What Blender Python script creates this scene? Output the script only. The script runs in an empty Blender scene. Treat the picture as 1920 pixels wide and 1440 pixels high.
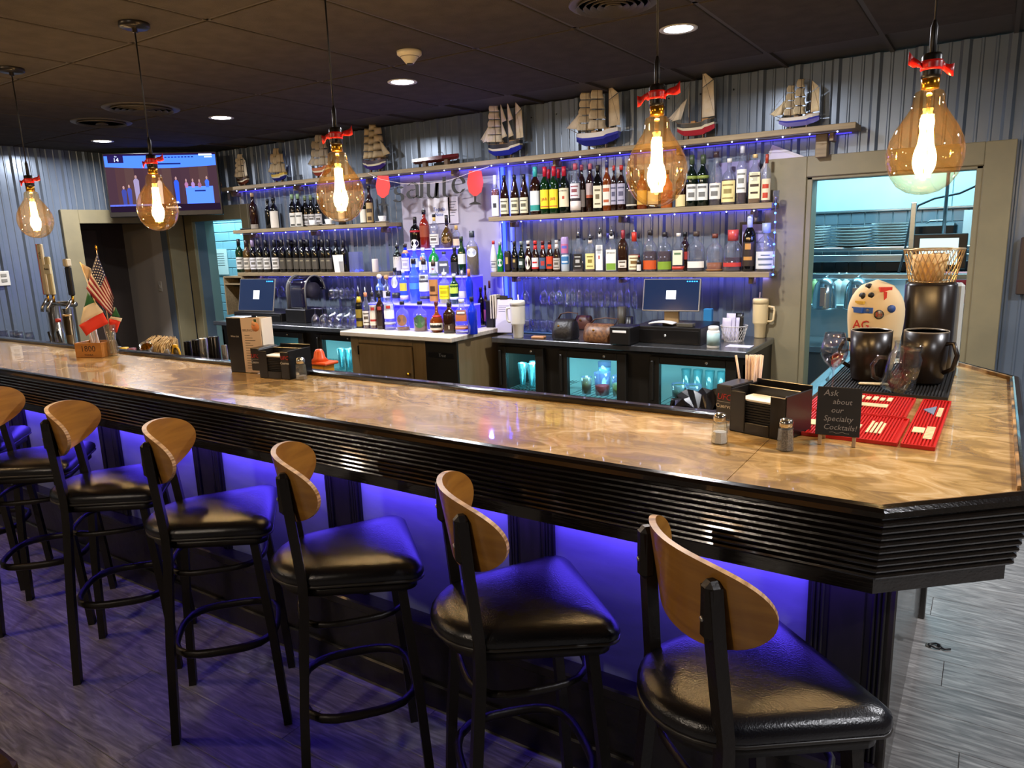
import bpy, bmesh, math, random
from mathutils import Vector, Matrix
random.seed(7)
S = bpy.context.scene
COL = S.collection
# ------------------------------------------------------------------ camera
FPX = 1354.31                                   # focal length in pixels of a 1920 px wide frame
YAW, PITCH, ROLL = math.radians(33.652), math.radians(11.618), math.radians(-1.975)
CAM = Vector((0, 0, 1.67))
_f = Vector((-math.sin(YAW)*math.cos(PITCH), math.cos(YAW)*math.cos(PITCH), -math.sin(PITCH)))
_r = Vector((math.cos(YAW), math.sin(YAW), 0))
_u = _r.cross(_f)
RIGHT = _r*math.cos(ROLL) + _u*math.sin(ROLL)
UP = -_r*math.sin(ROLL) + _u*math.cos(ROLL)
cd = bpy.data.cameras.new('camera'); cam = bpy.data.objects.new('camera', cd); COL.objects.link(cam)
cd.sensor_width = 36; cd.lens = FPX/1920*36; cd.clip_start = .05; cd.clip_end = 60
cam.matrix_world = Matrix(((RIGHT.x, UP.x, -_f.x, CAM.x), (RIGHT.y, UP.y, -_f.y, CAM.y), (RIGHT.z, UP.z, -_f.z, CAM.z), (0, 0, 0, 1)))
S.camera = cam
# ------------------------------------------------------------------ world, exposure
S.view_settings.view_transform = 'Standard'; S.view_settings.look = 'None'
S.view_settings.gamma = 1; S.view_settings.exposure = 1.2
S.view_settings.use_curve_mapping = False
wd = bpy.data.worlds.new('world'); S.world = wd; wd.use_nodes = True
wd.node_tree.nodes['Background'].inputs[0].default_value = (.60, .60, .66, 1)
wd.node_tree.nodes['Background'].inputs[1].default_value = .10
S.cycles.max_bounces = 8; S.cycles.transparent_max_bounces = 24; S.cycles.sample_clamp_indirect = 4
S.cycles.sample_clamp_direct = 0; S.cycles.caustics_reflective = False; S.cycles.caustics_refractive = False
S.cycles.use_denoising = True
# ------------------------------------------------------------------ room sizes
CEIL = 2.674; BACK = 5.15; LEFT = -7.95; BARZ = 1.07; FRONT = -4.2; RIGHTX = 4.6
# ------------------------------------------------------------------ room lamps that light whole areas
def lamp(name, kind, loc, energy, color, size=.1, rot=(0, 0, 0), parent=None, size_y=None, spread=None):
    l = bpy.data.lights.new(name, kind); l.energy = energy; l.color = color
    if kind == 'AREA':
        l.size = size
        if size_y: l.shape = 'RECTANGLE'; l.size_y = size_y
        else: l.shape = 'DISK'
        if spread: l.spread = math.radians(spread)
    else: l.shadow_soft_size = size
    o = bpy.data.objects.new(name, l); COL.objects.link(o); o.location = loc; o.rotation_euler = rot
    if parent: o.parent = parent
    return o
# kitchen and passage fluorescents
lamp('kitchen_fluorescent', 'AREA', (-.5, 6.35, 2.58), 40, (.40, .82, 1.0), 1.9, size_y=.5)
lamp('passage_fluorescent', 'AREA', (-8.2, 5.70, 2.55), 26, (.46, .86, 1.0), 1.4, size_y=.25)
# ------------------------------------------------------------------ photo ray helpers (pixels of the 1920x1440 photo -> points on real planes)
def ray(px, py): return _f + RIGHT*((px-960)/FPX) - UP*((py-720)/FPX)
def pz(px, py, z):
    d = ray(px, py); return CAM + d*((z-CAM.z)/d.z)
def pyy(px, py, y):
    d = ray(px, py); return CAM + d*((y-CAM.y)/d.y)
def pxx(px, py, x):
    d = ray(px, py); return CAM + d*((x-CAM.x)/d.x)
def depth(p): return (Vector(p)-CAM).dot(_f)
def m_per_px(p): return depth(p)/FPX
# ------------------------------------------------------------------ materials
def lin(c):
    if isinstance(c, str):
        c = c.lstrip('#'); c = tuple(int(c[i:i+2], 16)/255 for i in (0, 2, 4))
        return tuple(x/12.92 if x <= .04045 else ((x+.055)/1.055)**2.4 for x in c)
    return tuple(c)
MATS = {}
def mat(name, color='#808080', rough=.5, metal=0, spec=.5, emit=None, estr=0, alpha=1, coat=0, var=None, vscale=20, bump=0, bscale=60, stretch=(1, 1, 1), objvar=0, coords='Object'):
    """principled material; var = second colour mixed in by noise"""
    if name in MATS: return MATS[name]
    m = bpy.data.materials.new(name); m.use_nodes = True; nt = m.node_tree; N = nt.nodes; L = nt.links
    b = N['Principled BSDF']; b.inputs['Base Color'].default_value = (*lin(color), 1)
    b.inputs['Roughness'].default_value = rough; b.inputs['Metallic'].default_value = metal
    b.inputs['Specular IOR Level'].default_value = spec; b.inputs['Coat Weight'].default_value = coat
    b.inputs['Coat Roughness'].default_value = .05; b.inputs['Alpha'].default_value = alpha
    if emit: b.inputs['Emission Color'].default_value = (*lin(emit), 1); b.inputs['Emission Strength'].default_value = estr
    tc = mp = None
    if var or bump:
        tc = N.new('ShaderNodeTexCoord'); mp = N.new('ShaderNodeMapping'); mp.inputs['Scale'].default_value = stretch
        L.new(tc.outputs[coords], mp.inputs[0])
    out = None
    if var:
        n = N.new('ShaderNodeTexNoise'); n.inputs['Scale'].default_value = vscale; n.inputs['Detail'].default_value = 6
        r = N.new('ShaderNodeValToRGB'); r.color_ramp.elements[0].position = .35; r.color_ramp.elements[1].position = .65
        r.color_ramp.elements[0].color = (*lin(color), 1); r.color_ramp.elements[1].color = (*lin(var), 1)
        L.new(mp.outputs[0], n.inputs['Vector']); L.new(n.outputs['Fac'], r.inputs[0]); out = r.outputs[0]
        L.new(out, b.inputs['Base Color'])
    if objvar:
        oi = N.new('ShaderNodeObjectInfo'); h = N.new('ShaderNodeHueSaturation'); mr = N.new('ShaderNodeMapRange')
        mr.inputs['To Min'].default_value = 1-objvar; mr.inputs['To Max'].default_value = 1+objvar
        L.new(oi.outputs['Random'], mr.inputs[0]); L.new(mr.outputs[0], h.inputs['Value'])
        if out: L.new(out, h.inputs['Color'])
        else: h.inputs['Color'].default_value = (*lin(color), 1)
        L.new(h.outputs[0], b.inputs['Base Color'])
    if bump:
        n2 = N.new('ShaderNodeTexNoise'); n2.inputs['Scale'].default_value = bscale; n2.inputs['Detail'].default_value = 4
        bp = N.new('ShaderNodeBump'); bp.inputs['Strength'].default_value = bump; bp.inputs['Distance'].default_value = .01
        L.new(mp.outputs[0], n2.inputs['Vector']); L.new(n2.outputs['Fac'], bp.inputs['Height']); L.new(bp.outputs[0], b.inputs['Normal'])
    MATS[name] = m
    return m
def glass(name, tint='#ffffff', refl=.12, rough=.03, opacity=0.0, body=None):
    """thin glass: tinted see-through with a Fresnel sheen; opacity mixes in a coloured body"""
    if name in MATS: return MATS[name]
    m = bpy.data.materials.new(name); m.use_nodes = True; nt = m.node_tree; N = nt.nodes; L = nt.links
    N.remove(N['Principled BSDF'])
    t = N.new('ShaderNodeBsdfTransparent'); t.inputs[0].default_value = (*lin(tint), 1)
    g = N.new('ShaderNodeBsdfGlossy'); g.inputs['Roughness'].default_value = rough
    lw = N.new('ShaderNodeLayerWeight'); lw.inputs[0].default_value = .25
    mr = N.new('ShaderNodeMapRange'); mr.inputs['To Min'].default_value = refl*.35; mr.inputs['To Max'].default_value = min(1, refl*4)
    L.new(lw.outputs['Facing'], mr.inputs[0])
    base = t.outputs[0]
    if opacity:
        d = N.new('ShaderNodeBsdfDiffuse'); d.inputs[0].default_value = (*lin(body or tint), 1)
        mx = N.new('ShaderNodeMixShader'); mx.inputs[0].default_value = opacity
        L.new(t.outputs[0], mx.inputs[1]); L.new(d.outputs[0], mx.inputs[2]); base = mx.outputs[0]
    mx2 = N.new('ShaderNodeMixShader'); L.new(mr.outputs[0], mx2.inputs[0]); L.new(base, mx2.inputs[1]); L.new(g.outputs[0], mx2.inputs[2])
    L.new(mx2.outputs[0], N['Material Output'].inputs[0])
    MATS[name] = m
    return m
def emis(name, color, strength):
    if name in MATS: return MATS[name]
    m = bpy.data.materials.new(name); m.use_nodes = True; N = m.node_tree.nodes; N.remove(N['Principled BSDF'])
    e = N.new('ShaderNodeEmission'); e.inputs[0].default_value = (*lin(color), 1); e.inputs[1].default_value = strength
    m.node_tree.links.new(e.outputs[0], N['Material Output'].inputs[0]); MATS[name] = m
    return m
# ------------------------------------------------------------------ mesh building
class MB:
    def __init__(s): s.v = []; s.f = []; s.smooth = []
    def add(s, vs, fs, M=None, smooth=False):
        o = len(s.v)
        s.v += [tuple((M @ Vector(p)) if M else p) for p in vs]
        s.f += [tuple(i+o for i in f) for f in fs]; s.smooth += [smooth]*len(fs)
        return s
    def box(s, a, b, M=None):
        x0, y0, z0 = a; x1, y1, z1 = b
        vs = [(x0, y0, z0), (x1, y0, z0), (x1, y1, z0), (x0, y1, z0), (x0, y0, z1), (x1, y0, z1), (x1, y1, z1), (x0, y1, z1)]
        return s.add(vs, [(0, 3, 2, 1), (4, 5, 6, 7), (0, 1, 5, 4), (1, 2, 6, 5), (2, 3, 7, 6), (3, 0, 4, 7)], M)
    def bbox(s, a, b, e=.004, M=None):
        """box with its edges chamfered by e"""
        x0, y0, z0 = a; x1, y1, z1 = b; vs = []; idx = {}
        for i, (x, sx) in enumerate(((x0, 1), (x1, -1))):
            for j, (y, sy) in enumerate(((y0, 1), (y1, -1))):
                for k, (z, sz) in enumerate(((z0, 1), (z1, -1))):
                    for ax in range(3):
                        p = [x+sx*e, y+sy*e, z+sz*e]; p[ax] = (x, y, z)[ax]
                        idx[i, j, k, ax] = len(vs); vs.append(tuple(p))
        g = lambda i, j, k, a: idx[i, j, k, a]
        fs = []
        for a in range(3):
            b1, c1 = (a+1) % 3, (a+2) % 3
            for q in (0, 1):
                ring = []
                for (m, n) in ((0, 0), (1, 0), (1, 1), (0, 1)):
                    t = [0, 0, 0]; t[a] = q; t[b1] = m; t[c1] = n; ring.append(g(*t, a))
                fs.append(tuple(ring if q else ring[::-1]))
            for m in (0, 1):
                for n in (0, 1):
                    t0 = [0, 0, 0]; t0[a] = 0; t0[b1] = m; t0[c1] = n; t1 = list(t0); t1[a] = 1
                    q = (g(*t0, b1), g(*t1, b1), g(*t1, c1), g(*t0, c1))
                    fs.append(q if (m == n) else q[::-1])
        for i in (0, 1):
            for j in (0, 1):
                for k in (0, 1):
                    t = (g(i, j, k, 0), g(i, j, k, 1), g(i, j, k, 2))
                    fs.append(t if (i+j+k) % 2 else t[::-1])
        return s.add(vs, fs, M)
    def lathe(s, prof, n=16, M=None, power=2.0, sx=1, sy=1, smooth=True, a0=0, a1=2*math.pi):
        """spin (r,z) profile; power>2 gives a squarish section; partial arcs stay open"""
        full = abs(a1-a0-2*math.pi) < 1e-6; vs = []; fs = []; k = n if full else n+1
        for (r, z) in prof:
            for i in range(k):
                a = a0+(a1-a0)*i/n; c, d = math.cos(a), math.sin(a)
                q = 1 if power == 2 else (abs(c)**power+abs(d)**power)**(-1/power)
                vs.append((r*q*c*sx, r*q*d*sy, z))
        for j in range(len(prof)-1):
            for i in range(n):
                i2 = (i+1) % k if full else i+1
                fs.append((j*k+i, j*k+i2, (j+1)*k+i2, (j+1)*k+i))
        if full:
            if prof[0][0] > 1e-6: fs.append(tuple(range(k))[::-1])
            if prof[-1][0] > 1e-6: fs.append(tuple(range((len(prof)-1)*k, len(prof)*k)))
        return s.add(vs, fs, M, smooth)
    def cyl(s, p, q, r, n=10, r2=None, smooth=True):
        p, q = Vector(p), Vector(q); d = q-p; L = d.length
        M = Matrix.Translation(p) @ d.to_track_quat('Z', 'Y').to_matrix().to_4x4()
        return s.lathe([(r, 0), (r if r2 is None else r2, L)], n, M, smooth=smooth)
    def tube(s, pts, r, n=6, closed=False, flat=None):
        pts = [Vector(p) for p in pts]; m = len(pts); vs = []; fs = []; prev = None
        for i, p in enumerate(pts):
            if closed: t = pts[(i+1) % m]-pts[i-1]
            else: t = pts[min(i+1, m-1)]-pts[max(i-1, 0)]
            if t.length < 1e-9: t = Vector((0, 0, 1))
            t.normalize()
            if prev is None:
                a = Vector((0, 0, 1)) if abs(t.z) < .9 else Vector((1, 0, 0)); nr = t.cross(a).normalized()
            else: nr = (prev - t*prev.dot(t)).normalized()
            prev = nr; bn = t.cross(nr); rr = r[i] if isinstance(r, (list, tuple)) else r
            for k in range(n):
                a = 2*math.pi*(k+.5)/n; vs.append(tuple(p+nr*(math.cos(a)*rr)+bn*(math.sin(a)*rr*(flat or 1))))
        for i in range(m if closed else m-1):
            for k in range(n):
                j = (i+1) % m; fs.append((i*n+k, i*n+(k+1) % n, j*n+(k+1) % n, j*n+k))
        if not closed: fs += [tuple(range(n))[::-1], tuple(range((m-1)*n, m*n))]
        return s.add(vs, fs, None, n > 4)
    def prism(s, poly, h0, h1, M=None):
        """extrude an xy polygon from z=h0 to z=h1"""
        n = len(poly); vs = [(x, y, h0) for x, y in poly]+[(x, y, h1) for x, y in poly]
        fs = [tuple(range(n))[::-1], tuple(range(n, 2*n))]+[(i, (i+1) % n, n+(i+1) % n, n+i) for i in range(n)]
        return s.add(vs, fs, M)
    def sphere(s, c, r, n=12, sc=(1, 1, 1)):
        prof = [(max(0, r*math.sin(math.pi*i/8)), -r*math.cos(math.pi*i/8)) for i in range(9)]
        return s.lathe(prof, n, Matrix.Translation(c) @ Matrix.Diagonal((*sc, 1)))
    def sheet(s, fn, nu, nv, th=.002, M=None):
        """closed thin surface from fn(u,v)->point, thickness th along its normal"""
        P = [[Vector(fn(i/nu, j/nv)) for j in range(nv+1)] for i in range(nu+1)]; vs = []
        for sgn in (.5, -.5):
            for i in range(nu+1):
                for j in range(nv+1):
                    du = P[min(i+1, nu)][j]-P[max(i-1, 0)][j]; dv = P[i][min(j+1, nv)]-P[i][max(j-1, 0)]
                    nn = du.cross(dv); nn = nn.normalized() if nn.length > 1e-12 else Vector((0, 1, 0))
                    vs.append(tuple(P[i][j]+nn*th*sgn))
        W = nv+1; K = (nu+1)*W; fs = []
        for i in range(nu):
            for j in range(nv):
                a = i*W+j; fs += [(a, a+W, a+W+1, a+1), (K+a, K+a+1, K+a+W+1, K+a+W)]
        rim = [i*W for i in range(nu+1)]+[nu*W+j for j in range(1, W)]+[i*W+nv for i in range(nu-1, -1, -1)]+[j for j in range(nv-1, 0, -1)]
        for k in range(len(rim)):
            a, b = rim[k], rim[(k+1) % len(rim)]; fs.append((a, K+a, K+b, b))
        return s.add(vs, fs, M, True)
    def mesh(s, name, m=None):
        me = bpy.data.meshes.new(name); me.from_pydata(s.v, [], s.f); me.update()
        for p, sm in zip(me.polygons, s.smooth): p.use_smooth = sm
        if m: me.materials.append(m)
        return me
    def build(s, name, m, parent=None, loc=None, rotz=0):
        o = bpy.data.objects.new(name, s.mesh(name, m)); COL.objects.link(o)
        if parent: o.parent = parent
        if loc is not None: o.location = loc
        if rotz: o.rotation_euler.z = rotz
        return o
def tag(o, label, cat, group=None):
    o['label'] = label; o['category'] = cat
    if group: o['group'] = group
    return o
def thing(name, label, cat, loc=(0, 0, 0), rotz=0, group=None):
    o = bpy.data.objects.new(name, None); COL.objects.link(o); o.empty_display_size = .05
    o.location = loc; o.rotation_euler.z = rotz
    return tag(o, label, cat, group)
def struct(o): o['kind'] = 'structure'; return o
def dup(root, loc=None, rotz=None, label=None, parent=None):
    r = root.copy(); COL.objects.link(r)
    if parent: r.parent = parent
    if loc is not None: r.location = loc
    if rotz is not None: r.rotation_euler.z = rotz
    if label: r['label'] = label
    for ch in root.children: dup(ch, parent=r)
    return r
def text(s, size, m, parent, M, name='lettering', depth_=.0006, align='CENTER', shear=0, spacing=1):
    c = bpy.data.curves.new('t', 'FONT'); c.body = s; c.size = size; c.align_x = align; c.align_y = 'CENTER'; c.extrude = depth_
    c.shear = shear; c.space_character = spacing; c.resolution_u = 2
    t = bpy.data.objects.new('t', c); COL.objects.link(t)
    dg = bpy.context.evaluated_depsgraph_get(); me = bpy.data.meshes.new_from_object(t.evaluated_get(dg))
    bpy.data.objects.remove(t); bpy.data.curves.remove(c)
    me.transform(M); me.materials.clear(); me.materials.append(m)
    o = bpy.data.objects.new(name, me); COL.objects.link(o); o.parent = parent
    return o
# frame with x to the right, y up on a vertical face whose outward normal is n (xy)
def face(p, n, tilt=0):
    n = Vector((n[0], n[1], 0)).normalized(); z = Vector((0, 0, 1)); x = z.cross(n)
    M = Matrix(((x.x, z.x, n.x, p[0]), (x.y, z.y, n.y, p[1]), (x.z, z.z, n.z, p[2]), (0, 0, 0, 1)))
    return M @ Matrix.Rotation(tilt, 4, 'Z') if tilt else M
T = Matrix.Translation
# ================================================================== SETTING
def plank_material():
    m = bpy.data.materials.new('vinyl_plank'); m.use_nodes = True; nt = m.node_tree; N = nt.nodes; L = nt.links
    b = N['Principled BSDF']; b.inputs['Roughness'].default_value = .42
    g = N.new('ShaderNodeNewGeometry'); mp = N.new('ShaderNodeMapping'); mp.inputs['Scale'].default_value = (1.6, 14, 1)
    oi = N.new('ShaderNodeObjectInfo'); ad = N.new('ShaderNodeVectorMath'); ad.operation = 'ADD'
    ml = N.new('ShaderNodeMath'); ml.operation = 'MULTIPLY'; ml.inputs[1].default_value = 37
    L.new(oi.outputs['Random'], ml.inputs[0]); L.new(g.outputs['Position'], mp.inputs[0])
    L.new(mp.outputs[0], ad.inputs[0]); L.new(ml.outputs[0], ad.inputs[1])
    n = N.new('ShaderNodeTexNoise'); n.inputs['Scale'].default_value = 3.2; n.inputs['Detail'].default_value = 9; n.inputs['Distortion'].default_value = 1.6
    L.new(ad.outputs[0], n.inputs['Vector'])
    r = N.new('ShaderNodeValToRGB'); e = r.color_ramp.elements
    e[0].position = .3; e[0].color = (*lin('#5d5a58'), 1); e[1].position = .72; e[1].color = (*lin('#a5a29d'), 1)
    e2 = r.color_ramp.elements.new(.5); e2.color = (*lin('#7e7b78'), 1)
    L.new(n.outputs['Fac'], r.inputs[0])
    h = N.new('ShaderNodeHueSaturation'); mr = N.new('ShaderNodeMapRange'); mr.inputs['To Min'].default_value = .82; mr.inputs['To Max'].default_value = 1.15
    L.new(oi.outputs['Random'], mr.inputs[0]); L.new(mr.outputs[0], h.inputs['Value']); L.new(r.outputs[0], h.inputs['Color']); L.new(h.outputs[0], b.inputs['Base Color'])
    bp = N.new('ShaderNodeBump'); bp.inputs['Strength'].default_value = .12; bp.inputs['Distance'].default_value = .004
    L.new(n.outputs['Fac'], bp.inputs['Height']); L.new(bp.outputs[0], b.inputs['Normal'])
    return m
M_PLANK = plank_material()
M_SUB = mat('floor_joint', '#26241f', .9)
fl = struct(MB().box((-9, FRONT, -.1), (RIGHTX, 7.2, -.006)).build('floor', M_SUB))
PL, PW = 1.22, .181
pm = MB().bbox((0, 0, -.006), (PL-.0016, PW-.0016, 0), .001).mesh('plank', M_PLANK)
k = 0
def floor_plank(x, y):
    o = bpy.data.objects.new('plank', pm); COL.objects.link(o); o.parent = fl; o.location = (x, y, 0)
y = .1
row = 0
while y < 4.9:
    off = (row*.43) % PL
    xa, xb = (-5.0, 2.2) if y < 1.9 else (-.9, 2.6)
    x = xa-off
    while x < xb:
        floor_plank(x, y); x += PL
    y += PW; row += 1
st = MB()
y = .1-PW*12; row = 0
while y < .1-.01:
    x = -6-(row*.37) % PL
    while x < 4.4-PL: st.box((x, y, -.006), (x+PL-.002, y+PW-.002, 0)); x += PL
    y += PW; row += 1
o = st.build('planks_behind', M_PLANK, fl); o['kind'] = 'stuff'
# ceiling of dropped tiles
M_TILE = mat('ceiling_tile', '#4e4842', .95, var='#453f3a', vscale=9, bump=.5, bscale=160, spec=.15)
M_TEE = mat('ceiling_grid', '#4a443e', .6, spec=.3)
ce = struct(MB().box((-9.2, FRONT, CEIL+.012), (RIGHTX, 7.2, CEIL+.08)).build('ceiling', M_TEE))
tm = MB().bbox((.012, .012, -.012), (.61-.012, 1.22-.012, .02), .003).mesh('tile', M_TILE)
ct = 0
for i in range(-16, 6):
    for j in range(-3, 4):
        x, yy = .003+i*.61, 2.2-1.22*2+j*1.22
        if x < LEFT-.05 or x > RIGHTX-.7 or yy+1.22 > BACK+.6: continue
        o = bpy.data.objects.new('ceiling_tile', tm); COL.objects.link(o); o.parent = ce; o.location = (x, yy, CEIL)
tees = MB()
for i in range(-15, 8): tees.box((.003+i*.61-.012, -3, CEIL-.006), (.003+i*.61+.012, BACK, CEIL+.012))
for j in range(-4, 4): tees.box((LEFT, 2.2-2.44+j*1.22-.012, CEIL-.006), (RIGHTX, 2.2-2.44+j*1.22+.012, CEIL+.012))
tees.build('grid_tee', M_TEE, ce)
# ribbed sheet-metal walls
M_RIB = mat('ribbed_metal', '#74808f', .27, .38, var='#6b7786', vscale=2.5, bump=.04, bscale=14)
def ribs(L0, L1):
    pts = []; P = .2286
    def add(x, h):
        if L0 <= x <= L1: pts.append((x, h))
    pts.append((L0, 0)); i = math.floor(L0/P)
    while i*P < L1:
        b = i*P
        for dx, h in ((-.030, 0), (-.014, .02), (.014, .02), (.030, 0), (.070, 0), (.076, .005), (.084, .005), (.090, 0), (.140, 0), (.146, .005), (.154, .005), (.160, 0)): add(b+dx, h)
        i += 1
    pts.append((L1, 0)); return sorted(set(pts))
def ribbed(mb, L0, L1, z0, z1, axis):
    pr = ribs(L0, L1); n = len(pr)
    if axis == 'y': at = lambda t, h, z: (t, BACK-h, z)
    else: at = lambda t, h, z: (LEFT+h, t, z)
    vs = [at(t, h, z0) for t, h in pr]+[at(t, h, z1) for t, h in pr]
    vs += [at(L0, -.12, z0), at(L1, -.12, z0), at(L0, -.12, z1), at(L1, -.12, z1)]
    fs = [(i, i+1, n+i+1, n+i) for i in range(n-1)]
    if axis == 'x': fs = [f[::-1] for f in fs]
    A = 2*n
    fs += [(A, A+2, A+3, A+1), (0, n, A+2, A), (n-1, A+1, A+3, 2*n-1)]
    fs += [tuple([A]+list(range(n))+[A+1])] + [tuple([A+2]+list(range(n, 2*n))+[A+3])]
    mb.add(vs, fs)
bw = MB()
ribbed(bw, -6.85, -1.055, 0, CEIL, 'y'); ribbed(bw, -.09, RIGHTX, 0, CEIL, 'y'); ribbed(bw, -1.055, -.09, 1.975, CEIL, 'y')
ribbed(bw, LEFT, -7.75, 0, CEIL, 'y'); ribbed(bw, -7.75, -6.85, 1.945, CEIL, 'y')
WB = struct(bw.build('wall_back', M_RIB))
lw_ = MB()
ribbed(lw_, FRONT, 3.94, 0, CEIL, 'x'); ribbed(lw_, 4.90, BACK, 0, CEIL, 'x'); ribbed(lw_, 3.94, 4.90, 1.94, CEIL, 'x')
struct(lw_.build('wall_left', M_RIB))
M_WARM = mat('painted_wall', '#8d867b', .8)
struct(MB().box((RIGHTX, FRONT, 0), (RIGHTX+.1, BACK, CEIL)).build('wall_right', M_WARM))
struct(MB().box((-9, FRONT-.1, 0), (RIGHTX, FRONT, CEIL)).build('wall_front', M_WARM))
# screw heads on the back wall sheets
M_SCREW = mat('screw_head', '#31383d', .5, .6)
sc = MB().lathe([(.006, 0), (.006, .003), (0, .005)], 8).mesh('screw', M_SCREW)
for x in [i*.2286+.045 for i in range(-29, -5)]:
    for z in (1.62, 2.58):
        if -6.8 < x < -1.35 and not (-4.6 < x < -3.4):
            o = bpy.data.objects.new('screw', sc); COL.objects.link(o); o.parent = WB; o.location = (x, BACK-.001, z); o.rotation_euler = (math.pi/2, 0, 0)
# olive casings
M_OLIVE = mat('olive_paint', '#847a5c', .55, var='#7b7257', vscale=5, bump=.05, bscale=40)
def trim(n, *boxes):
    m = MB()
    for a, b in boxes: m.bbox(a, b, .004)
    return struct(m.build('trim_%d' % n, M_OLIVE))
trim(1, ((LEFT, 3.77, 0), (LEFT+.045, 3.94, 2.08)), ((LEFT, 4.90, 0), (LEFT+.045, 5.10, 2.08)), ((LEFT, 3.94, 1.94), (LEFT+.045, 4.90, 2.08)))
trim(2, ((-7.90, BACK-.045, 0), (-7.75, BACK, 2.10)), ((-6.85, BACK-.045, 0), (-6.73, BACK, 2.10)), ((-7.75, BACK-.045, 1.945), (-6.85, BACK, 2.10)))
trim(3, ((-1.31, BACK-.045, 0), (-1.055, BACK, 2.105)), ((-.09, BACK-.045, 0), (.06, BACK, 2.105)), ((-1.055, BACK-.045, 1.975), (-.09, BACK, 2.105)))
trim(4, ((-1.08, BACK-.03, 0), (-1.02, BACK+.13, 1.975)), ((-.125, BACK-.03, 0), (-.075, BACK+.13, 1.975)), ((-1.055, BACK-.03, 1.955), (-.09, BACK+.13, 1.99)))
# closet beyond the left doorway
M_CORR = mat('corridor_grey', '#a39b92', .7)
M_DARKW = mat('dark_brown_panel', '#30251d', .6, var='#271e18', vscale=3, stretch=(1, 1, .1))
struct(MB().box((-8.85, 4.90, 0), (LEFT-.12, 4.98, CEIL)).box((-8.85, 3.72, 0), (LEFT-.12, 3.80, CEIL)).build('wall_closet_side', M_CORR))
struct(MB().box((-8.93, 3.72, 0), (-8.85, 4.98, CEIL)).build('wall_closet_back', M_DARKW))
dr = struct(MB().bbox((-8.85, 4.02, 0), (-8.815, 4.62, 2.0), .005).build('door_1', M_DARKW))
M_DK2 = mat('dark_brown_door', '#3d2f26', .5)
for a, b in ((4.08, 4.30), (4.34, 4.56)):
    for z0, z1 in ((.15, .95), (1.05, 1.9)): MB().bbox((-8.818, a, z0), (-8.800, b, z1), .006).build('door_panel', M_DK2, dr)
M_PLATE = mat('switch_plate', '#a9a49a', .4)
sw = MB().bbox((-8.24, 4.893, 1.16), (-8.17, 4.90, 1.28), .003).build('light_switch', M_PLATE)
tag(sw, 'pale wall switch plate inside the dark closet doorway', 'light switch')
MB().bbox((-8.215, 4.888, 1.20), (-8.195, 4.893, 1.24), .002).build('toggle', M_PLATE, sw)
stick = MB().cyl((-8.66, 4.30, 1.42), (-8.60, 4.70, .02), .012).build('broom_stick', mat('dark_wood_stick', '#221912', .5))
tag(stick, 'dark wooden broom stick leaning inside the closet doorway', 'broom')
# wall socket on left wall
ot = MB().bbox((LEFT+.002, 3.12, 1.36), (LEFT+.030, 3.22, 1.50), .004).build('wall_outlet', mat('outlet_plate', '#d8d4c8', .4))
tag(ot, 'white double wall outlet on the blue ribbed wall', 'outlet')
for z in (1.395, 1.445):
    MB().bbox((LEFT+.030, 3.145, z), (LEFT+.034, 3.195, z+.03), .002).build('socket', mat('outlet_slot', '#8c897f', .5), ot)
# cyan passage behind the back wall's left opening : painted block wall
M_CY = mat('passage_paint', '#7d9a98', .6)
struct(MB().box((-7.83, BACK+.12, 0), (-7.75, 5.385, CEIL)).box((-6.85, BACK+.12, 0), (-6.77, 5.385, CEIL)).box((-7.83, BACK+.12, 1.945), (-6.77, 5.385, CEIL)).build('wall_passage_jamb', M_CY))
struct(MB().box((-9.6, 5.30, 0), (-9.5, 6.1, CEIL)).box((-5.9, 5.27, 0), (-5.8, 6.1, CEIL)).build('wall_passage_side', M_CY))
M_BLOCK = mat('block_paint', '#8fb6c2', .55, bump=.1, bscale=80)
M_MORT = mat('block_joint', '#6e929e', .8)
pw = struct(MB().box((-9.5, 6.02, 0), (-5.9, 6.1, CEIL)).build('wall_passage_back', M_MORT))
bm_ = MB().bbox((0, 0, 0), (.294, .014, .108), .005).mesh('block', M_BLOCK)
for rr in range(5, 20):
    for cc in range(0, 8):
        o = bpy.data.objects.new('block', bm_); COL.objects.link(o); o.parent = pw; o.location = (-9.4+cc*.3+(rr % 2)*.15, 6.008, rr*.115)
M_PAPER = mat('white_paper', '#e6e4de', .8)
na, nb_ = pyy(399, 515, 5.99), pyy(423, 467, 5.99)
nt_ = MB().box((na.x, 5.997, na.z), (nb_.x, 6.003, nb_.z)).build('paper_notice', M_PAPER)
tag(nt_, 'white paper notice taped to the turquoise block wall', 'notice')
for i in range(6): MB().box((na.x+.03, 5.9955, nb_.z-.06-i*.03), (nb_.x-.06, 5.997, nb_.z-.055-i*.03)).build('print_line', mat('print_grey', '#6f7678', .8), nt_)
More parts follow.
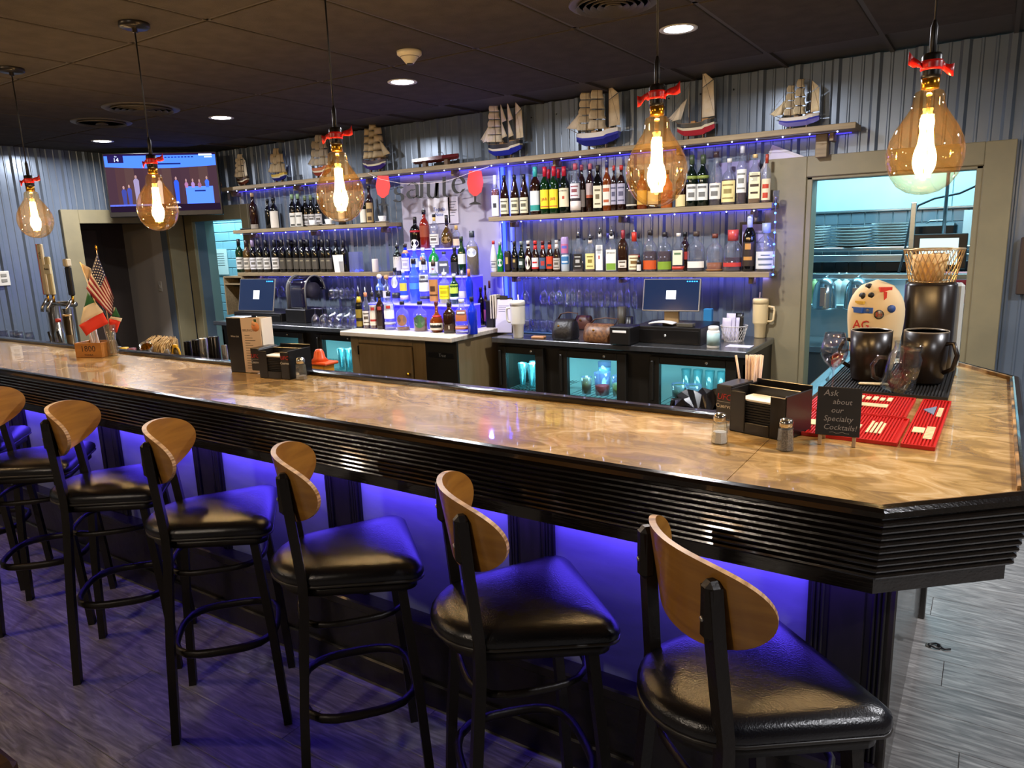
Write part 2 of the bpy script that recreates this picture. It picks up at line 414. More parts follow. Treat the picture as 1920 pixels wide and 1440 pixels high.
# ---- kitchen beyond the doorway
M_STEEL = mat('stainless', '#a9b3b6', .28, .9, var='#98a3a7', vscale=3, stretch=(1, 1, 8))
M_STEELP = mat('steel_sheet', '#bcd0d6', .5, .3, var='#aec3ca', vscale=2.2)
M_KT = mat('kitchen_tile', '#56646c', .25, spec=.6, objvar=.12)
M_GROUT = mat('kitchen_grout', '#b9c6c9', .8)
KY = 7.0
kb = struct(MB().box((-2.4, KY, 0), (1.6, KY+.1, CEIL)).build('wall_kitchen_back', M_GROUT))
struct(MB().box((-2.5, BACK+.12, 0), (-2.4, KY+.1, CEIL)).box((1.6, BACK+.12, 0), (1.7, KY+.1, CEIL)).build('wall_kitchen_side', mat('kitchen_paint', '#b5c6c8', .6)))
KZ = pyy(1680, 392, KY).z
for a, b in ((-2.4, -.32), (-.315, 1.6)):
    MB().bbox((a, KY-.02, KZ), (b, KY, CEIL), .003).build('steel_panel', M_STEELP, kb)
MB().bbox((-2.4, KY-.03, KZ-.012), (1.6, KY, KZ+.006), .003).build('panel_trim', M_STEEL, kb)
tm2 = MB().bbox((0, 0, 0), (.104, .012, .099), .004).mesh('wall_tile', M_KT)
for rr in range(7):
    for cc in range(-17, 2):
        o = bpy.data.objects.new('wall_tile', tm2); COL.objects.link(o); o.parent = kb; o.location = (cc*.108+.02, KY-.012, KZ-.115-rr*.103)

wp = MB().bbox((pyy(1909, 500, BACK-.03).x, BACK-.055, pyy(1909, 552, BACK-.03).z), (pyy(1909, 500, BACK-.03).x+.30, BACK-.021, pyy(1909, 445, BACK-.03).z), .006).build('wall_cabinet', mat('dark_wood_box', '#3a2a1e', .5)); tag(wp, 'shallow dark wooden box on the wall beside the kitchen doorway', 'wall box')
# ================================================================== THE BAR
def bar_top_material():
    m = bpy.data.materials.new('epoxy_bar_top'); m.use_nodes = True; nt = m.node_tree; N = nt.nodes; L = nt.links
    b = N['Principled BSDF']; b.inputs['Roughness'].default_value = .24; b.inputs['Coat Weight'].default_value = .55; b.inputs['Coat Roughness'].default_value = .035
    g = N.new('ShaderNodeNewGeometry'); mp = N.new('ShaderNodeMapping'); mp.inputs['Scale'].default_value = (1.3, 2.6, 1); mp.inputs['Rotation'].default_value = (0, 0, .35)
    L.new(g.outputs['Position'], mp.inputs[0])
    n0 = N.new('ShaderNodeTexNoise'); n0.inputs['Scale'].default_value = 1.7; n0.inputs['Detail'].default_value = 3
    L.new(mp.outputs[0], n0.inputs['Vector'])
    vm = N.new('ShaderNodeVectorMath'); vm.operation = 'MULTIPLY_ADD'; vm.inputs[1].default_value = (2.6, 2.6, 0)
    L.new(n0.outputs['Color'], vm.inputs[0]); L.new(mp.outputs[0], vm.inputs[2])
    n = N.new('ShaderNodeTexNoise'); n.inputs['Scale'].default_value = 2.1; n.inputs['Detail'].default_value = 8; n.inputs['Roughness'].default_value = .62; n.inputs['Distortion'].default_value = .8
    L.new(vm.outputs[0], n.inputs['Vector'])
    r = N.new('ShaderNodeValToRGB'); e = r.color_ramp.elements
    e[0].position = .34; e[0].color = (*lin('#846843'), 1); e[1].position = .68; e[1].color = (*lin('#dcc8a0'), 1)
    for p, c in ((.44, '#9a7c4a'), (.51, '#b3935c'), (.58, '#c8a874')):
        q = r.color_ramp.elements.new(p); q.color = (*lin(c), 1)
    L.new(n.outputs['Fac'], r.inputs[0]); L.new(r.outputs[0], b.inputs['Base Color'])
    n3 = N.new('ShaderNodeTexNoise'); n3.inputs['Scale'].default_value = 5; n3.inputs['Detail'].default_value = 2
    L.new(g.outputs['Position'], n3.inputs['Vector'])
    bp = N.new('ShaderNodeBump'); bp.inputs['Strength'].default_value = .05; bp.inputs['Distance'].default_value = .02
    L.new(n3.outputs['Fac'], bp.inputs['Height']); L.new(bp.outputs[0], b.inputs['Coat Normal'])
    return m
M_TOP = bar_top_material()
M_RAIL = mat('black_stained_wood', '#17110d', .16, spec=.6, var='#0f0b09', vscale=3, stretch=(1, 12, 12), bump=.12, bscale=16, coat=.5)
M_RAILW = mat('worn_edge_wood', '#b48a52', .5, var='#1a120c', vscale=14)
M_FRONTP = mat('bar_front_panel', '#7f868e', .5, var='#6b7279', vscale=2.2, stretch=(1, 1, 3), bump=.08, bscale=12)
BX0 = -6.9
Pc, Pd, Pe, Pf, Pg = (-.158, 1.638), (.092, 1.865), (.092, 3.275), (-.10, 3.55), (-.27, 3.63)
INX, INY = -.50, 2.235
bar = thing('bar_counter', 'long bar with tan swirled resin top and black fluted rail', 'bar counter', (-3.5, 2.0, 0))
BI = Matrix.Translation((3.5, -2.0, 0))
def bbuild(mb, name, m, parent=None):
    mb.v = [(x+3.5, y-2.0, z) for x, y, z in mb.v] if parent is None else mb.v
    return mb.build(name, m, parent or bar)
JX = -.497
bbuild(MB().prism([(BX0, 1.638), (JX-.001, 1.638), (JX-.001, INY), (BX0, INY)], 1.035, BARZ), 'tabletop_panel', M_TOP)
bbuild(MB().prism([(JX+.001, 1.638), Pc, Pd, Pe, Pf, Pg, (INX, 3.63), (INX, INY), (JX+.001, INY)], 1.035, BARZ), 'tabletop_panel', M_TOP)
PROF = [(0, 1.060), (0, 1.080), (.010, 1.085), (.024, 1.082), (.031, 1.074), (.032, 1.062), (.024, 1.057)]
for _k in range(9):                                   # nine small reeded ridges stepping inwards
    _z = 1.053-_k*.0165; _b = .022-.0034*_k
    PROF += [(_b, _z), (_b+.0065, _z-.003), (_b+.0085, _z-.0075), (_b+.0065, _z-.012), (_b, _z-.0145)]
PROF += [(-.012, .903), (-.012, .868), (-.06, .862), (-.06, 1.035)]
def rail(path, prof, closed=False):
    """sweep a (out,z) profile along an xy path, out to the right-hand side of travel, mitred"""
    pts = [Vector((p[0], p[1])) for p in path]; mb = MB(); n = len(prof); vs = []; fs = []
    for i, p in enumerate(pts):
        d0 = (pts[i]-pts[i-1]).normalized() if i else (pts[1]-pts[0]).normalized()
        d1 = (pts[i+1]-pts[i]).normalized() if i < len(pts)-1 else d0
        n0 = Vector((d0.y, -d0.x)); n1 = Vector((d1.y, -d1.x)); mt = (n0+n1).normalized(); mt /= max(.3, mt.dot(n0))
        for o_, z in prof: q = p+mt*o_; vs.append((q.x, q.y, z))
    for i in range(len(pts)-1):
        for j in range(n): j2 = (j+1) % n; fs.append((i*n+j, (i+1)*n+j, (i+1)*n+j2, i*n+j2))
    fs += [tuple(range(n))[::-1], tuple(range((len(pts)-1)*n, len(pts)*n))]
    return mb.add(vs, fs)
for a, b in ((( BX0, 1.638), Pc), (Pc, Pd), (Pd, Pe), (Pe, Pf), (Pf, Pg)):
    pass
full = [(BX0, 1.638), Pc, Pd, Pe, Pf, Pg]
bbuild(rail(full, PROF), 'fluted_rail', M_RAIL)
# worn pale strip where the rail meets the top at the return
WS = [(-.003, 1.066), (-.003, 1.0815), (.004, 1.0835), (.004, 1.066)]
bbuild(rail([(-.20, 1.638), Pc, Pd], WS), 'worn_strip', M_RAILW)
bbuild(rail([(.090, 1.9), Pe, Pf], WS), 'worn_strip', M_RAILW)
BPROF = [(-.012, 1.035), (-.012, 1.085), (.0, 1.090), (.030, 1.090), (.040, 1.082), (.040, .90), (.0, .90)]
bbuild(rail([(INX, 3.63), (INX, INY+.0), (BX0, INY)], [(o_, z) for o_, z in BPROF]), 'back_rail', M_RAIL)
# front die wall
FY = 1.83
bbuild(MB().box((BX0, FY, .30), (-.16, FY+.04, .95)).box((BX0, FY-.01, 0), (-.15, FY+.05, .05)), 'front_panel', M_FRONTP)
bbuild(MB().bbox((BX0, FY-.055, 0), (-.145, FY, .31), .006).bbox((BX0, FY-.075, .29), (-.14, FY, .33), .006).bbox((BX0, FY-.07, 0), (-.14, FY, .10), .006), 'plinth', mat('black_plinth', '#120d0b', .35, coat=.2, bump=.3, bscale=15))
bbuild(MB().box((BX0, 1.72, .935), (-.15, FY+.3, .945)), 'soffit', M_RAIL)
M_PIL = mat('black_fluted_wood', '#1d1816', .45, var='#12100e', vscale=6, stretch=(8, 8, 1))
def pilaster(x0, x1):
    mb = MB().box((x0, FY-.012, .33), (x1, FY, .935)); w = x1-x0
    for k in (.05, .11, .17, .80, .86, .92): mb.bbox((x0+w*k, FY-.022, .33), (x0+w*(k+.045), FY-.01, .935), .003)
    mb.bbox((x0+w*.27, FY-.018, .33), (x0+w*.73, FY-.01, .935), .004)
    bbuild(mb, 'pilaster', M_PIL)
for x0, x1 in ((-4.80, -4.60), (-3.77, -3.59), (-2.96, -2.76), (-2.10, -1.915), (-1.245, -1.075), (-.325, -.14)): pilaster(x0, x1)
# return end : glossy grained panel
M_ENDP = mat('dark_grained_panel', '#3a322c', .28, var='#1d1815', vscale=4, stretch=(3, 12, .5), coat=.4)
bbuild(MB().box((-.18, FY, .05), (-.14, 3.34, .95)).bbox((-.165, FY-.01, 0), (-.125, FY+.06, .95), .004).bbox((-.165, 3.30, 0), (-.12, 3.36, .95), .004), 'end_panel', M_ENDP)
bbuild(MB().box((-.30, 2.0, .90), (.06, 3.4, 1.035)), 'under_top', M_RAIL)
# blue led strip under the overhang
M_LED = emis('blue_led_strip', '#3a2cff', 9)
bbuild(MB().box((BX0, 1.752, .9285), (-.22, 1.762, .934)), 'led_strip', M_LED)
for i in range(6):
    x = -.70-i*1.05
    lamp('under_bar_led_%d' % i, 'AREA', (x, 1.757, .926), 7.5, (.12, .06, 1.0), 1.05, size_y=.012, rot=(math.radians(55), 0, 0), spread=120)
# chalk scuff on panel behind the stools is left as wear in the material
# ================================================================== STOOLS
M_SEAT = mat('black_vinyl', '#0d0d13', .25, spec=.55, bump=.12, bscale=260)
M_IRON = mat('black_iron', '#191310', .42, .3, spec=.5, bump=.1, bscale=80)
M_PLY = mat('orange_plywood', '#a0702f', .32, var='#8a5d27', vscale=3.5, stretch=(1.5, 1.5, 14), coat=.35)
M_PLYE = mat('plywood_edge', '#d0a878', .45, var='#8a6238', vscale=30, stretch=(.2, .2, 8))
stool = thing('bar_stool', 'x', 'bar stool')
def seat_outline():
    """wide front, narrow round back (local xy, front = +y)"""
    pts = []
    def arc(cx, cy, r, a0, a1, n):
        for i in range(n+1):
            a = math.radians(a0+(a1-a0)*i/n); pts.append((cx+r*math.cos(a), cy+r*math.sin(a)))
    arc(.170, .155, .042, 0, 90, 4); arc(-.170, .155, .042, 90, 180, 4); arc(0, -.055, .165, 195, 345, 14)
    return pts
OL = seat_outline()
def ring_mesh(levels):
    mb = MB(); n = len(OL); vs = []; fs = []
    for sc_, z in levels:
        for x, y_ in OL: vs.append((x*sc_, y_*sc_, z))
    for j in range(len(levels)-1):
        for i in range(n): fs.append((j*n+i, j*n+(i+1) % n, (j+1)*n+(i+1) % n, (j+1)*n+i))
    fs += [tuple(range(n))[::-1], tuple(range((len(levels)-1)*n, len(levels)*n))]
    return mb.add(vs, fs, None, True)
ring_mesh([(.96, .715), (1.01, .722), (1.03, .738), (1.02, .752), (.95, .766), (.80, .774), (.5, .779), (.15, .780)]).build('seat', M_SEAT, stool)
ring_mesh([(1.015, .720), (1.03, .722), (1.03, .727), (1.015, .729)]).build('seat_piping', mat('seat_piping', '#2a2622', .4), stool)
ring_mesh([(.93, .690), (.93, .715)]).build('seat_frame', M_IRON, stool)
def bar_between(pts, w=.034, d=.026):
    mb = MB(); vs = []; fs = []; n = len(pts)
    for p in pts:
        x, y_, z = p
        for a, b in ((-1, -1), (1, -1), (1, 1), (-1, 1)): vs.append((x+a*w/2, y_+b*d/2, z))
    for i in range(n-1):
        for k in range(4): fs.append((i*4+k, i*4+(k+1) % 4, i*4+4+(k+1) % 4, i*4+4+k))
    fs += [(3, 2, 1, 0), tuple(range(4*n-4, 4*n))]
    return mb.add(vs, fs)
for s in (-1, 1):
    bar_between([(s*.175, -.185, 0), (s*.160, -.165, .35), (s*.150, -.138, .66), (s*.146, -.136, .74), (s*.134, -.152, .93), (s*.130, -.160, 1.045)]).build('rear_leg', M_IRON, stool)
    bar_between([(s*.180, .185, 0), (s*.172, .165, .35), (s*.160, .135, .70)]).build('front_leg', M_IRON, stool)
def ringpath(r, z, n=28, sq=3.2):
    out = []
    for i in range(n):
        a = 2*math.pi*i/n; c, s = math.cos(a), math.sin(a); q = (abs(c)**sq+abs(s)**sq)**(-1/sq); out.append((r*q*c, r*q*s*.98, z))
    return out
MB().tube(ringpath(.172, .31), .011, 6, True, 1.5).build('footrest_ring', M_IRON, stool)
MB().tube(ringpath(.158, .60), .008, 6, True, 1.4).build('upper_ring', M_IRON, stool)
# bent plywood backrest
RB, YB = .262, -.176
def ply(th):
    nu, nv = 30, 10; vs = []; fs = []; A = math.radians(52)
    for side, rr in ((0, RB), (1, RB-th)):
        for i in range(nu+1):
            u = math.sin((-1+2*i/nu)*math.pi/2); a = u*A; hh = .094*(max(0, 1-abs(u)**2.5))**.5+.0004
            for j in range(nv+1):
                v = -1+2*j/nv; z = .992+hh*v+.010*u*u
                vs.append((rr*math.sin(a), -rr*math.cos(a)+RB+YB-.014*v*hh/.09, z))
    W = nv+1; K = (nu+1)*W
    for i in range(nu):
        for j in range(nv):
            a = i*W+j; fs += [(a, a+W, a+W+1, a+1), (K+a, K+a+1, K+a+W+1, K+a+W)]
    rim = [i*W for i in range(nu+1)]+[nu*W+j for j in range(1, W)]+[i*W+nv for i in range(nu-1, -1, -1)]+[j for j in range(nv-1, 0, -1)]
    rf = [(rim[k], K+rim[k], K+rim[(k+1) % len(rim)], rim[(k+1) % len(rim)]) for k in range(len(rim))]
    return vs, fs, rf
vs, fs, rf = ply(.014)
br = MB().add(vs, fs, None, True).build('backrest', M_PLY, stool)
MB().add(vs, rf, None, False).build('backrest_edge', M_PLYE, br)
for s in (-1, 1):
    MB().bbox((s*.130-.018, -.178, .94), (s*.130+.018, -.142, 1.058), .011).build('bracket', M_IRON, stool)
    MB().lathe([(.006, 0), (.005, .003), (0, .004)], 8, Matrix.Translation((s*.130, -.178, .985)) @ Matrix.Rotation(math.pi/2, 4, 'X')).build('screw', mat('steel_screw', '#b8b4ac', .3, .9), stool)
ST = [(-.365, 1.385, -41, 'black seat bar stool with orange plywood back beside the bar corner'),
      (-.945, 1.415, -42, 'second black plywood-backed bar stool counting from the bar corner'),
      (-1.565, 1.42, -40, 'third black plywood-backed bar stool counting from the bar corner'),
      (-2.22, 1.42, -42, 'fourth black plywood-backed bar stool counting from the bar corner'),
      (-2.885, 1.42, -42, 'fifth black plywood-backed bar stool counting from the bar corner'),
      (-3.56, 1.42, -42, 'sixth black plywood-backed bar stool counting from the bar corner'),
      (-4.22, 1.42, -42, 'seventh black plywood-backed bar stool counting from the bar corner')]
for i, (x, y, a, lb) in enumerate(ST):
    o = stool if i == 0 else dup(stool)
    o.location = (x, y, 0); o.rotation_euler.z = math.radians(a); o['label'] = lb; o['group'] = 'bar stools along the bar'
# corner of a table near the photographer
tp = pz(20, 1425, .76)
t = thing('dining_table', 'dark glossy table with rounded edge standing across the aisle from stools', 'table', (tp.x-.27, tp.y-.27, 0))
M_TBL = mat('dark_table_wood', '#3a2412', .25, var='#2a190c', vscale=4, stretch=(1, 8, 1), coat=.5)
MB().bbox((-.38, -.38, .72), (.28, .28, .76), .012).build('tabletop', M_TBL, t)
MB().cyl((0, 0, .02), (0, 0, .72), .04).build('pedestal', M_IRON, t)
MB().bbox((-.28, -.04, 0), (.28, .04, .03), .006).bbox((-.04, -.28, 0), (.04, .28, .03), .006).build('base', M_IRON, t)
# ================================================================== LIGHT FITTINGS
M_CORD = mat('black_cord', '#0d0c0b', .5)
M_SOCK = mat('black_socket', '#191512', .35, .5)
M_BRASS = mat('brass_collar', '#c58a26', .22, .95)
def bulb_glass():
    m = bpy.data.materials.new('amber_bulb_glass'); m.use_nodes = True; nt = m.node_tree; N = nt.nodes; L = nt.links; N.remove(N['Principled BSDF'])
    t = N.new('ShaderNodeBsdfTransparent'); t.inputs[0].default_value = (*lin('#fff2d2'), 1)
    s = N.new('ShaderNodeBsdfTranslucent'); s.inputs[0].default_value = (*lin('#ffb548'), 1)
    g = N.new('ShaderNodeBsdfGlossy'); g.inputs['Roughness'].default_value = .03
    lw = N.new('ShaderNodeLayerWeight'); lw.inputs[0].default_value = .3
    a = N.new('ShaderNodeMixShader'); a.inputs[0].default_value = .007; L.new(t.outputs[0], a.inputs[1]); L.new(s.outputs[0], a.inputs[2])
    mr = N.new('ShaderNodeMapRange'); mr.inputs['To Min'].default_value = .04; mr.inputs['To Max'].default_value = .6; L.new(lw.outputs['Facing'], mr.inputs[0])
    b = N.new('ShaderNodeMixShader'); L.new(mr.outputs[0], b.inputs[0]); L.new(a.outputs[0], b.inputs[1]); L.new(g.outputs[0], b.inputs[2]); L.new(b.outputs[0], N['Material Output'].inputs[0])
    return m
M_BULB = bulb_glass()
M_FIL = emis('glowing_filament', '#ffc064', 30)
M_RIBBON = mat('red_ribbon', '#d51f16', .35, var='#a8120c', vscale=60)
BP = [(.014, .150), (.020, .146), (.032, .140), (.037, .128), (.037, .112), (.042, .098), (.055, .078), (.072, .052), (.085, .024), (.091, -.004), (.090, -.034), (.080, -.066), (.062, -.092), (.038, -.108), (.016, -.114), (0, -.115)]
def pendant(x, y, zc, label, ang):
    o = thing('pendant_light', label, 'pendant lamp', (x, y, CEIL-.006), group='filament pendants over the bar')
    h = zc-(CEIL-.006)
    MB().lathe([(0, 0), (.063, 0), (.065, -.006), (.065, -.022), (.055, -.028), (.012, -.028), (.012, -.045), (0, -.045)][::-1], 20).build('canopy', mat('dark_canopy', '#2b2622', .35, .6), o)
    MB().cyl((0, 0, -.03), (0, 0, h+.30), .0032, 8).build('cord', M_CORD, o)
    MB().lathe([(.006, h+.225), (.0085, h+.230), (.0085, h+.295), (.005, h+.305), (.004, h+.31)], 10).build('cord_grip', M_SOCK, o)
    MB().lathe([(.010, h+.172), (.0225, h+.172), (.0235, h+.180), (.0235, h+.225), (.020, h+.232), (.006, h+.234)], 16).build('socket', M_SOCK, o)
    MB().lathe([(.019, h+.146), (.0215, h+.148), (.0215, h+.172), (.019, h+.174)], 16).build('brass_collar', M_BRASS, o)
    gb = MB().lathe([(r, z+h) for r, z in BP], 28).build('bulb_glass', M_BULB, o)
    # spiral of filament loops around a glass stem
    pts = []
    fl_ = MB()
    for k in range(8):
        a = 2*math.pi*k/8; a2 = a+.8
        fl_.tube([(.011*math.cos(a), .011*math.sin(a), h+.085), (.017*math.cos(a2), .017*math.sin(a2), h+.0), (.014*math.cos(a2+.6), .014*math.sin(a2+.6), h-.072)], .0038, 5)
    fl_.build('filament', M_FIL, o)
    MB().cyl((0, 0, h+.146), (0, 0, h+.08), .007, 8, .004).build('stem', glass('clear_stem', '#fff2dd', .1), o)
    # red ribbon bow round the socket
    rb = MB(); c, s = math.cos(ang), math.sin(ang); zz = h+.203
    for sd, ln, dz in ((1, .034, -.012), (-1, .040, .016)):
        def fn(u, v, sd=sd, ln=ln, dz=dz):
            w = (v-.5)*(.012+.020*u); d = .026+ln*u
            return (c*sd*d - s*.003*math.sin(u*5), s*sd*d + c*.006*math.sin(u*5+v), zz+dz*u+w+.002*math.sin(u*7))
        rb.sheet(fn, 6, 2, .001)
    rb.lathe([(.0248, zz-.012), (.0258, zz-.006), (.0252, zz), (.026, zz+.006), (.0248, zz+.012)], 14)
    rb.sphere((c*.026, s*.026, zz), .010, 8, (1, 1, 1.2))
    rb.build('ribbon_bow', M_RIBBON, o)
    lamp('pendant_glow', 'POINT', (0, 0, h), 12, (1.0, .74, .46), .03, parent=o)
    return o
for x, y, z, a, lb in ((-.172, 2.23, 1.853, .7, 'amber filament bulb pendant hanging over the bar return'),
                       (-.865, 2.12, 1.855, 3.3, 'amber filament bulb pendant over the napkin caddy by the bar corner'),
                       (-2.11, 2.03, 1.857, 3.5, 'amber filament bulb pendant over the bar facing the salute banner'),
                       (-3.32, 2.02, 1.862, 3.4, 'amber filament bulb pendant over the bar in front of television'),
                       (-4.60, 2.05, 1.862, 3.6, 'amber filament bulb pendant over the beer taps and flags')):
    pendant(x, y, z, lb, a)
# recessed downlights
M_LENS = emis('downlight_lens', '#f4f6ff', 14)
M_TRIMR = mat('downlight_trim', '#d8d8d4', .4)
def downlight(x, y, e, label, col=(.95, .95, 1.0)):
    o = thing('recessed_downlight', label, 'ceiling light', (x, y, CEIL-.012), group='recessed ceiling downlights')
    MB().lathe([(.072, -.002), (.085, -.006), (.095, -.004), (.096, .0), (.072, .0)], 24).build('trim_ring', M_TRIMR, o)
    MB().lathe([(0, -.0035), (.060, -.0035), (.072, -.002), (.072, 0), (0, 0)], 24).build('lens', M_LENS, o)
    lamp('downlight_beam', 'AREA', (0, 0, -.010), e, col, .13, parent=o, spread=172)
DL = 23
for x, y, e, lb in ((-1.424, 3.765, DL, 'bright recessed downlight above the bar tender aisle by the kitchen doorway'),
                 (-3.277, 3.77, DL, 'bright recessed downlight beside the smoke detector'),
                 (-5.21, 3.80, DL, 'bright recessed downlight beside the round slotted ceiling vent'),
                 (-7.05, 3.83, DL, 'bright recessed downlight in front of the television'),
                 (1.35, 3.3, 26, 'recessed downlight over the open floor beside bar return'),
                 (1.75, 1.2, 22, 'recessed downlight over the floor beyond the bar corner')):
    downlight(x, y, e, lb)
# dining-side lamps: a warm one and two unseen ones added as fill
def warm_or_fill_lamp(x, y, e, lb, col=(1.0, .66, .33)):
    o = thing('flush_or_fill_lamp', lb, 'ceiling light', (x, y, CEIL-.006), group='warm flush lamps over the dining side')
    MB().lathe([(0, -.06), (.10, -.055), (.15, -.03), (.16, 0), (0, 0)], 24).build('shade', emis('warm_shade', '#ffbf70', 5), o)
    lamp('warm_glow', 'POINT', (0, 0, -.12), e, col, .1, parent=o)
warm_or_fill_lamp(-4.6, -.1, 20, 'warm flush ceiling lamp over the dining side by the left wall')
warm_or_fill_lamp(-1.6, -2.0, 46, 'added unseen fill lamp on the ceiling behind the photographer', (1.0, .86, .70))  # added fill, unseen: brightens the upper back wall, ships and floor
warm_or_fill_lamp(-5.6, -2.0, 26, 'added unseen fill lamp on the ceiling near the far wall corner', (1.0, .86, .70))  # second added fill, unseen, for the left part of the room
# smoke detector, vents
M_DET = mat('ivory_plastic', '#d9cfb4', .4)
p = pz(767, 92, CEIL)
sd = thing('smoke_detector', 'ivory smoke detector on the dark ceiling', 'smoke detector', (p.x, p.y, CEIL-.012))
MB().lathe([(0, -.062), (.022, -.062), (.026, -.056), (.030, -.052), (.048, -.030), (.066, -.018), (.068, 0), (0, 0)], 24).build('housing', M_DET, sd)
MB().lathe([(.0, -.066), (.016, -.066), (.018, -.061), (0, -.061)], 14).build('sensor', mat('dark_sensor', '#2d2a26', .5), sd)
MB().lathe([(.049, -.0305), (.052, -.0275), (.0515, -.0265), (.048, -.029)], 24).build('slot_ring', mat('slot_dark', '#8a826c', .6), sd)
M_VENT = mat('painted_vent', '#4a443e', .5)
def vent(x, y, R, lb, fins=5):
    o = thing('round_ceiling_vent', lb, 'ceiling vent', (x, y, CEIL-.012))
    MB().lathe([(R*.80, -.004), (R*.96, -.008), (R, -.002), (R, 0), (R*.8, 0)], 28).build('rim', M_VENT, o)
    MB().lathe([(0, -.001), (R*.8, -.001), (R*.8, 0), (0, 0)], 20).build('backing', mat('vent_dark', '#16130f', .9), o)
    for k in range(fins):
        r = R*(.14+.62*k/max(1, fins-1)); MB().lathe([(r, -.004), (r+R*.06, -.020), (r+R*.068, -.019), (r+R*.012, -.003)], 24).build('fin', M_VENT, o)
v1 = pz(265, 200, CEIL); vent(v1.x, v1.y, .26, 'round slotted vent on the ceiling behind the pendants')
v2 = pz(190, 226, CEIL); vent(v2.x, v2.y, .22, 'flat round speaker grille on ceiling close to the left wall', 2)
v3 = pz(1150, 0, CEIL); vent(v3.x, v3.y, .20, 'round slotted vent on the ceiling over the aisle')
# ================================================================== BACK BAR FURNITURE
M_CTOP = mat('steel_counter', '#8d8f92', .22, .9, var='#7c7e81', vscale=4, stretch=(8, 1, 1))
M_COOL = mat('cooler_black', '#17140f', .4, spec=.4)
M_COOLI = mat('cooler_liner', '#cfe4e4', .5)
M_PANE = glass('cooler_pane', '#eefcff', .05)
CY, CZT = 4.44, .92
def counter(x0, x1, lb):
    o = thing('steel_countertop', lb, 'countertop', (x0, CY, .88))
    MB().bbox((0, 0, 0), (x1-x0, BACK-.022-CY, .04), .005).build('slab', M_CTOP, o)
counter(-6.58, -4.30, 'stainless steel countertop under the wine shelves')
counter(-3.13, -1.217, 'stainless steel countertop under the hanging stemware')
COOLERS = []
def cooler(x0, x1, doors, lb, plate=None):
    o = thing('back_bar_cooler', lb, 'refrigerator', (x0, 4.52, 0)); W = x1-x0; D = BACK-.022-4.52; H = .875
    b = MB().box((0, 0, 0), (W, D, .10)).box((0, 0, H-.05), (W, D, H)).box((0, D-.03, .1), (W, D, H-.05)).box((0, 0, .1), (.03, D-.03, H-.05)).box((W-.03, 0, .1), (W, D-.03, H-.05))
    xs = [x0]+[d for d in doors for d in d]+[x1]
    pil = [(0, doors[0][0]-x0-.05)]+[(doors[i][1]-x0+.05, doors[i+1][0]-x0-.05) for i in range(len(doors)-1)]+[(doors[-1][1]-x0+.05, W)]
    for a, c in pil:
        if c-a > .01: b.box((a, 0, .1), (c, .05, H-.05))
    b.build('cabinet_body', M_COOL, o)
    MB().box((.031, .10, .101), (W-.031, D-.031, .105)).box((.031, D-.036, .105), (W-.031, D-.031, H-.051)).build('liner', M_COOLI, o)
    for (a, c) in doors:
        a -= x0; c -= x0
        d = MB().bbox((a-.07, -.045, .12), (a, 0, .85), .004).bbox((c, -.045, .12), (c+.07, 0, .85), .004).bbox((a, -.045, .80), (c, 0, .85), .004).bbox((a, -.045, .12), (c, 0, .19), .004).build('glass_door', M_COOL, o)
        MB().box((a, -.026, .19), (c, -.020, .80)).build('pane', M_PANE, d)
        MB().lathe([(.011, 0), (.011, .006), (.006, .009), (0, .009)], 12, Matrix.Translation(((a+c)/2+.1, -.045, .826)) @ Matrix.Rotation(math.pi/2, 4, 'X')).build('lock', mat('lock_chrome', '#cfcac0', .2, .95), d)
        MB().bbox((a-.055, -.062, .55), (a-.035, -.045, .82), .004).build('handle', M_COOL, d)
        lamp('cooler_light', 'AREA', ((a+c)/2, .14, H-.06), 1.6, (.42, .93, 1.0), c-a, size_y=.1, parent=o)
        for z in (.50, .22):
            sh = MB()
            for k in range(13): sh.box((a-.05+(c-a+.1)*k/12-.002, .08, z-.004), (a-.05+(c-a+.1)*k/12+.002, D-.05, z))
            for y_ in (.08, .3, .5): sh.box((a-.05, y_, z-.008), (c+.05, y_+.006, z-.004))
            sh.build('wire_shelf', M_STEEL, o)
    if plate:
        pl = MB().bbox((plate-x0, -.004, .79), (plate-x0+.20, 0, .825), .001).build('name_plate', mat('plate_dark', '#0c0b0a', .3), o)
        text('True', .034, mat('plate_silver', '#c9c6bf', .3, .8), pl, face((plate-x0+.11, -.0045, .808), (0, -1)), shear=.3)
    COOLERS.append(o); return o
cooler(-6.56, -4.36, [(-5.84, -5.36), (-5.04, -4.56)], 'black two-door glass front cooler under the wine shelves', -6.35)
cooler(-3.13, -1.23, [(-3.03, -2.77), (-2.50, -2.11), (-1.80, -1.36)], 'black three-door glass front cooler under the hanging stemware')
# panel with the maker plate between the centre cabinet and the three door cooler
# centre cabinet with pale top
M_CAB = mat('tan_cabinet', '#7d6a4a', .55, var='#73613f', vscale=4, stretch=(6, 6, .6))
M_WTOP = mat('whitewashed_wood', '#c9c0b2', .5, var='#b0a596', vscale=5, stretch=(1, 10, 10))
CBX0, CBX1, CBY = -4.28, -3.20, 4.10
cb = thing('centre_cabinet', 'tan wooden cabinet with small brass knob under the lit bottle display', 'cabinet', (CBX0, CBY, 0)); W = CBX1-CBX0
MB().box((.02, .02, 0), (W-.02, BACK-.03-CBY, .93)).build('body', M_CAB, cb)
for a, c in ((0, .09), (W-.42, W-.30)): MB().bbox((a, 0, 0), (c, .022, .93), .004).build('stile', M_CAB, cb)
MB().bbox((W-.30, 0, 0), (W, .022, .93), .004).build('stile', M_COOL, cb)
MB().bbox((.09, 0, .87), (W-.42, .022, .93), .004).build('rail', M_CAB, cb)
d = MB().bbox((.10, -.012, .06), (W-.43, .012, .865), .005).build('cabinet_door', M_CAB, cb)
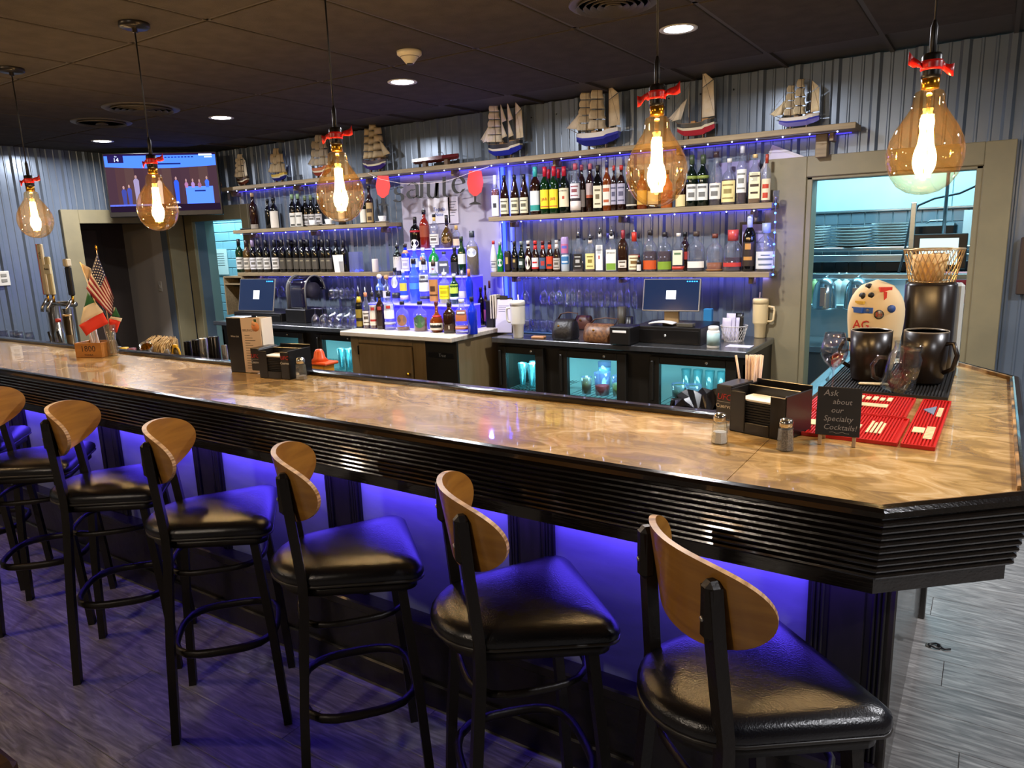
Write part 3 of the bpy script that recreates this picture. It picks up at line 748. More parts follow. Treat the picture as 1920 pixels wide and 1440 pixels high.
MB().lathe([(.006, 0), (.006, .012), (.014, .018), (.012, .028), (0, .030)], 12, Matrix.Translation((W-.455, -.012, .66)) @ Matrix.Rotation(math.pi/2, 4, 'X')).build('knob', M_BRASS, d)
for z in (.78, .3): MB().cyl((.095, -.014, z), (.095, -.014, z+.07), .006).build('hinge', mat('hinge_dark', '#2a241c', .4, .7), d)
pl = MB().bbox((W-.27, -.003, .80), (W-.03, 0, .84), .001).build('name_plate', mat('plate_dark', '#0c0b0a', .3), cb)
text('True', .036, mat('plate_silver', '#c9c6bf', .3, .8), pl, face((W-.14, -.0035, .82), (0, -1)), shear=.3)
ptop = thing('display_platform', 'whitewashed wooden slab carrying the lit bottle steps', 'countertop', (-4.31, 4.02, .932))
MB().bbox((0, 0, 0), (1.125, BACK-.03-4.02, .038), .006).build('slab', M_WTOP, ptop)
PZT = .970
# lit acrylic steps
M_ACR = mat('lit_acrylic', '#4a44d8', .3, emit='#2c22f0', estr=.62)
M_ACRT = mat('acrylic_edge', '#b0aaf0', .2, emit='#7d76ff', estr=.35)
st1 = pyy(790, 571, 4.36).z; st2 = pyy(800, 518, 4.58).z; st3 = pyy(810, 466, 4.82).z
xs1 = (pyy(692, 571, 4.36).x, pyy(868, 571, 4.36).x); xs2 = (pyy(728, 518, 4.58).x, pyy(872, 518, 4.58).x); xs3 = (pyy(764, 466, 4.82).x, pyy(860, 466, 4.82).x)
for (xa, xb), y0, y1, zt, lb in ((xs1, 4.36, 4.578, st1, 'lowest glowing violet acrylic step of the bottle display'), (xs2, 4.58, 4.818, st2, 'middle glowing violet acrylic step of the bottle display'), (xs3, 4.82, 5.05, st3, 'topmost glowing violet acrylic step of the bottle display')):
    ls = thing('lit_bottle_step', lb, 'bottle display', (xa, y0, PZT), group='lit acrylic steps')
    MB().box((0, 0, 0), (xb-xa, y1-y0, zt-PZT-.012)).build('riser', M_ACR, ls)
    MB().bbox((-.006, -.010, zt-PZT-.012), (xb-xa+.006, y1-y0, zt-PZT), .003).build('tread', M_ACRT, ls)
# white board behind and blue strip beside it
bd = thing('back_board', 'glossy off-white board behind the lit bottle display', 'board', (-4.54, BACK-.030, .985))
MB().bbox((0, -.012, 0), (1.08, 0, 1.245), .003).build('panel', mat('white_board', '#a9a3b0', .35, var='#9c96a4', vscale=2), bd)
vs_ = thing('led_strip_light', 'vertical blue led strip glowing beside the white board', 'led strip', (-3.43, BACK-.03, 1.0))
MB().bbox((-.014, -.012, 0), (.014, 0, 1.22), .003).build('strip', emis('blue_led', '#2030ff', 5), vs_)
lamp('led_strip_glow', 'AREA', (0, -.03, .6), 2.2, (.12, .14, 1.0), .03, size_y=1.2, rot=(math.pi/2, 0, 0), parent=vs_)
# shelves
M_SHELF = mat('weathered_shelf', '#93805f', .6, var='#7d6c51', vscale=5, stretch=(1, 12, 12), bump=.1, bscale=30)
SY = 4.92
def shelf(x0, x1, zt, lb, th=.036, nbr=3, led=0):
    o = thing('wall_shelf', lb, 'shelf', (x0, SY, zt-th))
    MB().bbox((0, 0, 0), (x1-x0, BACK-.021-SY, th), .003).build('board', M_SHELF, o)
    for k in range(nbr):
        x = .15+(x1-x0-.3)*k/max(1, nbr-1)
        MB().bbox((x-.012, .10, -.05), (x+.012, BACK-.021-SY, 0), .003).build('bracket', M_SHELF, o)
    if led:
        MB().box((.05, .185, -.006), (x1-x0-.05, .193, 0)).build('led_tape', emis('violet_led_tape', '#4a40ff', .7), o)
        lamp('shelf_led', 'AREA', ((x1-x0)/2, .17, -.010), led, (.20, .18, 1.0), x1-x0-.1, size_y=.01, rot=(math.radians(25), 0, 0), parent=o)
    return o
ZT, Z2, Z3 = 2.264, 1.822, 1.378
tsh = shelf(-7.0, -.752, ZT, 'long wooden shelf of model ships under the ceiling', nbr=7, led=.7)
MB().bbox((6.0, .13, -.14), (6.07, BACK-.021-SY, 0), .004).build('support_block', M_SHELF, tsh)
shelf(-3.45, -1.22, Z2, 'wooden shelf of whiskey bottles beside the white board', led=.45)
shelf(-3.45, -1.22, Z3, 'wooden shelf of bourbon and beer above the hanging stemware', led=1.25)
shelf(-6.76, -4.57, Z2, 'wooden shelf of wine and coffee cups beside television', led=.4)
shelf(-6.76, -4.57, Z3, 'wooden shelf of wine and candles above the dispenser', led=.55)
# television
tl, tr = Vector((-7.55, 4.07)), Vector((-6.72, 4.80)); tc = (tl+tr)/2; td = (tr-tl); tw = td.length; ang = math.atan2(td.y, td.x)
tv = thing('television', 'wall-mounted television showing a blue stage scene', 'television', (tc.x, tc.y, 1.985), ang)
TH = .63
MB().bbox((-tw/2, 0, 0), (tw/2, .045, TH), .006).build('bezel', mat('tv_bezel', '#0b090a', .3), tv)
MB().bbox((-tw/2+.15, .045, .12), (tw/2-.15, .085, TH-.12), .01).build('back_housing', mat('tv_bezel', '#0b090a', .3), tv)
MB().cyl((0, .085, .3), (0, .50, .3), .03).build('wall_arm', M_IRON, tv)
def em(c, s=.75): return emis('tv_'+c, c, s)
scr = MB().box((-tw/2+.018, -.002, .05), (tw/2-.018, .0, TH-.015)).build('screen', em('#493a52', .55), tv)
fw = tw-.036
def sp(u0, v0, u1, v1, c, s=.75, dd=.0025):
    return MB().box((-fw/2+fw*u0, -dd, .05+(TH-.065)*v0), (-fw/2+fw*u1, -.0018, .05+(TH-.065)*v1)).build('picture_area', em(c, s), scr)
bnd = MB(); n = 14; v_ = []
for i in range(n+1):
    u = i/n; yb = .785-.035*math.sin(u*math.pi); v_ += [(-fw/2+fw*u, -.0024, .05+(TH-.065)*yb), (-fw/2+fw*u, -.0024, .05+(TH-.065)*.97)]
bnd.add(v_, [(2*i, 2*i+2, 2*i+3, 2*i+1) for i in range(n)]).build('picture_area', em('#3f6dff', .95), scr)
sp(.0, .97, 1, 1, '#20123a'); sp(.03, .85, .17, .97, '#241a52', .6, .003)
text('14', .055, em('#cfe2ff', 1), scr, face((-fw/2+fw*.105, -.0033, .05+(TH-.065)*.90), (0, -1)), 'lettering', .0002)
text('TV', .02, em('#cfe2ff', 1), scr, face((-fw/2+fw*.105, -.0033, .05+(TH-.065)*.955), (0, -1)), 'lettering', .0002)
for i in range(12): sp(.0+i/12, .12, (i+1)/12, .775, ('#4d3542', '#563b40', '#5d4444', '#4a3340')[i % 4], .5, .0021)
sp(0, .0, 1, .12, '#2c1c34', .4); sp(.0, .10, .42, .13, '#5a6ad8')
sp(.70, .12, .95, .42, '#4a76ff', .9, .003); sp(.78, .33, .88, .355, '#1b2a78', .5, .0035)
for u, h, c, w in ((.14, .44, '#39418f', .045), (.19, .46, '#3d479b', .04), (.26, .62, '#8f84a8', .05), (.62, .58, '#2f55dd', .045), (.71, .54, '#a06b96', .035), (.77, .54, '#9a7bb8', .035), (.83, .53, '#8d5f83', .035), (.90, .58, '#3a66ef', .04), (.47, .58, '#c8c6e8', .045)):
    f_ = MB(); z0 = .05+(TH-.065)*(.13 if u < .68 else .40); zt = .05+(TH-.065)*h; x = -fw/2+fw*u; ww = fw*w/2
    f_.add([(x-ww*.7, -.0032, z0), (x+ww*.7, -.0032, z0), (x+ww, -.0032, zt-.045), (x+ww*.5, -.0032, zt-.025), (x-ww*.5, -.0032, zt-.025), (x-ww, -.0032, zt-.045)], [(0, 1, 2, 3, 4, 5)])
    f_.build('picture_figure', em(c, .7), scr)
    MB().add([(x+ww*.42*math.cos(a*math.pi/4), -.0034, zt-.008+.018*math.sin(a*math.pi/4)) for a in range(8)], [tuple(range(8))]).build('picture_figure', em('#b08a8a', .6), scr)
text('with', .032, em('#e8ecff', 1), scr, face((-fw/2+fw*.60, -.0036, .05+(TH-.065)*.15), (0, -1)), 'lettering', .0002)
text('foundation.', .032, em('#e8ecff', 1), scr, face((-fw/2+fw*.57, -.0036, .05+(TH-.065)*.065), (0, -1)), 'lettering', .0002)
[sp(.42+.03*i, .925, .44+.03*i, .945, '#1b2a78', .4, .003) for i in range(13)]; sp(.44, .81, .68, .835, '#1b2a78', .4, .003)
sp(.85, .955, .97, .985, '#cfe2ff', 1, .0036); sp(.90, .92, .97, .94, '#cfe2ff', 1, .0036)
lamp('screen_glow', 'AREA', (0, -.03, .32), 2.2, (.30, .40, 1.0), 1.0, size_y=.5, rot=(math.pi/2, 0, 0), parent=tv)
# ================================================================== BOTTLES
PRF = {
 'wine': [(.9, 0), (1, .015), (1, .60), (.92, .66), (.55, .735), (.40, .785), (.37, .83), (.37, .985), (.41, .988), (.41, 1), (0, 1)],
 'liq': [(.92, 0), (1, .02), (1, .60), (.94, .66), (.68, .73), (.42, .78), (.36, .82), (.36, 1), (0, 1)],
 'beer': [(.9, 0), (1, .02), (1, .52), (.9, .60), (.58, .70), (.44, .80), (.38, .95), (.43, .955), (.43, 1), (0, 1)],
 'dec': [(.85, 0), (1, .04), (1, .48), (.93, .58), (.66, .68), (.32, .74), (.26, .79), (.26, 1), (0, 1)],
 'ball': [(.62, 0), (.95, .10), (1, .24), (.90, .42), (.52, .55), (.27, .63), (.22, .72), (.22, 1), (0, 1)],
 'fat': [(.88, 0), (1, .03), (1, .52), (.95, .60), (.74, .69), (.36, .75), (.28, .80), (.28, 1), (0, 1)],
 'cone': [(.95, 0), (1, .02), (1, .45), (.8, .62), (.5, .80), (.36, .88), (.33, 1), (0, 1)],
 'can': [(.80, 0), (1, .07), (1, .90), (.86, .97), (.82, 1), (.0, .985)],
}
NECK = {'wine': .41, 'liq': .38, 'beer': .44, 'dec': .28, 'ball': .24, 'fat': .31, 'cone': .36, 'can': .8}
BODY = {}
def body_mat(k):
    if k in BODY: return BODY[k]
    op = {'grn': '#0d2a12', 'dgn': '#0a140c', 'brn': '#24100a', 'blk': '#0a0909', 'amb': '#6e2f0c', 'red': '#7c1d0d', 'wht': '#d8d6d0', 'gre': '#0c7a2e', 'blu': '#1430c8', 'tan': '#4a3313', 'orc': '#a8541a', 'choc': '#2a160c'}
    if k in op: m = mat('glass_'+k, op[k], .07, spec=.6, coat=.4)
    elif k == 'clr': m = glass('clear_bottle', '#f1f4f8', .2, opacity=.07, body='#cfd6f0')
    elif k == 'sky': m = glass('sky_bottle', '#b9d4ff', .13, opacity=.25, body='#6fa0ff')
    elif k == 'cgn': m = glass('pale_green_bottle', '#6fa777', .13, opacity=.35, body='#1d4f2a')
    BODY[k] = m
    return m
def solid(c, r=.45): return mat('solid_'+c, c, r)
PLACED = []
def bottle(x, y, z, R, H, kind, body, label=None, l0=.12, l1=.48, cap='#151515', pr=None, liquid=None, fill=.5, sq=False, pour=False, rot=None, band=None, neck=None, name='bottle', lb='', cat='bottle', group=None, word=None, wordc='#201a14', capr=1.12, caph=.11, flat=1.0, ball=None, oval=False):
    ext = 1.12 if sq else 1.0
    for (x2, y2, z2, r2) in PLACED:
        if abs(z-z2) < .02: R = max(R*.62, min(R, (math.hypot(x-x2, y-y2)-r2-.001)/ext)) if math.hypot(x-x2, y-y2) < r2+R*ext else R
    PLACED.append((x, y, z, R*ext))
    o = thing(name, lb, cat, (x, y, z), group=group)
    if rot is None: rot = .6*math.atan2(-x, y) + random.uniform(-.12, .12)
    o.rotation_euler.z = rot
    prof = PRF[kind]; pw = 5.5 if sq else 2; n = 16
    MB().lathe([(r*R, t*H) for r, t in prof], n, None, pw, sy=flat).build('glass_body', body_mat(body) if isinstance(body, str) else body, o)
    def rad(t):
        for (r0, t0), (r1, t1) in zip(prof, prof[1:]):
            if t0 <= t <= t1: return r0+(r1-r0)*(t-t0)/max(1e-9, t1-t0)
        return prof[-1][0]
    if liquid:
        pts = [(0, .012), (rad(.02)*.9, .012)]+[(r*.93, t) for r, t in prof if .03 < t < fill]+[(rad(fill)*.93, fill), (0, fill)]
        MB().lathe([(r*R, t*H) for r, t in pts], n, None, pw, sy=flat).build('liquid', mat('liquid_'+liquid, liquid, .1, spec=.5), o)
    if label:
        hw = math.radians(64 if not sq else 42)
        def patch(t0, t1, k, a=hw, inset=0):
            p = [(R*(rad(t)*k), H*t) for t in (t0, (t0+t1)/2, t1)]
            return MB().lathe(p, 10, None, pw, sy=flat, a0=-math.pi/2-a, a1=-math.pi/2+a)
        if oval:
            q = MB(); vs = []; tm, th_ = (l0+l1)/2, (l1-l0)/2
            for i in range(16):
                a = 2*math.pi*i/16; an = -math.pi/2+math.radians(46)*math.cos(a); t_ = tm+th_*math.sin(a); r_ = R*rad(t_)*1.012; vs.append((r_*math.cos(an), r_*math.sin(an)*flat, H*t_))
            vs.append((0, -R*rad(tm)*1.03*flat, H*tm)); lbo = q.add(vs, [(i, (i+1) % 16, 16) for i in range(16)]).build('label', solid(label), o)
        else: lbo = patch(l0, l1, 1.012).build('label', solid(label), o)
        if pr:
            d = l1-l0; k = 1.024
            m2 = MB()
            for s0, s1, aa in pr[1]:
                q = patch(l0+d*s0, l0+d*s1, k, hw*aa); m2.add(q.v, q.f)
            m2.build('label_print', solid(pr[0]), lbo)['kind'] = 'stuff'
        if word:
            zc = H*(l0+(l1-l0)*word[2]) if len(word) > 2 else H*(l0+l1)/2
            text(word[0], R*word[1], solid(wordc), lbo, face((0, -R*1.035*flat, zc), (0, -1)), 'lettering', .0003)
    if band:
        MB().lathe([(R*rad(t)*1.02, H*t) for t in (band[1], band[2])], n, None, pw, sy=flat).build('neck_label' if band[1] > .6 else 'band', solid(band[0]), o)
    if cap:
        rn = NECK[kind]*R*capr; top = H
        if ball: MB().sphere((0, 0, H+R*ball*.6), R*ball, 10).build('stopper', solid(cap), o)
        else: MB().lathe([(rn, H*(1-caph)), (rn, H*1.003), (rn*.9, H*1.006), (0, H*1.006)], 12).build('cap', solid(cap, .35), o)
    if pour:
        MB().lathe([(R*.2, H), (R*.2, H*1.03), (R*.09, H*1.05), (R*.06, H*1.15), (0, H*1.15)], 8, Matrix.Translation((0, 0, 0))).build('pour_spout', mat('pour_steel', '#c8ccd2', .2, .9), o)
    return o
def B(px, top, bot, w, Y, z, kind, body, **k):
    p = pyy(px, (top+bot)/2, Y); s = m_per_px(p)
    H = (bot-top)*s*1.02; w *= 1.1
    return bottle(p.x, Y, z, w*s/2, H, kind, body, **k)
LN = [(.15, .22, .7), (.40, .62, .5), (.76, .84, .7)]
DOT = [(.30, .70, .45)]
TOPB = [(.66, .84, .75), (.15, .28, .6)]
U = 'on the shelf beside the white board'
# ---- whiskey shelf
z = Z2; Y = 5.0
B(929, 330, 404, 15, Y, z, 'liq', 'clr', label='#e6e6e4', l0=.02, l1=.52, cap='#e8e8e8', caph=.3, pr=('#23262b', [(.40, .62, .35)]), liquid='#8a3a14', fill=.66, lb='slim rum bottle with white label and white neck next to white board', cat='bottle')
for px in (946, 965, 983): B(px, 331, 404, 16, Y, z, 'cone', 'brn', label='#d7d0ae', l0=.06, l1=.44, cap='#1d1d22', pr=('#5d5a48', LN), lb='dark cone-necked whiskey bottle with cream label beside the white board', group='cone-necked whiskeys')
B(1004, 318, 403, 19, Y, z, 'liq', 'brn', label='#d8dde0', l0=.08, l1=.50, cap='#3fb0ae', caph=.2, pr=('#1f8f86', [(.02, .30, 1)]), lb='whiskey bottle with white and teal label and teal capsule')
for px in (1030, 1048): B(px, 320, 400, 14, 5.08, z, 'liq', 'grn', label='#e8c92c', l0=.12, l1=.5, cap='#b8182c', caph=.2, lb='green bottle with red capsule standing behind the yellow-label scotch', group='second row green bottles')
for px in (1022, 1039): B(px, 319, 403, 17, Y-.01, z, 'liq', 'grn', label='#efd21e', l0=.12, l1=.52, cap='#c21a30', caph=.2, word=('J&B', .75), wordc='#b5301c', pr=('#c2571f', [(.08, .14, .8)]), lb='green scotch bottle with yellow label and red letters', group='yellow label scotch')
B(1058, 319, 402, 18, Y, z, 'liq', 'dgn', label='#e0d6b2', l0=.14, l1=.54, cap='#b81c30', caph=.2, word=('JAMESON', .36, .86), pr=('#b4472c', [(.42, .58, .2)]), lb='dark green whiskey bottle with arched cream label and red capsule')
B(1079, 313, 400, 18, Y, z, 'liq', 'clr', label='#d9d6d8', l0=.30, l1=.60, cap='#c05a6c', caph=.12, liquid='#3a1a12', fill=.6, pr=('#8c4850', LN), band=('#e8dcd2', .05, .24), lb='tall clear bourbon bottle with two white labels and pink cap')
B(1091, 315, 400, 14, 5.08, z, 'liq', 'brn', cap='#c05a6c', label='#9a8d84', lb='brown bottle with pink cap in the back row of the whiskey shelf')
B(1107, 312, 398, 16, 5.07, z, 'liq', 'brn', label='#b9a8a6', l0=.3, l1=.6, cap='#c4707c', pr=('#b0563a', [(.0, .2, .8)]), lb='brown bourbon bottle with pinkish label and rose cap')
B(1121, 316, 398, 17, Y, z, 'sq' if 0 else 'liq', 'blk', label='#ddd6b8', l0=.08, l1=.56, cap='#3d3528', sq=True, pr=('#6a6046', LN), lb='square black bottle with tall cream label and ornate neck')
B(1138, 309, 396, 18, Y, z, 'liq', 'amb', label='#e8ddcc', l0=.12, l1=.54, cap='#2d2f66', pour=True, pr=('#b4552a', TOPB), lb='amber bottle with white and orange label and violet pour spout')
for px in (1151, 1165): B(px, 315, 395, 15, Y, z, 'liq', 'brn', label='#a9a6b8', l0=.14, l1=.60, cap='#c2352c', caph=.10, pr=('#51506a', LN), lb='brown whiskey bottle with lavender grey label and red cap', group='red capped whiskeys')
B(1184, 318, 393, 20, Y, z, 'dec', 'blk', label='#2a241c', l0=.08, l1=.5, cap='#2a2a2a', pr=('#d8d0bc', [(.05, .12, .9), (.88, .95, .4)]), lb='black bottle with white outlined triangle label behind the bulb')
B(1204, 322, 392, 18, Y, z, 'liq', 'amb', label='#c8a044', cap='#3a2a18', lb='amber bottle with gold label on the whiskey shelf')
B(1225, 325, 391, 20, Y, z, 'fat', 'brn', label='#cdb98a', cap='#2d1d12', lb='squat brown bottle with beige label on the whiskey shelf')
B(1250, 322, 389, 20, Y, z, 'liq', 'orc', label='#7b2e1c', cap='#241710', lb='orange-brown bottle with dark red label on the whiskey shelf')
B(1277, 318, 388, 18, Y, z, 'liq', 'brn', label='#d9c78e', l0=.02, l1=.32, cap='#d9c78e', caph=.04, lb='brown bottle with low straw coloured label')
for px in (1297, 1318): B(px, 295, 386, 20, Y, z, 'wine', 'dgn', label='#d9d8d0', l0=.12, l1=.44, cap='#3d4a30', caph=.17, pr=('#6a6a66', [(.72, .86, .7), (.2, .5, .5)]), band=('#7d8a3c', .54, .60), lb='dark green single malt bottle with white label and olive capsule', group='green single malts')
B(1342, 290, 385, 21, Y, z, 'wine', 'clr', label='#d6d4cc', l0=.12, l1=.42, cap='#3d2a28', caph=.10, liquid='#3b2414', fill=.3, pr=('#6a6a66', [(.72, .86, .7), (.2, .5, .5)]), lb='clear single malt bottle with white label and dark cap')
B(1367, 302, 384, 27, Y, z, 'fat', 'clr', label='#e2d08e', l0=.06, l1=.52, cap='#e2ddd0', caph=.08, liquid='#5c3a16', fill=.55, pr=('#8a7a44', LN), lb='round-shouldered bottle with big pale yellow label and white cork')
B(1391, 279, 382, 22, Y, z, 'liq', 'clr', label='#dddcd6', l0=.20, l1=.60, cap='#cfd0d6', caph=.12, liquid='#4a2c14', fill=.5, pr=('#77776f', LN), lb='tallest clear whiskey bottle with long white label')
B(1415, 295, 382, 21, Y, z, 'liq', 'clr', label='#e6dcae', l0=.10, l1=.64, cap='#d8b878', caph=.07, liquid='#b98a34', fill=.62, sq=True, pr=('#3b2a1a', [(.18, .26, .7), (.45, .55, .8), (.82, .88, .9)]), lb='square clear bottle with tall cream banded label and cork')
B(1437, 294, 380, 26, Y, z, 'fat', 'clr', label='#d9c9a8', l0=.06, l1=.50, cap='#a0341c', caph=.18, liquid='#7a3410', fill=.42, pr=('#b4341c', [(.1, .35, .5), (.55, .75, .6)]), lb='clear rye bottle with red neck and colourful narrow label')
p = pyy(1455, 370, 4.99); sgl = thing('shot_glass', 'small shot glass at the end of the whiskey shelf', 'glass', (p.x, 4.99, Z2))
MB().lathe([(0, .004), (.016, .004), (.018, .0), (.022, .075), (.020, .075), (.016, .012), (0, .012)], 14).build('bowl', body_mat('clr'), sgl)
MB().lathe([(0, .012), (.0155, .012), (.017, .04), (0, .04)], 14).build('liquid', mat('liquid_#c8a45a', '#c8a45a', .2), sgl)
# ---- bourbon and beer shelf
z = Z3
B(926, 456, 512, 13, Y, z, 'cone', 'wht', label='#cfcabc', cap='#c03a30', l0=.1, l1=.4, pr=('#7a7a7c', LN), lb='white frosted vodka bottle with red cap at the shelf end by the white board')
B(938, 457, 511, 12, Y, z, 'beer', 'gre', label='#dfe2da', l0=.18, l1=.44, cap='#9aa3a0', oval=True, lb='bright green beer bottle with white oval label')
o = B(952, 474, 512, 12.5, Y, z, 'can', solid('#14100e', .3), cap=None, label='#2a1f14', pr=('#b89a54', [(.35, .75, .3)]), l0=.1, l1=.9, name='beer_can', cat='can', lb='black stout can with gold harp mark'); 
B(965, 456, 511, 12.5, Y, z, 'beer', 'blk', label='#191310', l0=.14, l1=.46, cap='#2b241c', pr=('#b89a54', [(.55, .85, .3)]), lb='black stout bottle with dark label beside the black can')
B(978, 456, 511, 12.5, Y, z, 'beer', 'dgn', label='#27362c', l0=.14, l1=.44, cap='#7f8a84', pr=('#bfc8c0', DOT), lb='dark green beer bottle with pale round emblem')
B(991, 455, 511, 13, Y, z, 'beer', 'brn', label='#e2dcc6', l0=.08, l1=.52, cap='#d0c8bc', oval=True, band=('#e2dcc6', .76, .82), pr=None, lb='brown beer bottle with tall cream oval label')
B(1004, 455, 511, 13, Y, z, 'beer', 'brn', label='#dcd8d6', l0=.10, l1=.46, cap='#d0302a', band=('#d0302a', .72, .86), pr=('#c02a28', [(.0, .16, 1), (.5, .65, .6)]), lb='brown beer bottle with white label and red neck band')
B(1018, 455, 511, 13, Y, z, 'beer', 'brn', label='#3c5672', l0=.10, l1=.46, cap='#5a1c18', band=('#c93a2a', .74, .86), pr=('#b03a34', DOT), lb='brown beer bottle with blue label and red neck')
B(1031, 455, 511, 13, Y, z, 'beer', 'brn', label='#d4421c', l0=.10, l1=.50, cap='#3a1a14', band=('#d4421c', .74, .88), pr=('#26333f', [(.2, .4, .6)]), lb='brown beer bottle with orange label and orange neck')
B(1044, 453, 510, 13, Y, z, 'beer', 'brn', label='#b4aca0', l0=.08, l1=.44, cap='#c8c2b6', band=('#ddd6cc', .74, .88), pr=('#5f584c', LN), lb='brown beer bottle with grey label and white neck')
B(1060, 480, 511, 14, Y, z, 'can', solid('#b9c4cc', .3), cap=None, label='#3f78a8', l0=.45, l1=.9, pr=('#dfe6ea', [(.2, .4, .7)]), name='seltzer_can', cat='can', lb='blue and white seltzer can holding up a pink can')
B(1059, 448, 480, 13.5, Y, z+.0+(31*m_per_px(pyy(1060, 496, Y)))*1.025, 'can', solid('#a48ab8', .3), cap=None, label='#c06a8c', l0=.1, l1=.6, pr=('#5b64c0', [(.5, .8, .6)]), name='seltzer_can', cat='can', lb='pink and violet can stacked on a blue seltzer can')
B(1085, 442, 510, 18, Y, z, 'liq', 'clr', label='#1c1a1a', l0=.08, l1=.48, cap='#17151a', sq=True, liquid='#4a1f0c', fill=.22, pour=True, pr=('#b8b6b0', LN), lb='square whiskey bottle with black label and steel pour spout')
B(1107, 446, 510, 18, Y, z, 'liq', 'clr', label='#e6d98e', l0=.08, l1=.52, cap='#1c1a1e', sq=True, liquid='#6a3512', fill=.2, pour=True, band=('#d8c8b8', .80, .90), pr=('#8c7a34', LN), lb='square whiskey bottle with pale yellow label and pour spout')
B(1141, 440, 508, 16, 5.08, z, 'liq', 'clr', cap='#5050b0', liquid='#5a2c12', fill=.4, lb='clear bottle with violet cap behind the white-label bourbons')
B(1125, 434, 510, 20, Y, z, 'liq', 'clr', label='#e9e7e0', l0=.04, l1=.64, cap='#1e1c20', sq=True, pour=True, band=('#e9e7e0', .82, .92), word=('JIM BEAM', .34, .80), pr=('#b03a34', [(.44, .58, .2)]), lb='square bourbon bottle with tall white label and red seal')
B(1147, 438, 510, 20, Y, z, 'liq', 'clr', label='#e9e7dc', l0=.04, l1=.56, cap='#1e1c20', sq=True, pour=True, band=('#e9e7e0', .82, .92), word=('JIM BEAM', .34, .84), pr=('#7ca43a', [(.02, .34, .95)]), lb='square bourbon bottle with white and lime green label')
B(1168, 436, 511, 21, Y, z, 'liq', 'choc', label='#d8d0c0', l0=.10, l1=.28, cap='#9c3038', caph=.22, sq=True, pr=('#4a3a2c', TOPB), lb='dark brown square bottle with low white label and red neck')
B(1189, 440, 511, 20, Y, z, 'liq', 'clr', label='#e4dab4', l0=.06, l1=.42, cap='#c8321c', caph=.24, pour=True, liquid='#7a3a12', fill=.45, pr=('#7a5a2c', LN), lb='clear bourbon bottle with cream label and bright red dipped neck')
B(1198, 482, 512, 8, 4.955, z, 'wine', 'blk', label='#d6d2c8', l0=.08, l1=.46, cap='#7a1a1a', lb='miniature wine bottle standing in front of the bourbon')
B(1219, 438, 512, 25, Y, z, 'fat', 'clr', label='#c8501c', l0=.06, l1=.28, cap='#2a2320', liquid='#3a1808', fill=.50, flat=.8, lb='amber whiskey bottle with low orange label')
B(1246, 441, 512, 25, Y, z, 'fat', 'clr', label='#7d9a2c', l0=.06, l1=.26, cap='#2a2320', liquid='#3d1c0a', fill=.52, flat=.8, lb='amber whiskey bottle with low green label')
B(1284, 440, 510, 17, 5.08, z, 'liq', 'brn', cap='#121212', label='#b03428', l0=.3, l1=.5, lb='brown bottle with black cap behind the cream-label bourbon')
B(1272, 443, 512, 24, Y, z, 'liq', 'clr', label='#e0d8b8', l0=.18, l1=.56, cap='#e4dccb', caph=.08, sq=True, liquid='#4a200e', fill=.5, pr=('#5f7a54', [(.7, .85, .7)]), band=('#c0402c', .06, .14), lb='square bourbon bottle with cream label over a red stripe')
B(1305, 440, 512, 30, Y, z, 'fat', 'clr', label='#e6dfcf', l0=.10, l1=.26, cap='#4a3a2c', liquid='#2d140a', fill=.14, flat=.7, lb='wide clear bourbon bottle nearly empty with narrow white label')
B(1340, 444, 512, 29, Y, z, 'fat', 'clr', label=None, cap='#6a3420', liquid='#a85a14', fill=.24, flat=.7, band=('#8a5a24', .03, .06), lb='clear bourbon bottle with a little golden whiskey left')
B(1374, 436, 511, 33, Y, z, 'dec', 'clr', label='#b8342c', l0=.12, l1=.22, cap='#b8443c', capr=2.0, caph=.26, liquid='#3a1408', fill=.34, flat=.75, lb='round bourbon bottle with large red cap and small red label')
B(1405, 408, 510, 24, Y, z, 'liq', 'blk', label='#2a1d12', l0=.10, l1=.52, cap='#b9c2d8', caph=.24, pr=('#b8823c', [(.70, .95, .4), (.25, .4, .6)]), lb='tall black bottle with gold stag emblem and glass neck')
B(1436, 424, 511, 36, Y, z, 'dec', 'clr', label='#c9c8c0', l0=.06, l1=.42, cap='#8f9aa8', capr=1.6, caph=.2, flat=.75, liquid='#2a1a10', fill=.06, pr=('#5f6a70', [(.2, .3, .6), (.5, .62, .7), (.75, .82, .4)]), lb='clear decanter with white etched pattern at the shelf end')
# ---- wine and cup shelf
z = Z2
B(475, 359, 424, 14, Y, z, 'wine', 'brn', label='#8d8378', l0=.02, l1=.14, cap='#b89878', caph=.1, lb='slender brown wine bottle alone at the shelf end near television')
B(503, 370, 423, 12, 5.03, z, 'wine', 'blk', label=None, cap='#0f0f10', lb='plain black wine bottle behind the bottle with paper label')
B(514, 369, 424, 15, Y, z, 'wine', 'blk', label='#d8cfc0', l0=.02, l1=.56, cap='#141418', lb='black wine bottle with a big beige paper label')
for px in (549, 560): B(px, 362, 421, 13, Y, z, 'wine', 'blk', label='#cdc9bd', l0=.02, l1=.44, cap='#7d9a72', caph=.14, pr=('#4a4a44', [(.05, .2, .5), (.7, .8, .6)]), lb='black wine bottle with white label and sage green capsule', group='green capsule wines')
for px in (573, 584, 597): B(px, 363, 419, 13, 5.08, z, 'wine', 'blk', label='#b9b5b2', l0=.06, l1=.40, cap='#6a7a58', caph=.14, pr=('#55504a', LN), lb='black wine bottle with grey label standing behind the coffee cups', group='wines behind the cups')
B(640, 356, 418, 13, 5.05, z, 'wine', 'blk', label='#b9b5b2', cap='#40342a', lb='black wine bottle behind the bulb on the cup shelf')
B(681, 360, 416, 13, Y, z, 'wine', 'dgn', label='#d6d0c0', l0=.04, l1=.46, cap='#2c2620', lb='green wine bottle with white label beside the ornate bottle')
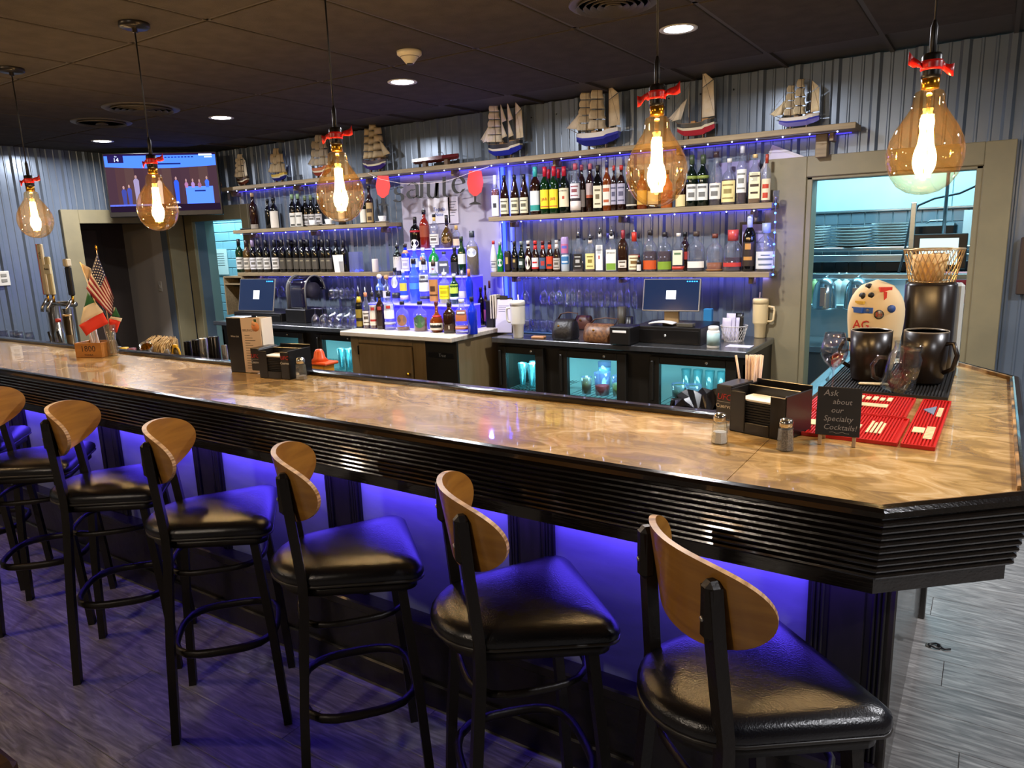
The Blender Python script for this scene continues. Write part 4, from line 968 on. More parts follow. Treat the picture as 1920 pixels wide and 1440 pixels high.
B(693, 349, 416, 13, Y, z, 'wine', 'brn', label='#a88c5c', l0=.03, l1=.55, cap='#19130f', pr=('#3a2814', [(.1, .3, .5), (.5, .7, .7)]), lb='brown wine bottle with ornate gold strip label')
M_CUP = mat('white_china', '#dfdcd6', .25)
def cup(px, py, Yc, zc, lb):
    p = pyy(px, py, Yc); o = thing('coffee_cup', lb, 'cup', (p.x, Yc, zc), 2.6, 'coffee cups on saucers')
    MB().lathe([(0, .0), (.045, 0), (.066, .012), (.068, .014), (.045, .006), (0, .006)], 20).build('saucer', M_CUP, o)
    MB().lathe([(0, .007), (.022, .007), (.030, .02), (.038, .06), (.036, .06), (.027, .02), (0, .013)], 18).build('cup_body', M_CUP, o)
    MB().tube([(.034, 0, .052), (.050, 0, .050), (.052, 0, .034), (.032, 0, .024)], .004, 6).build('handle', M_CUP, o)
for px in (586, 616, 717): cup(px, 412, 4.975, Z2, 'white coffee cup on a saucer on the wine shelf')
tr_ = thing('serving_tray', 'flat black serving tray lying at the shelf end', 'tray', (-6.62, 5.02, Z2))
MB().lathe([(0, 0), (.085, 0), (.095, .014), (.092, .015), (.084, .005), (0, .005)], 24).build('tray_body', mat('black_tray', '#171412', .4), tr_)
# ---- wine and candle shelf
z = Z3
WL = [(449, 'grn', '#cfcdc4', '#1a1a18', 447), (463, 'tan', '#c9bfae', '#3a2a24', 449), (475, 'blk', '#d2cfd0', '#9a86a8', 449), (487, 'blk', '#c9c6be', '#2a2a3a', 448), (500, 'blk', '#d6d2ca', '#17161c', 449), (516, 'blk', '#d9d4cc', '#17161c', 449)]
for px, bd_, lc, cc, tp_ in WL:
    B(px, tp_, 507, 13, Y, z, 'wine', bd_, label=lc, l0=.10, l1=.46, cap=cc, caph=.2, pr=('#6a665c', LN), lb='wine bottle with %s label and %s capsule on the candle shelf' % ({'#cfcdc4': 'pale', '#c9bfae': 'beige', '#d2cfd0': 'lavender white', '#c9c6be': 'narrow white', '#d6d2ca': 'bright white', '#d9d4cc': 'white picture'}[lc], {'#1a1a18': 'black-green', '#3a2a24': 'brown', '#9a86a8': 'violet', '#2a2a3a': 'navy', '#17161c': 'black'}[cc]))
for px in (530, 543, 556, 567, 578, 591, 606, 617): B(px, 448, 507, 13, Y, z, 'wine', 'blk', label='#4a443a', l0=.10, l1=.44, cap='#17161c', caph=.2, pr=('#8a8068', [(.7, .82, .4)]), lb='black wine bottle with dark label on the candle shelf', group='dark label wines')
for px in (524, 549, 573, 599, 631, 645): B(px, 446, 503, 12, 5.08, z, 'wine', 'blk', cap='#1d1a20', caph=.2, lb='plain black wine bottle in the back row of the candle shelf', group='back row black wines')
p = pyy(631, 485, 4.97); cd_ = thing('menu_card', 'tall white paper card folded upright on the candle shelf', 'card', (p.x, 4.97, Z3))
MB().box((-.036, 0, 0), (.036, .002, .165), Matrix.Rotation(.1, 4, 'X')).box((-.036, .05, 0), (.036, .052, .165), Matrix.Translation((0, .0, 0)) @ Matrix.Rotation(.0, 4, 'X')).build('sheet', M_PAPER, cd_)
p = pyy(667, 485, 4.99); ho = thing('acrylic_holder', 'clear acrylic box holder with blue light inside', 'display holder', (p.x, 4.99, Z3))
MB().box((-.062, -.03, 0), (.062, -.027, .19)).box((-.062, .03, 0), (.062, .033, .19)).box((-.062, -.027, 0), (-.059, .03, .19)).box((.059, -.027, 0), (.062, .03, .19)).build('box_walls', glass('clear_acrylic', '#eef0ff', .14, opacity=.12, body='#b8bcf0'), ho)
MB().sphere((0, 0, .018), .010).sphere((.02, 0, .012), .008).sphere((-.02, .005, .012), .008).build('blue_bulbs', emis('blue_led', '#2030ff', 5), ho)
p = pyy(703, 488, 4.99); ca = thing('pillar_candle', 'thick white candle with slanted top on the candle shelf', 'candle', (p.x, 4.99, Z3))
MB().lathe([(0, 0), (.029, 0), (.03, .004), (.03, .112), (.028, .122), (0, .118)], 18).build('wax', mat('candle_wax', '#d9cfc4', .5), ca)
MB().cyl((0, 0, .117), (.003, 0, .137), .0018, 6).build('wick', solid('#2a2420'), ca)
MB().lathe([(0, -.0), (.045, 0), (.048, .004), (0, .004)], 18).build('dish', glass('clear_acrylic'), ca)
# ================================================================== LIT DISPLAY BOTTLES
def row(items, Y, z):
    for px, top, bot, w, kind, body, kw in items: B(px, top, bot, w, Y, z, kind, body, **kw)
row([
 (674, 545, 612, 14, 'wine', 'blk', dict(label='#8f7a2c', l0=.05, l1=.52, cap='#17110d', band=('#e0b420', .70, .86), pour=True, pr=('#1d160c', [(.3, .5, 1)]), lb='black liqueur bottle with gold labels at the end of the lit display')),
 (687, 548, 613, 14, 'liq', 'clr', dict(label='#dcd6cc', l0=.10, l1=.50, cap='#d08a5c', pour=True, liquid='#5c2410', fill=.5, pr=('#5a4c40', LN), lb='spiced rum bottle with white label and copper capsule')),
 (700, 548, 614, 14, 'liq', 'clr', dict(label='#e6dccb', l0=.10, l1=.66, cap='#1c1c1e', pour=True, liquid='#7a3414', fill=.3, pr=('#b0302c', [(.75, .9, .4), (.2, .3, .8)]), lb='rum bottle with cream label and red round emblem')),
 (713, 549, 615, 15, 'liq', 'choc', dict(label='#2a1a12', l0=.10, l1=.66, cap='#1c1c1e', pour=True, pr=('#a03a34', [(.78, .95, .4)]), lb='black rum bottle with red round emblem on dark glass')),
 (730, 547, 616, 19, 'liq', 'clr', dict(label='#e9e9ea', l0=.30, l1=.68, cap='#1c1c1e', pour=True, pr=('#b0302c', [(.72, .92, .35)]), band=('#b8b8c8', .14, .20), lb='clear white rum bottle with red emblem on white label')),
 (755, 565, 618, 24, 'fat', 'clr', dict(label='#9a6a48', l0=.16, l1=.56, cap='#141416', liquid='#8a4a24', fill=.12, oval=True, flat=.6, lb='flat oval whisky flask with brown arched label')),
 (788, 565, 620, 26, 'fat', 'clr', dict(label='#3f6a3c', l0=.12, l1=.56, cap='#141416', liquid='#7a3414', fill=.46, oval=True, flat=.6, lb='flat oval whisky flask with green arched label')),
 (819, 567, 623, 26, 'ball', 'amb', dict(label='#e2dccb', l0=.10, l1=.32, cap='#5a1a12', band=('#b01c14', .50, .56), pr=('#1a1a1a', [(.3, .7, .8)]), lb='round orange liqueur bottle with red ribbon and white label')),
 (843, 566, 622, 21, 'liq', 'choc', dict(cap='#0f0d0c', sq=True, label='#3a2416', l0=.1, l1=.3, pr=('#d9d2c4', [(.2, .8, .12)]), lb='chunky dark brown liqueur bottle beside the red-ribbon bottle')),
 (866, 556, 619, 23, 'liq', 'clr', dict(label='#b4683c', l0=.38, l1=.70, cap='#e2e2ee', sq=True, band=('#c07a5c', .14, .22), pr=('#e9d8c8', [(.7, .85, .7)]), lb='square clear bottle with copper shield label')),
 (885, 548, 616, 17, 'liq', 'blu', dict(cap='#1a1a2a', lb='cobalt blue bottle at the end of the lit display')),
], 4.24, PZT)
row([
 (713, 526, 569, 15, 'liq', 'sky', dict(cap='#d8d4cc', ball=.62, label='#1f1f24', l0=.2, l1=.5, lb='blue-necked tequila bottle with white ball stopper')),
 (726, 527, 569, 15, 'liq', 'clr', dict(cap='#b0875a', ball=.60, label='#d6d4d0', l0=.2, l1=.5, lb='clear tequila bottle with wooden ball stopper')),
 (742, 505, 568, 15, 'liq', 'clr', dict(label='#e4e4ea', l0=.42, l1=.74, cap='#16161a', oval=True, band=('#24242e', .12, .28), lb='clear gin bottle with white oval and dark lower band')),
 (757, 508, 568, 14, 'liq', 'sky', dict(label='#d8c84c', l0=.36, l1=.60, cap='#d8e0ff', band=('#d9c8dc', .10, .22), lb='pale blue vodka bottle with small yellow label')),
 (777, 488, 568, 18, 'wine', 'sky', dict(label='#4a8fe0', l0=.32, l1=.46, cap='#17171b', pr=None, lb='frosted vodka bottle with blue birds mark and black cap')),
 (796, 490, 569, 19, 'liq', 'clr', dict(label='#e2e6ea', l0=.28, l1=.66, cap='#2a1d18', pour=True, pr=('#4a4a58', [(.55, .68, .9), (.8, .95, .4)]), band=('#28283a', .10, .16), lb='tall vodka bottle with large white label')),
 (814, 493, 569, 18, 'liq', 'clr', dict(label='#b07a44', l0=.06, l1=.58, cap='#3a2a1c', pour=True, pr=('#4a2a14', [(.45, .7, .45), (.25, .32, .8)]), lb='vodka bottle with kraft tan label and brown seal')),
 (834, 512, 569, 20, 'liq', 'clr', dict(label='#e2d61c', l0=.16, l1=.60, cap='#d8dcd8', pour=True, liquid='#c9be12', fill=.5, pr=('#b8a80c', LN), lb='lemon yellow liqueur bottle on the middle lit step')),
 (852, 514, 569, 16, 'liq', 'cgn', dict(label='#b9cf4a', l0=.36, l1=.66, cap='#d6e0d0', band=('#dfe6dc', .16, .24), lb='apple green liqueur bottle on the middle lit step')),
 (867, 508, 569, 14, 'ball', 'clr', dict(label='#c9c4d4', l0=.2, l1=.4, cap='#e0e0ea', lb='small round clear bottle on the middle lit step')),
 (880, 505, 569, 13, 'liq', 'blu', dict(cap='#c0724a', caph=.2, lb='small blue bottle with copper cap on the middle lit step')),
], 4.47, st1)
row([
 (746, 462, 517, 16, 'liq', 'blk', dict(label='#c9c4bc', l0=.16, l1=.62, cap='#151515', pour=True, lb='black gin bottle with tilted white paper label')),
 (761, 459, 516, 15, 'liq', 'blu', dict(label='#d4d2d8', l0=.14, l1=.56, cap='#2a1c14', band=('#d8a07c', .70, .80), pr=('#a8a4b8', LN), lb='blue gin bottle with white label on the top lit steps')),
 (778, 466, 516, 16, 'wine', 'sky', dict(label='#cfd6e6', l0=.30, l1=.62, cap='#dfe6f2', pr=('#5a78b8', DOT), lb='frosted blue vodka bottle with oval picture label')),
 (794, 466, 516, 16, 'liq', 'sky', dict(label='#dcdce2', l0=.2, l1=.8, cap='#dfe2ec', pr=('#b06a5a', [(.6, .8, .5)]), lb='tall frosted vodka bottle with portrait label')),
 (814, 463, 517, 19, 'fat', 'gre', dict(label='#e8e6dc', l0=.08, l1=.46, cap='#dcdcd4', caph=.08, pr=('#b03a34', [(.3, .45, .2)]), lb='bright green gin bottle with white label')),
 (833, 473, 516, 22, 'fat', 'clr', dict(label='#3f4454', l0=.08, l1=.62, cap='#2a2a2e', sq=True, pr=('#e8e8ee', [(.62, .78, .7)]), lb='broad clear vodka bottle with slate label')),
 (853, 465, 516, 16, 'liq', 'blk', dict(cap='#1d1713', label='#1c1c24', lb='black liqueur bottle on the top lit steps')),
 (866, 446, 516, 17, 'wine', 'grn', dict(label='#cfd2c4', l0=.30, l1=.56, cap='#20301a', lb='tall green liqueur bottle behind the black bottle')),
 (886, 437, 517, 22, 'liq', 'clr', dict(label='#cfd2e0', l0=.42, l1=.62, cap='#3a4048', caph=.14, oval=True, liquid='#8a7448', fill=.66, lb='large clear tequila bottle with round emblem')),
], 4.70, st2)
row([
 (779, 409, 466, 19, 'fat', 'blk', dict(cap='#17110f', caph=.2, label='#d8d4cc', l0=.04, l1=.30, oval=True, band=('#b01c24', .52, .58), lb='round black liqueur bottle with red ribbon at the top of display')),
 (796, 397, 466, 17, 'liq', 'red', dict(cap='#1a1512', pour=True, label='#8a3a20', l0=.3, l1=.6, lb='tall red-brown liqueur bottle with pour spout at the top of display')),
 (815, 405, 466, 18, 'fat', 'clr', dict(cap='#141210', caph=.08, liquid='#3a1208', fill=.30, label='#d9d4c4', l0=.10, l1=.42, band=('#d8b060', .80, .92), pr=('#55504a', LN), lb='cognac bottle with cream label and gold neck at top of display')),
 (838, 406, 465, 22, 'ball', 'tan', dict(cap='#1a120c', caph=.3, label='#8a6a34', l0=.16, l1=.34, oval=True, lb='bulbous brown monastery liqueur bottle at the top of display')),
 (856, 425, 465, 13, 'liq', 'clr', dict(cap='#c09a54', caph=.2, liquid='#3a1a0e', fill=.5, label='#c8b08c', l0=.1, l1=.4, lb='slim amber bottle with gold cap at the top of display')),
], 4.93, st3)
# bottles standing beside the steps on the platform
row([(900, 491, 560, 12, 'wine', 'blk', dict(cap='#191412', lb='black wine bottle standing beside the lit steps')), (909, 489, 562, 13, 'wine', 'brn', dict(cap='#191412', label='#a8505c', l0=.1, l1=.4, lb='brown wine bottle with rose label beside the lit steps')),
     (917, 484, 566, 15, 'liq', 'clr', dict(cap='#4a1a18', caph=.16, label='#a84a54', l0=.15, l1=.45, liquid='#7a5a8a', fill=.4, lb='clear liqueur bottle with rose label beside the menu holder'))], 4.72, PZT)
# ================================================================== MODEL SHIPS
M_SPAR = mat('ship_spar', '#5a4128', .5)
def ship(px0, px1, top, bot, upper, lower, deck, sailc, masts, jibs, lb, name='model_ship', bow=-1, yaw=.0, hullh=.17, rig=True, Yc=5.03):
    p = pyy((px0+px1)/2, (top+bot)/2, Yc); s = m_per_px(p)
    L = (px1-px0)*s/math.cos(math.atan2(-p.x, Yc)*.0+.0)*.97; H = (bot-top)*s*1.0
    L *= 1/max(.55, math.cos(math.atan2(-p.x, Yc)*.55)); hl = L*.70; W = min(.075, L*.13); hh = H*hullh; zs = H*.07
    o = thing(name, lb, 'model ship', (p.x, Yc, ZT), yaw, 'model ships on the long shelf')
    ms = mat('sail_'+sailc, sailc, .75, var='#b8a88a' if sailc[1] in '1ac' else '#dccdb0', vscale=14)
    # stand
    sd_ = MB().bbox((-hl*.28, -.03, 0), (hl*.28, .03, .010), .003)
    for x in (-hl*.2, hl*.2): sd_.bbox((x-.005, -.012, .010), (x+.005, .012, zs+hh*.45), .002)
    sd_.build('stand', M_SPAR, o)
    # hull loft : x runs bow(-1) .. stern(+1)
    ns = 14
    def sta(t):
        x = (t-.5)*hl; w = W*(1-abs(2*t-1)**(2.2 if t < .5 else 4.5))**.5 if 0 < t < 1 else 0
        w = max(w, .002 if t < .5 else W*.45); sheer = hh*(.16*abs(2*t-1)**2+(.12 if t > .75 else 0))
        dp = hh*(1-.35*max(0, (.2-t)/.2)-.2*max(0, (t-.85)/.15)); return x*(-bow), w/1.0, sheer, dp
    def loft(z_a, z_b, wa, wb, cap=True):
        m = MB(); vs = []; fs = []
        for i in range(ns+1):
            x, w, sh, dp = sta(i/ns); zt = zs+hh+sh
            za = zt-dp*(1-z_a); zb = zt-dp*(1-z_b)
            vs += [(x, -w*wa, za), (x, -w*wb, zb), (x, w*wb, zb), (x, w*wa, za)]
        for i in range(ns):
            for k in range(4): fs.append((i*4+k, i*4+(k+1) % 4, i*4+4+(k+1) % 4, i*4+4+k))
        fs += [(0, 1, 2, 3)[::-1], tuple(range(4*ns, 4*ns+4))]
        return m.add(vs, fs)
    loft(.0, .42, .25, .80).build('keel', mat('hull_'+lower, lower, .35), o)
    loft(.42, .62, .80, .94).build('hull_band', mat('hull_#d8cfb4' if upper != '#d8d4cc' else 'hull_#3a3fb0', '#d8cfb4' if upper != '#d8d4cc' else '#3a3fb0', .4), o)
    loft(.62, 1.0, .94, 1.0).build('hull', mat('hull_'+upper, upper, .35), o)
    loft(1.0, 1.03, .9, .9).build('deck', mat('hull_'+deck, deck, .5), o)
    hz = zs+hh
    MB().bbox((hl*.18, -W*.4, hz), (hl*.34, W*.4, hz+hh*.35), .002).bbox((-hl*.12, -W*.3, hz), (0, W*.3, hz+hh*.25), .002).build('cabin', mat('hull_'+deck, deck, .5), o)
    tips = []
    bx = bow*hl*.5
    sprit = (bow*(hl*.5+L*.17), 0, hz+hh*.8)
    if jibs: MB().cyl((bx*.85, 0, hz+hh*.1), sprit, .0022, 6, .0012).build('bowsprit', M_SPAR, o)
    for (xf, hf, kind, n) in masts:
        x = xf*hl*.5*(-bow); zt = H*hf
        MB().cyl((x, 0, hz-.002), (x, 0, zt), .0026, 6, .0012).build('mast', M_SPAR, o); tips.append((x, 0, zt))
        if kind == 'sq':
            z0 = hz+hh*.35; step = (zt-z0)/n
            for k in range(n):
                za, zb = z0+step*k+step*.04, z0+step*(k+.92); wb = (.062-.032*k/n)*min(1.3, H/.42); wt = wb*.82
                def fn(u, v, za=za, zb=zb, wb=wb, wt=wt, x=x):
                    w = wb+(wt-wb)*v; bl = .022*math.sin(v*math.pi)*(1-.6*(2*u-1)**2)
                    yy = (u-.5)*2*w; return (x+bow*bl*.7+yy*.74, yy*.60-bl*.5, za+(zb-za)*v)
                MB().sheet(fn, 5, 4, .0008).build('sail', ms, o)
        elif kind == 'fa':
            z0 = hz+hh*.45; z1 = z0+(zt-z0)*.62; d = -bow*hl*n
            def tri(pts): return MB().sheet(lambda u, v: Vector(pts[0])*(1-u)*(1-v)+Vector(pts[1])*u*(1-v)+Vector(pts[2])*u*v+Vector(pts[3])*(1-u)*v+Vector((0, .006*math.sin(u*math.pi)*math.sin(v*math.pi), 0)), 4, 4, .0008).build('sail', ms, o)
            tri([(x-bow*.003, 0, z0), (x+d, 0, z0+.004), (x+d*.86, 0, z1+(zt-z1)*.35), (x-bow*.003, 0, z1)])
            tri([(x-bow*.003, 0, z1+.004), (x+d*.80, 0, z1+(zt-z1)*.40), (x, 0, zt-.004), (x-bow*.002, 0, zt-.006)])
        elif kind == 'stay':
            z0 = hz+hh*.6; d = -bow*hl*n
            for (za, zb) in ((z0, z0+(zt-z0)*.45), (z0+(zt-z0)*.38, z0+(zt-z0)*.86)):
                MB().sheet(lambda u, v, za=za, zb=zb: Vector((x, 0, za))*(1-u)*(1-v)+Vector((x+d, 0, za+(zb-za)*.1))*u*(1-v)+Vector((x+d*.04*u, -.006, zb))*v+Vector((0, -.006-.006*math.sin(u*3)*(1-v), 0)), 4, 4, .0008).build('sail', ms, o)
    if jibs:
        mx = min(tips, key=lambda t_: t_[0]*-bow)
        for k in range(jibs):
            f0 = .96-.22*k; a = (sprit[0]*f0+bx*(1-f0), 0, hz+hh*(.75*f0)); zt = H*(.62-.05*k)*mx[2]/H+.02
            b_ = (mx[0]+(a[0]-mx[0])*(.10+.16*k), 0, mx[2]*(.74-.04*k)); c_ = (a[0]+(mx[0]-a[0])*(.62-.06*k), 0, hz+hh*.50)
            MB().sheet(lambda u, v, a=a, b_=b_, c_=c_, k=k: Vector(a)*(1-u)*(1-v)+Vector(c_)*u*(1-v)+Vector(b_)*v*.98+Vector((c_[0], 0, c_[2]))*u*v*.02+Vector(a)*(1-u)*v*.02+Vector((0, -.004-.007*k-.006*math.sin(u*3)*(1-v), 0)), 4, 4, .0008).build('jib_sail', ms, o)
    if rig and tips:
        rg = MB(); last = sprit if jibs else (bx, 0, hz+hh*.3)
        for t_ in sorted(tips, key=lambda t_: t_[0]*-bow): rg.cyl(last, t_, .0007, 4); last = t_
        rg.cyl(last, (-bow*hl*.5, 0, hz+hh*.4), .0007, 4)
        for t_ in tips:
            for sx in (-1, 1): rg.cyl((t_[0]+sx*hl*.04, W*.7, hz), (t_[0], 0, t_[2]*.75), .0006, 4); rg.cyl((t_[0]+sx*hl*.04, -W*.7, hz), (t_[0], 0, t_[2]*.75), .0006, 4)
        r_ = rg.build('rigging', M_SPAR, o); r_['kind'] = 'stuff'
    return o
ship(397, 419, 319, 353, '#6a3a20', '#7a2418', '#8a6a3c', '#c78a34', [(-.2, .95, 'sq', 3), (.3, .85, 'sq', 2)], 0, 'small junk boat model with orange ribbed sails', yaw=.1)
ship(432, 474, 288, 348, '#3a2416', '#5a2c1c', '#7a5a34', '#e6d8bc', [(-.4, .88, 'sq', 4), (0, 1, 'sq', 4), (.42, .9, 'fa', .25)], 2, 'small brown-hulled ship model with white sails next to the junk boat')
ship(495, 547, 280, 344, '#c9a83a', '#20267a', '#6a4a24', '#cdb48a', [(-.45, .86, 'sq', 2), (0, 1, 'sq', 3), (.45, .84, 'sq', 2)], 1, 'galleon model with blue hull and yellow gun band')
ship(569, 632, 254, 334, '#a85a2c', '#8a3a2c', '#7a4a2c', '#a8a095', [(-.42, .88, 'sq', 3), (0, 1, 'sq', 4), (.45, .86, 'sq', 3)], 1, 'galleon model with orange hull and grey sails beside the bulb')
ship(664, 738, 232, 322, '#3a2c3a', '#3a2a7a', '#6a4a34', '#cfb88c', [(-.45, .92, 'sq', 4), (0, 1, 'sq', 5), (.45, .92, 'sq', 4)], 1, 'galleon model with dark hull and rows of puffed tan sails', bow=1)
ship(893, 997, 186, 300, '#1b1b22', '#2530a8', '#8a6a44', '#f0e6d2', [(-.55, .90, 'sq', 5), (-.12, .98, 'stay', .16), (.28, 1, 'stay', .16), (.70, .90, 'fa', .22)], 3, 'four-masted barque model with dark blue hull and white ports')
ship(1056, 1184, 157, 285, '#d8d4cc', '#2a3090', '#9a7a4c', '#eee2ca', [(-.52, .84, 'sq', 5), (.02, 1, 'sq', 5), (.52, .90, 'fa', .26)], 1, 'large three-masted ship model with white and blue hull')
ship(1252, 1358, 138, 262, '#2a2a24', '#b0303c', '#a87a44', '#f0e6d4', [(-.35, .84, 'stay', .0), (.30, 1, 'fa', .34)], 3, 'two-masted schooner model with crimson hull')
ship(1446, 1552, 151, 242, '#d8d4cc', '#8a86d8', '#8a6a44', '#ecdcb4', [(-.42, .90, 'sq', 4), (.05, 1, 'sq', 4), (.55, .95, 'fa', .22)], 3, 'small ship model with pale lilac hull at the shelf end')
p = pyy(818, 295, 5.0); sb = thing('model_speedboat', 'red wooden speedboat model between the sailing ships', 'model boat', (p.x, 5.0, ZT), group='model ships on the long shelf')
L = 91*m_per_px(p)*1.15
mb = MB(); vs = []; fs = []
for i in range(11):
    t = i/10; x = (t-.5)*L; w = .042*(min(1, (1-t)*3.2+.05))**.6; z0 = .035+.03*max(0, t-.6); zt = .075+.012*t
    vs += [(x, 0, z0), (x, -w, z0+.018), (x, -w*.96, zt), (x, w*.96, zt), (x, w, z0+.018)]
for i in range(10):
    for k in range(5): fs.append((i*5+k, i*5+(k+1) % 5, i*5+5+(k+1) % 5, i*5+5+k))
fs += [(4, 3, 2, 1, 0), tuple(range(50, 55))]
mb.add(vs, fs).build('hull', mat('speedboat_red', '#5a1c22', .15, coat=.5), sb)
MB().bbox((-L*.36, -.028, .077), (-L*.12, .028, .083), .002).bbox((-L*.08, -.028, .078), (L*.12, .028, .083), .002).build('seats', mat('cream_seat', '#b0a48c', .5), sb)
MB().tube([(L*.12, -.032, .08), (L*.10, -.030, .112), (L*.10, .030, .112), (L*.12, .032, .08)], .0022, 6).build('windshield', mat('lock_chrome', '#cfcac0', .2, .95), sb)
MB().bbox((-L*.3, -.02, 0), (-L*.22, .02, .048), .003).bbox((L*.2, -.02, 0), (L*.28, .02, .05), .003).bbox((-L*.32, -.006, 0), (L*.3, .006, .01), .002).build('stand', M_SPAR, sb)
# ================================================================== BANNER, LIGHT STRINGS, STEMWARE
M_INK = mat('black_card', '#17130f', .5); M_REDC = mat('red_card', '#e0342c', .55); M_STRG = mat('white_string', '#e8d8d0', .6)
bn = thing('salute_banner', 'black letter banner reading salute with two red wine glasses strung under the ship shelf', 'banner', (-4.8, 4.90, 2.1))
BYY = 4.885
def bpt(px, py): q = pyy(px, py, BYY); return Vector((q.x+4.8, 0, q.z-2.1))
def stroke(paths, wd, name='letter', m=None):
    """broad-nib strokes: lists of (u,v) in letter box -> extruded ribbons"""
    return paths
def letter(px, py, hpx, strokes, name='letter', m=None, nib=.20, ang=.35):
    """strokes in a unit x-height box (u right, v up), nib slanted like a broad pen"""
    mb = MB(); s = hpx
    dx, dy = math.cos(ang)*nib/2, math.sin(ang)*nib/2
    for st_ in strokes:
        for (u0, v0), (u1, v1) in zip(st_, st_[1:]):
            n = 1
            q = [(u0-dx, v0-dy), (u0+dx, v0+dy), (u1+dx, v1+dy), (u1-dx, v1-dy)]
            ar = sum(q[i][0]*q[(i+1) % 4][1]-q[(i+1) % 4][0]*q[i][1] for i in range(4))
            if abs(ar) < .012:
                d = Vector((u1-u0, v1-v0)); l = d.length or 1; nn = Vector((-d.y/l, d.x/l))*.025; q = [(u0+nn.x, v0+nn.y), (u0-nn.x, v0-nn.y), (u1-nn.x, v1-nn.y), (u1+nn.x, v1+nn.y)]
                ar = sum(q[i][0]*q[(i+1) % 4][1]-q[(i+1) % 4][0]*q[i][1] for i in range(4))
            if ar < 0: q = q[::-1]
            w = [bpt(px+u*s, py-v*s) for u, v in q]
            mb.add([(p_.x, -.0012, p_.z) for p_ in w]+[(p_.x, .0012, p_.z) for p_ in w], [(0, 1, 2, 3), (7, 6, 5, 4), (0, 4, 5, 1), (1, 5, 6, 2), (2, 6, 7, 3), (3, 7, 4, 0)])
    return mb.build(name, m or M_INK, bn)
def arcp(cx, cy, rx, ry, a0, a1, n=14): return [(cx+rx*math.cos(math.radians(a0+(a1-a0)*i/n)), cy+ry*math.sin(math.radians(a0+(a1-a0)*i/n))) for i in range(n+1)]
letter(734, 379, 30, [arcp(.42, .72, .26, .24, 40, 260, 10)+arcp(.36, .28, .28, .26, 80, -150, 10)])
letter(759, 372, 30, [arcp(.42, .72, .28, .26, 160, 10, 8)+[(.72, .12), (.86, .04)], arcp(.42, .28, .30, .26, 70, 290, 12)+[(.70, .2)]])
letter(783, 371, 30, [[(.05, 1.42), (.18, 1.45), (.18, .02)], [(.0, .0), (.36, .0)]], nib=.20, ang=.15)
letter(797, 372, 30, [[(.0, .98), (.14, .98), (.14, .35)]+arcp(.38, .30, .24, .28, 190, 330, 8)+[(.68, .98)], [(.55, .98), (.68, .98), (.68, .06), (.84, .02)]], nib=.20, ang=.15)
letter(824, 369, 30, [[(.22, 1.25), (.22, .25)]+arcp(.40, .22, .18, .20, 190, 320, 7), [(.0, .92), (.58, .92)]], nib=.20, ang=.15)
letter(845, 363, 31, [[(.08, .52), (.74, .62)]+arcp(.42, .52, .34, .48, 15, 330, 18)])
def card_glass(px, py, h, dr):
    pts = [(-.30, .98), (.30, .98), (.40, .62), (.30, .34), (.07, .22), (-.07, .22), (-.30, .34), (-.40, .62)]
    w = [bpt(px+u*h*.62, py-v*h) for u, v in pts]
    g = MB().prism([(q.x, q.z) for q in w], -.0015, .0015, Matrix.Rotation(math.pi/2, 4, 'X')).build('red_glass', M_REDC, bn)
    st_ = [bpt(px+u*h*.62, py-v*h) for u, v in ((-.05, .24), (.05, .24), (.05, .05), (.30, -.02), (.30, -.04), (-.30, -.04), (-.30, -.02), (-.05, .05))]
    MB().prism([(q.x, q.z) for q in st_], -.001, .001, Matrix.Rotation(math.pi/2, 4, 'X')).build('glass_stem', M_INK, g)
card_glass(716, 383, 55, 0); card_glass(889, 381, 62, 0)
MB().tube([bpt(688, 325), bpt(712, 336), bpt(745, 343), bpt(770, 345), bpt(800, 344), bpt(830, 341), bpt(858, 332), bpt(884, 322), bpt(915, 312)], .0022, 5).build('string', M_STRG, bn)
# notices behind the bottles on the white board
def notice(px0, px1, py0, py1, Yn, col, lb, lines=None, tilt=0, name='paper_notice', cat='notice', frame=None, word=None):
    a = pyy(px0, py1, Yn); b = pyy(px1, py0, Yn); c = pyy((px0+px1)/2, (py0+py1)/2, Yn); w, h = b.x-a.x, b.z-a.z
    o = thing(name, lb, cat, (c.x, Yn, c.z)); R = Matrix.Rotation(tilt, 4, 'Y')
    if frame: MB().box((-w/2-.018, 0, -h/2-.018), (w/2+.018, .012, h/2+.018), R).build('frame', solid(frame, .3), o)
    sh = MB().box((-w/2, -.002, -h/2), (w/2, 0, h/2), R).build('sheet', solid(col, .7), o)
    for i in range(lines or 0):
        MB().box((-w*.34, -.0032, h*(.30-.6*i/(lines or 1))), (w*(.34-.12*(i % 3)), -.002, h*(.30-.6*i/(lines or 1))+h*.022), R).build('print_line', solid('#5a5a66'), sh)
    if word: text(word[0], word[1], solid(word[2]), sh, R @ face((0, -.004, h*word[3]), (0, -1)), 'lettering', .0003, shear=.25)
    return o
notice(804, 842, 370, 420, 5.098, '#d9d6dc', 'white paper notice with blue script on the white board', word=('Tequila\nNote', .045, '#2a4aa0', -.05))
notice(842, 858, 368, 420, 5.098, '#c3bcc8', 'narrow paper strip of chart bars on the white board', 6)
notice(1424, 1488, 284, 386, 5.11, '#c8c2d4', 'tilted framed certificate leaning behind the whiskey bottles', 9, tilt=.42, frame='#bdb8bc', name='framed_certificate', cat='frame')
notice(1340, 1424, 300, 372, 5.118, '#8a84b0', 'violet poster behind the whiskey bottles', 0, name='wall_poster', cat='poster')
notice(1389, 1455, 420, 508, 5.118, '#9a92b8', 'dark framed lavender poster behind the decanter', 3, frame='#131013', name='framed_poster', cat='poster')
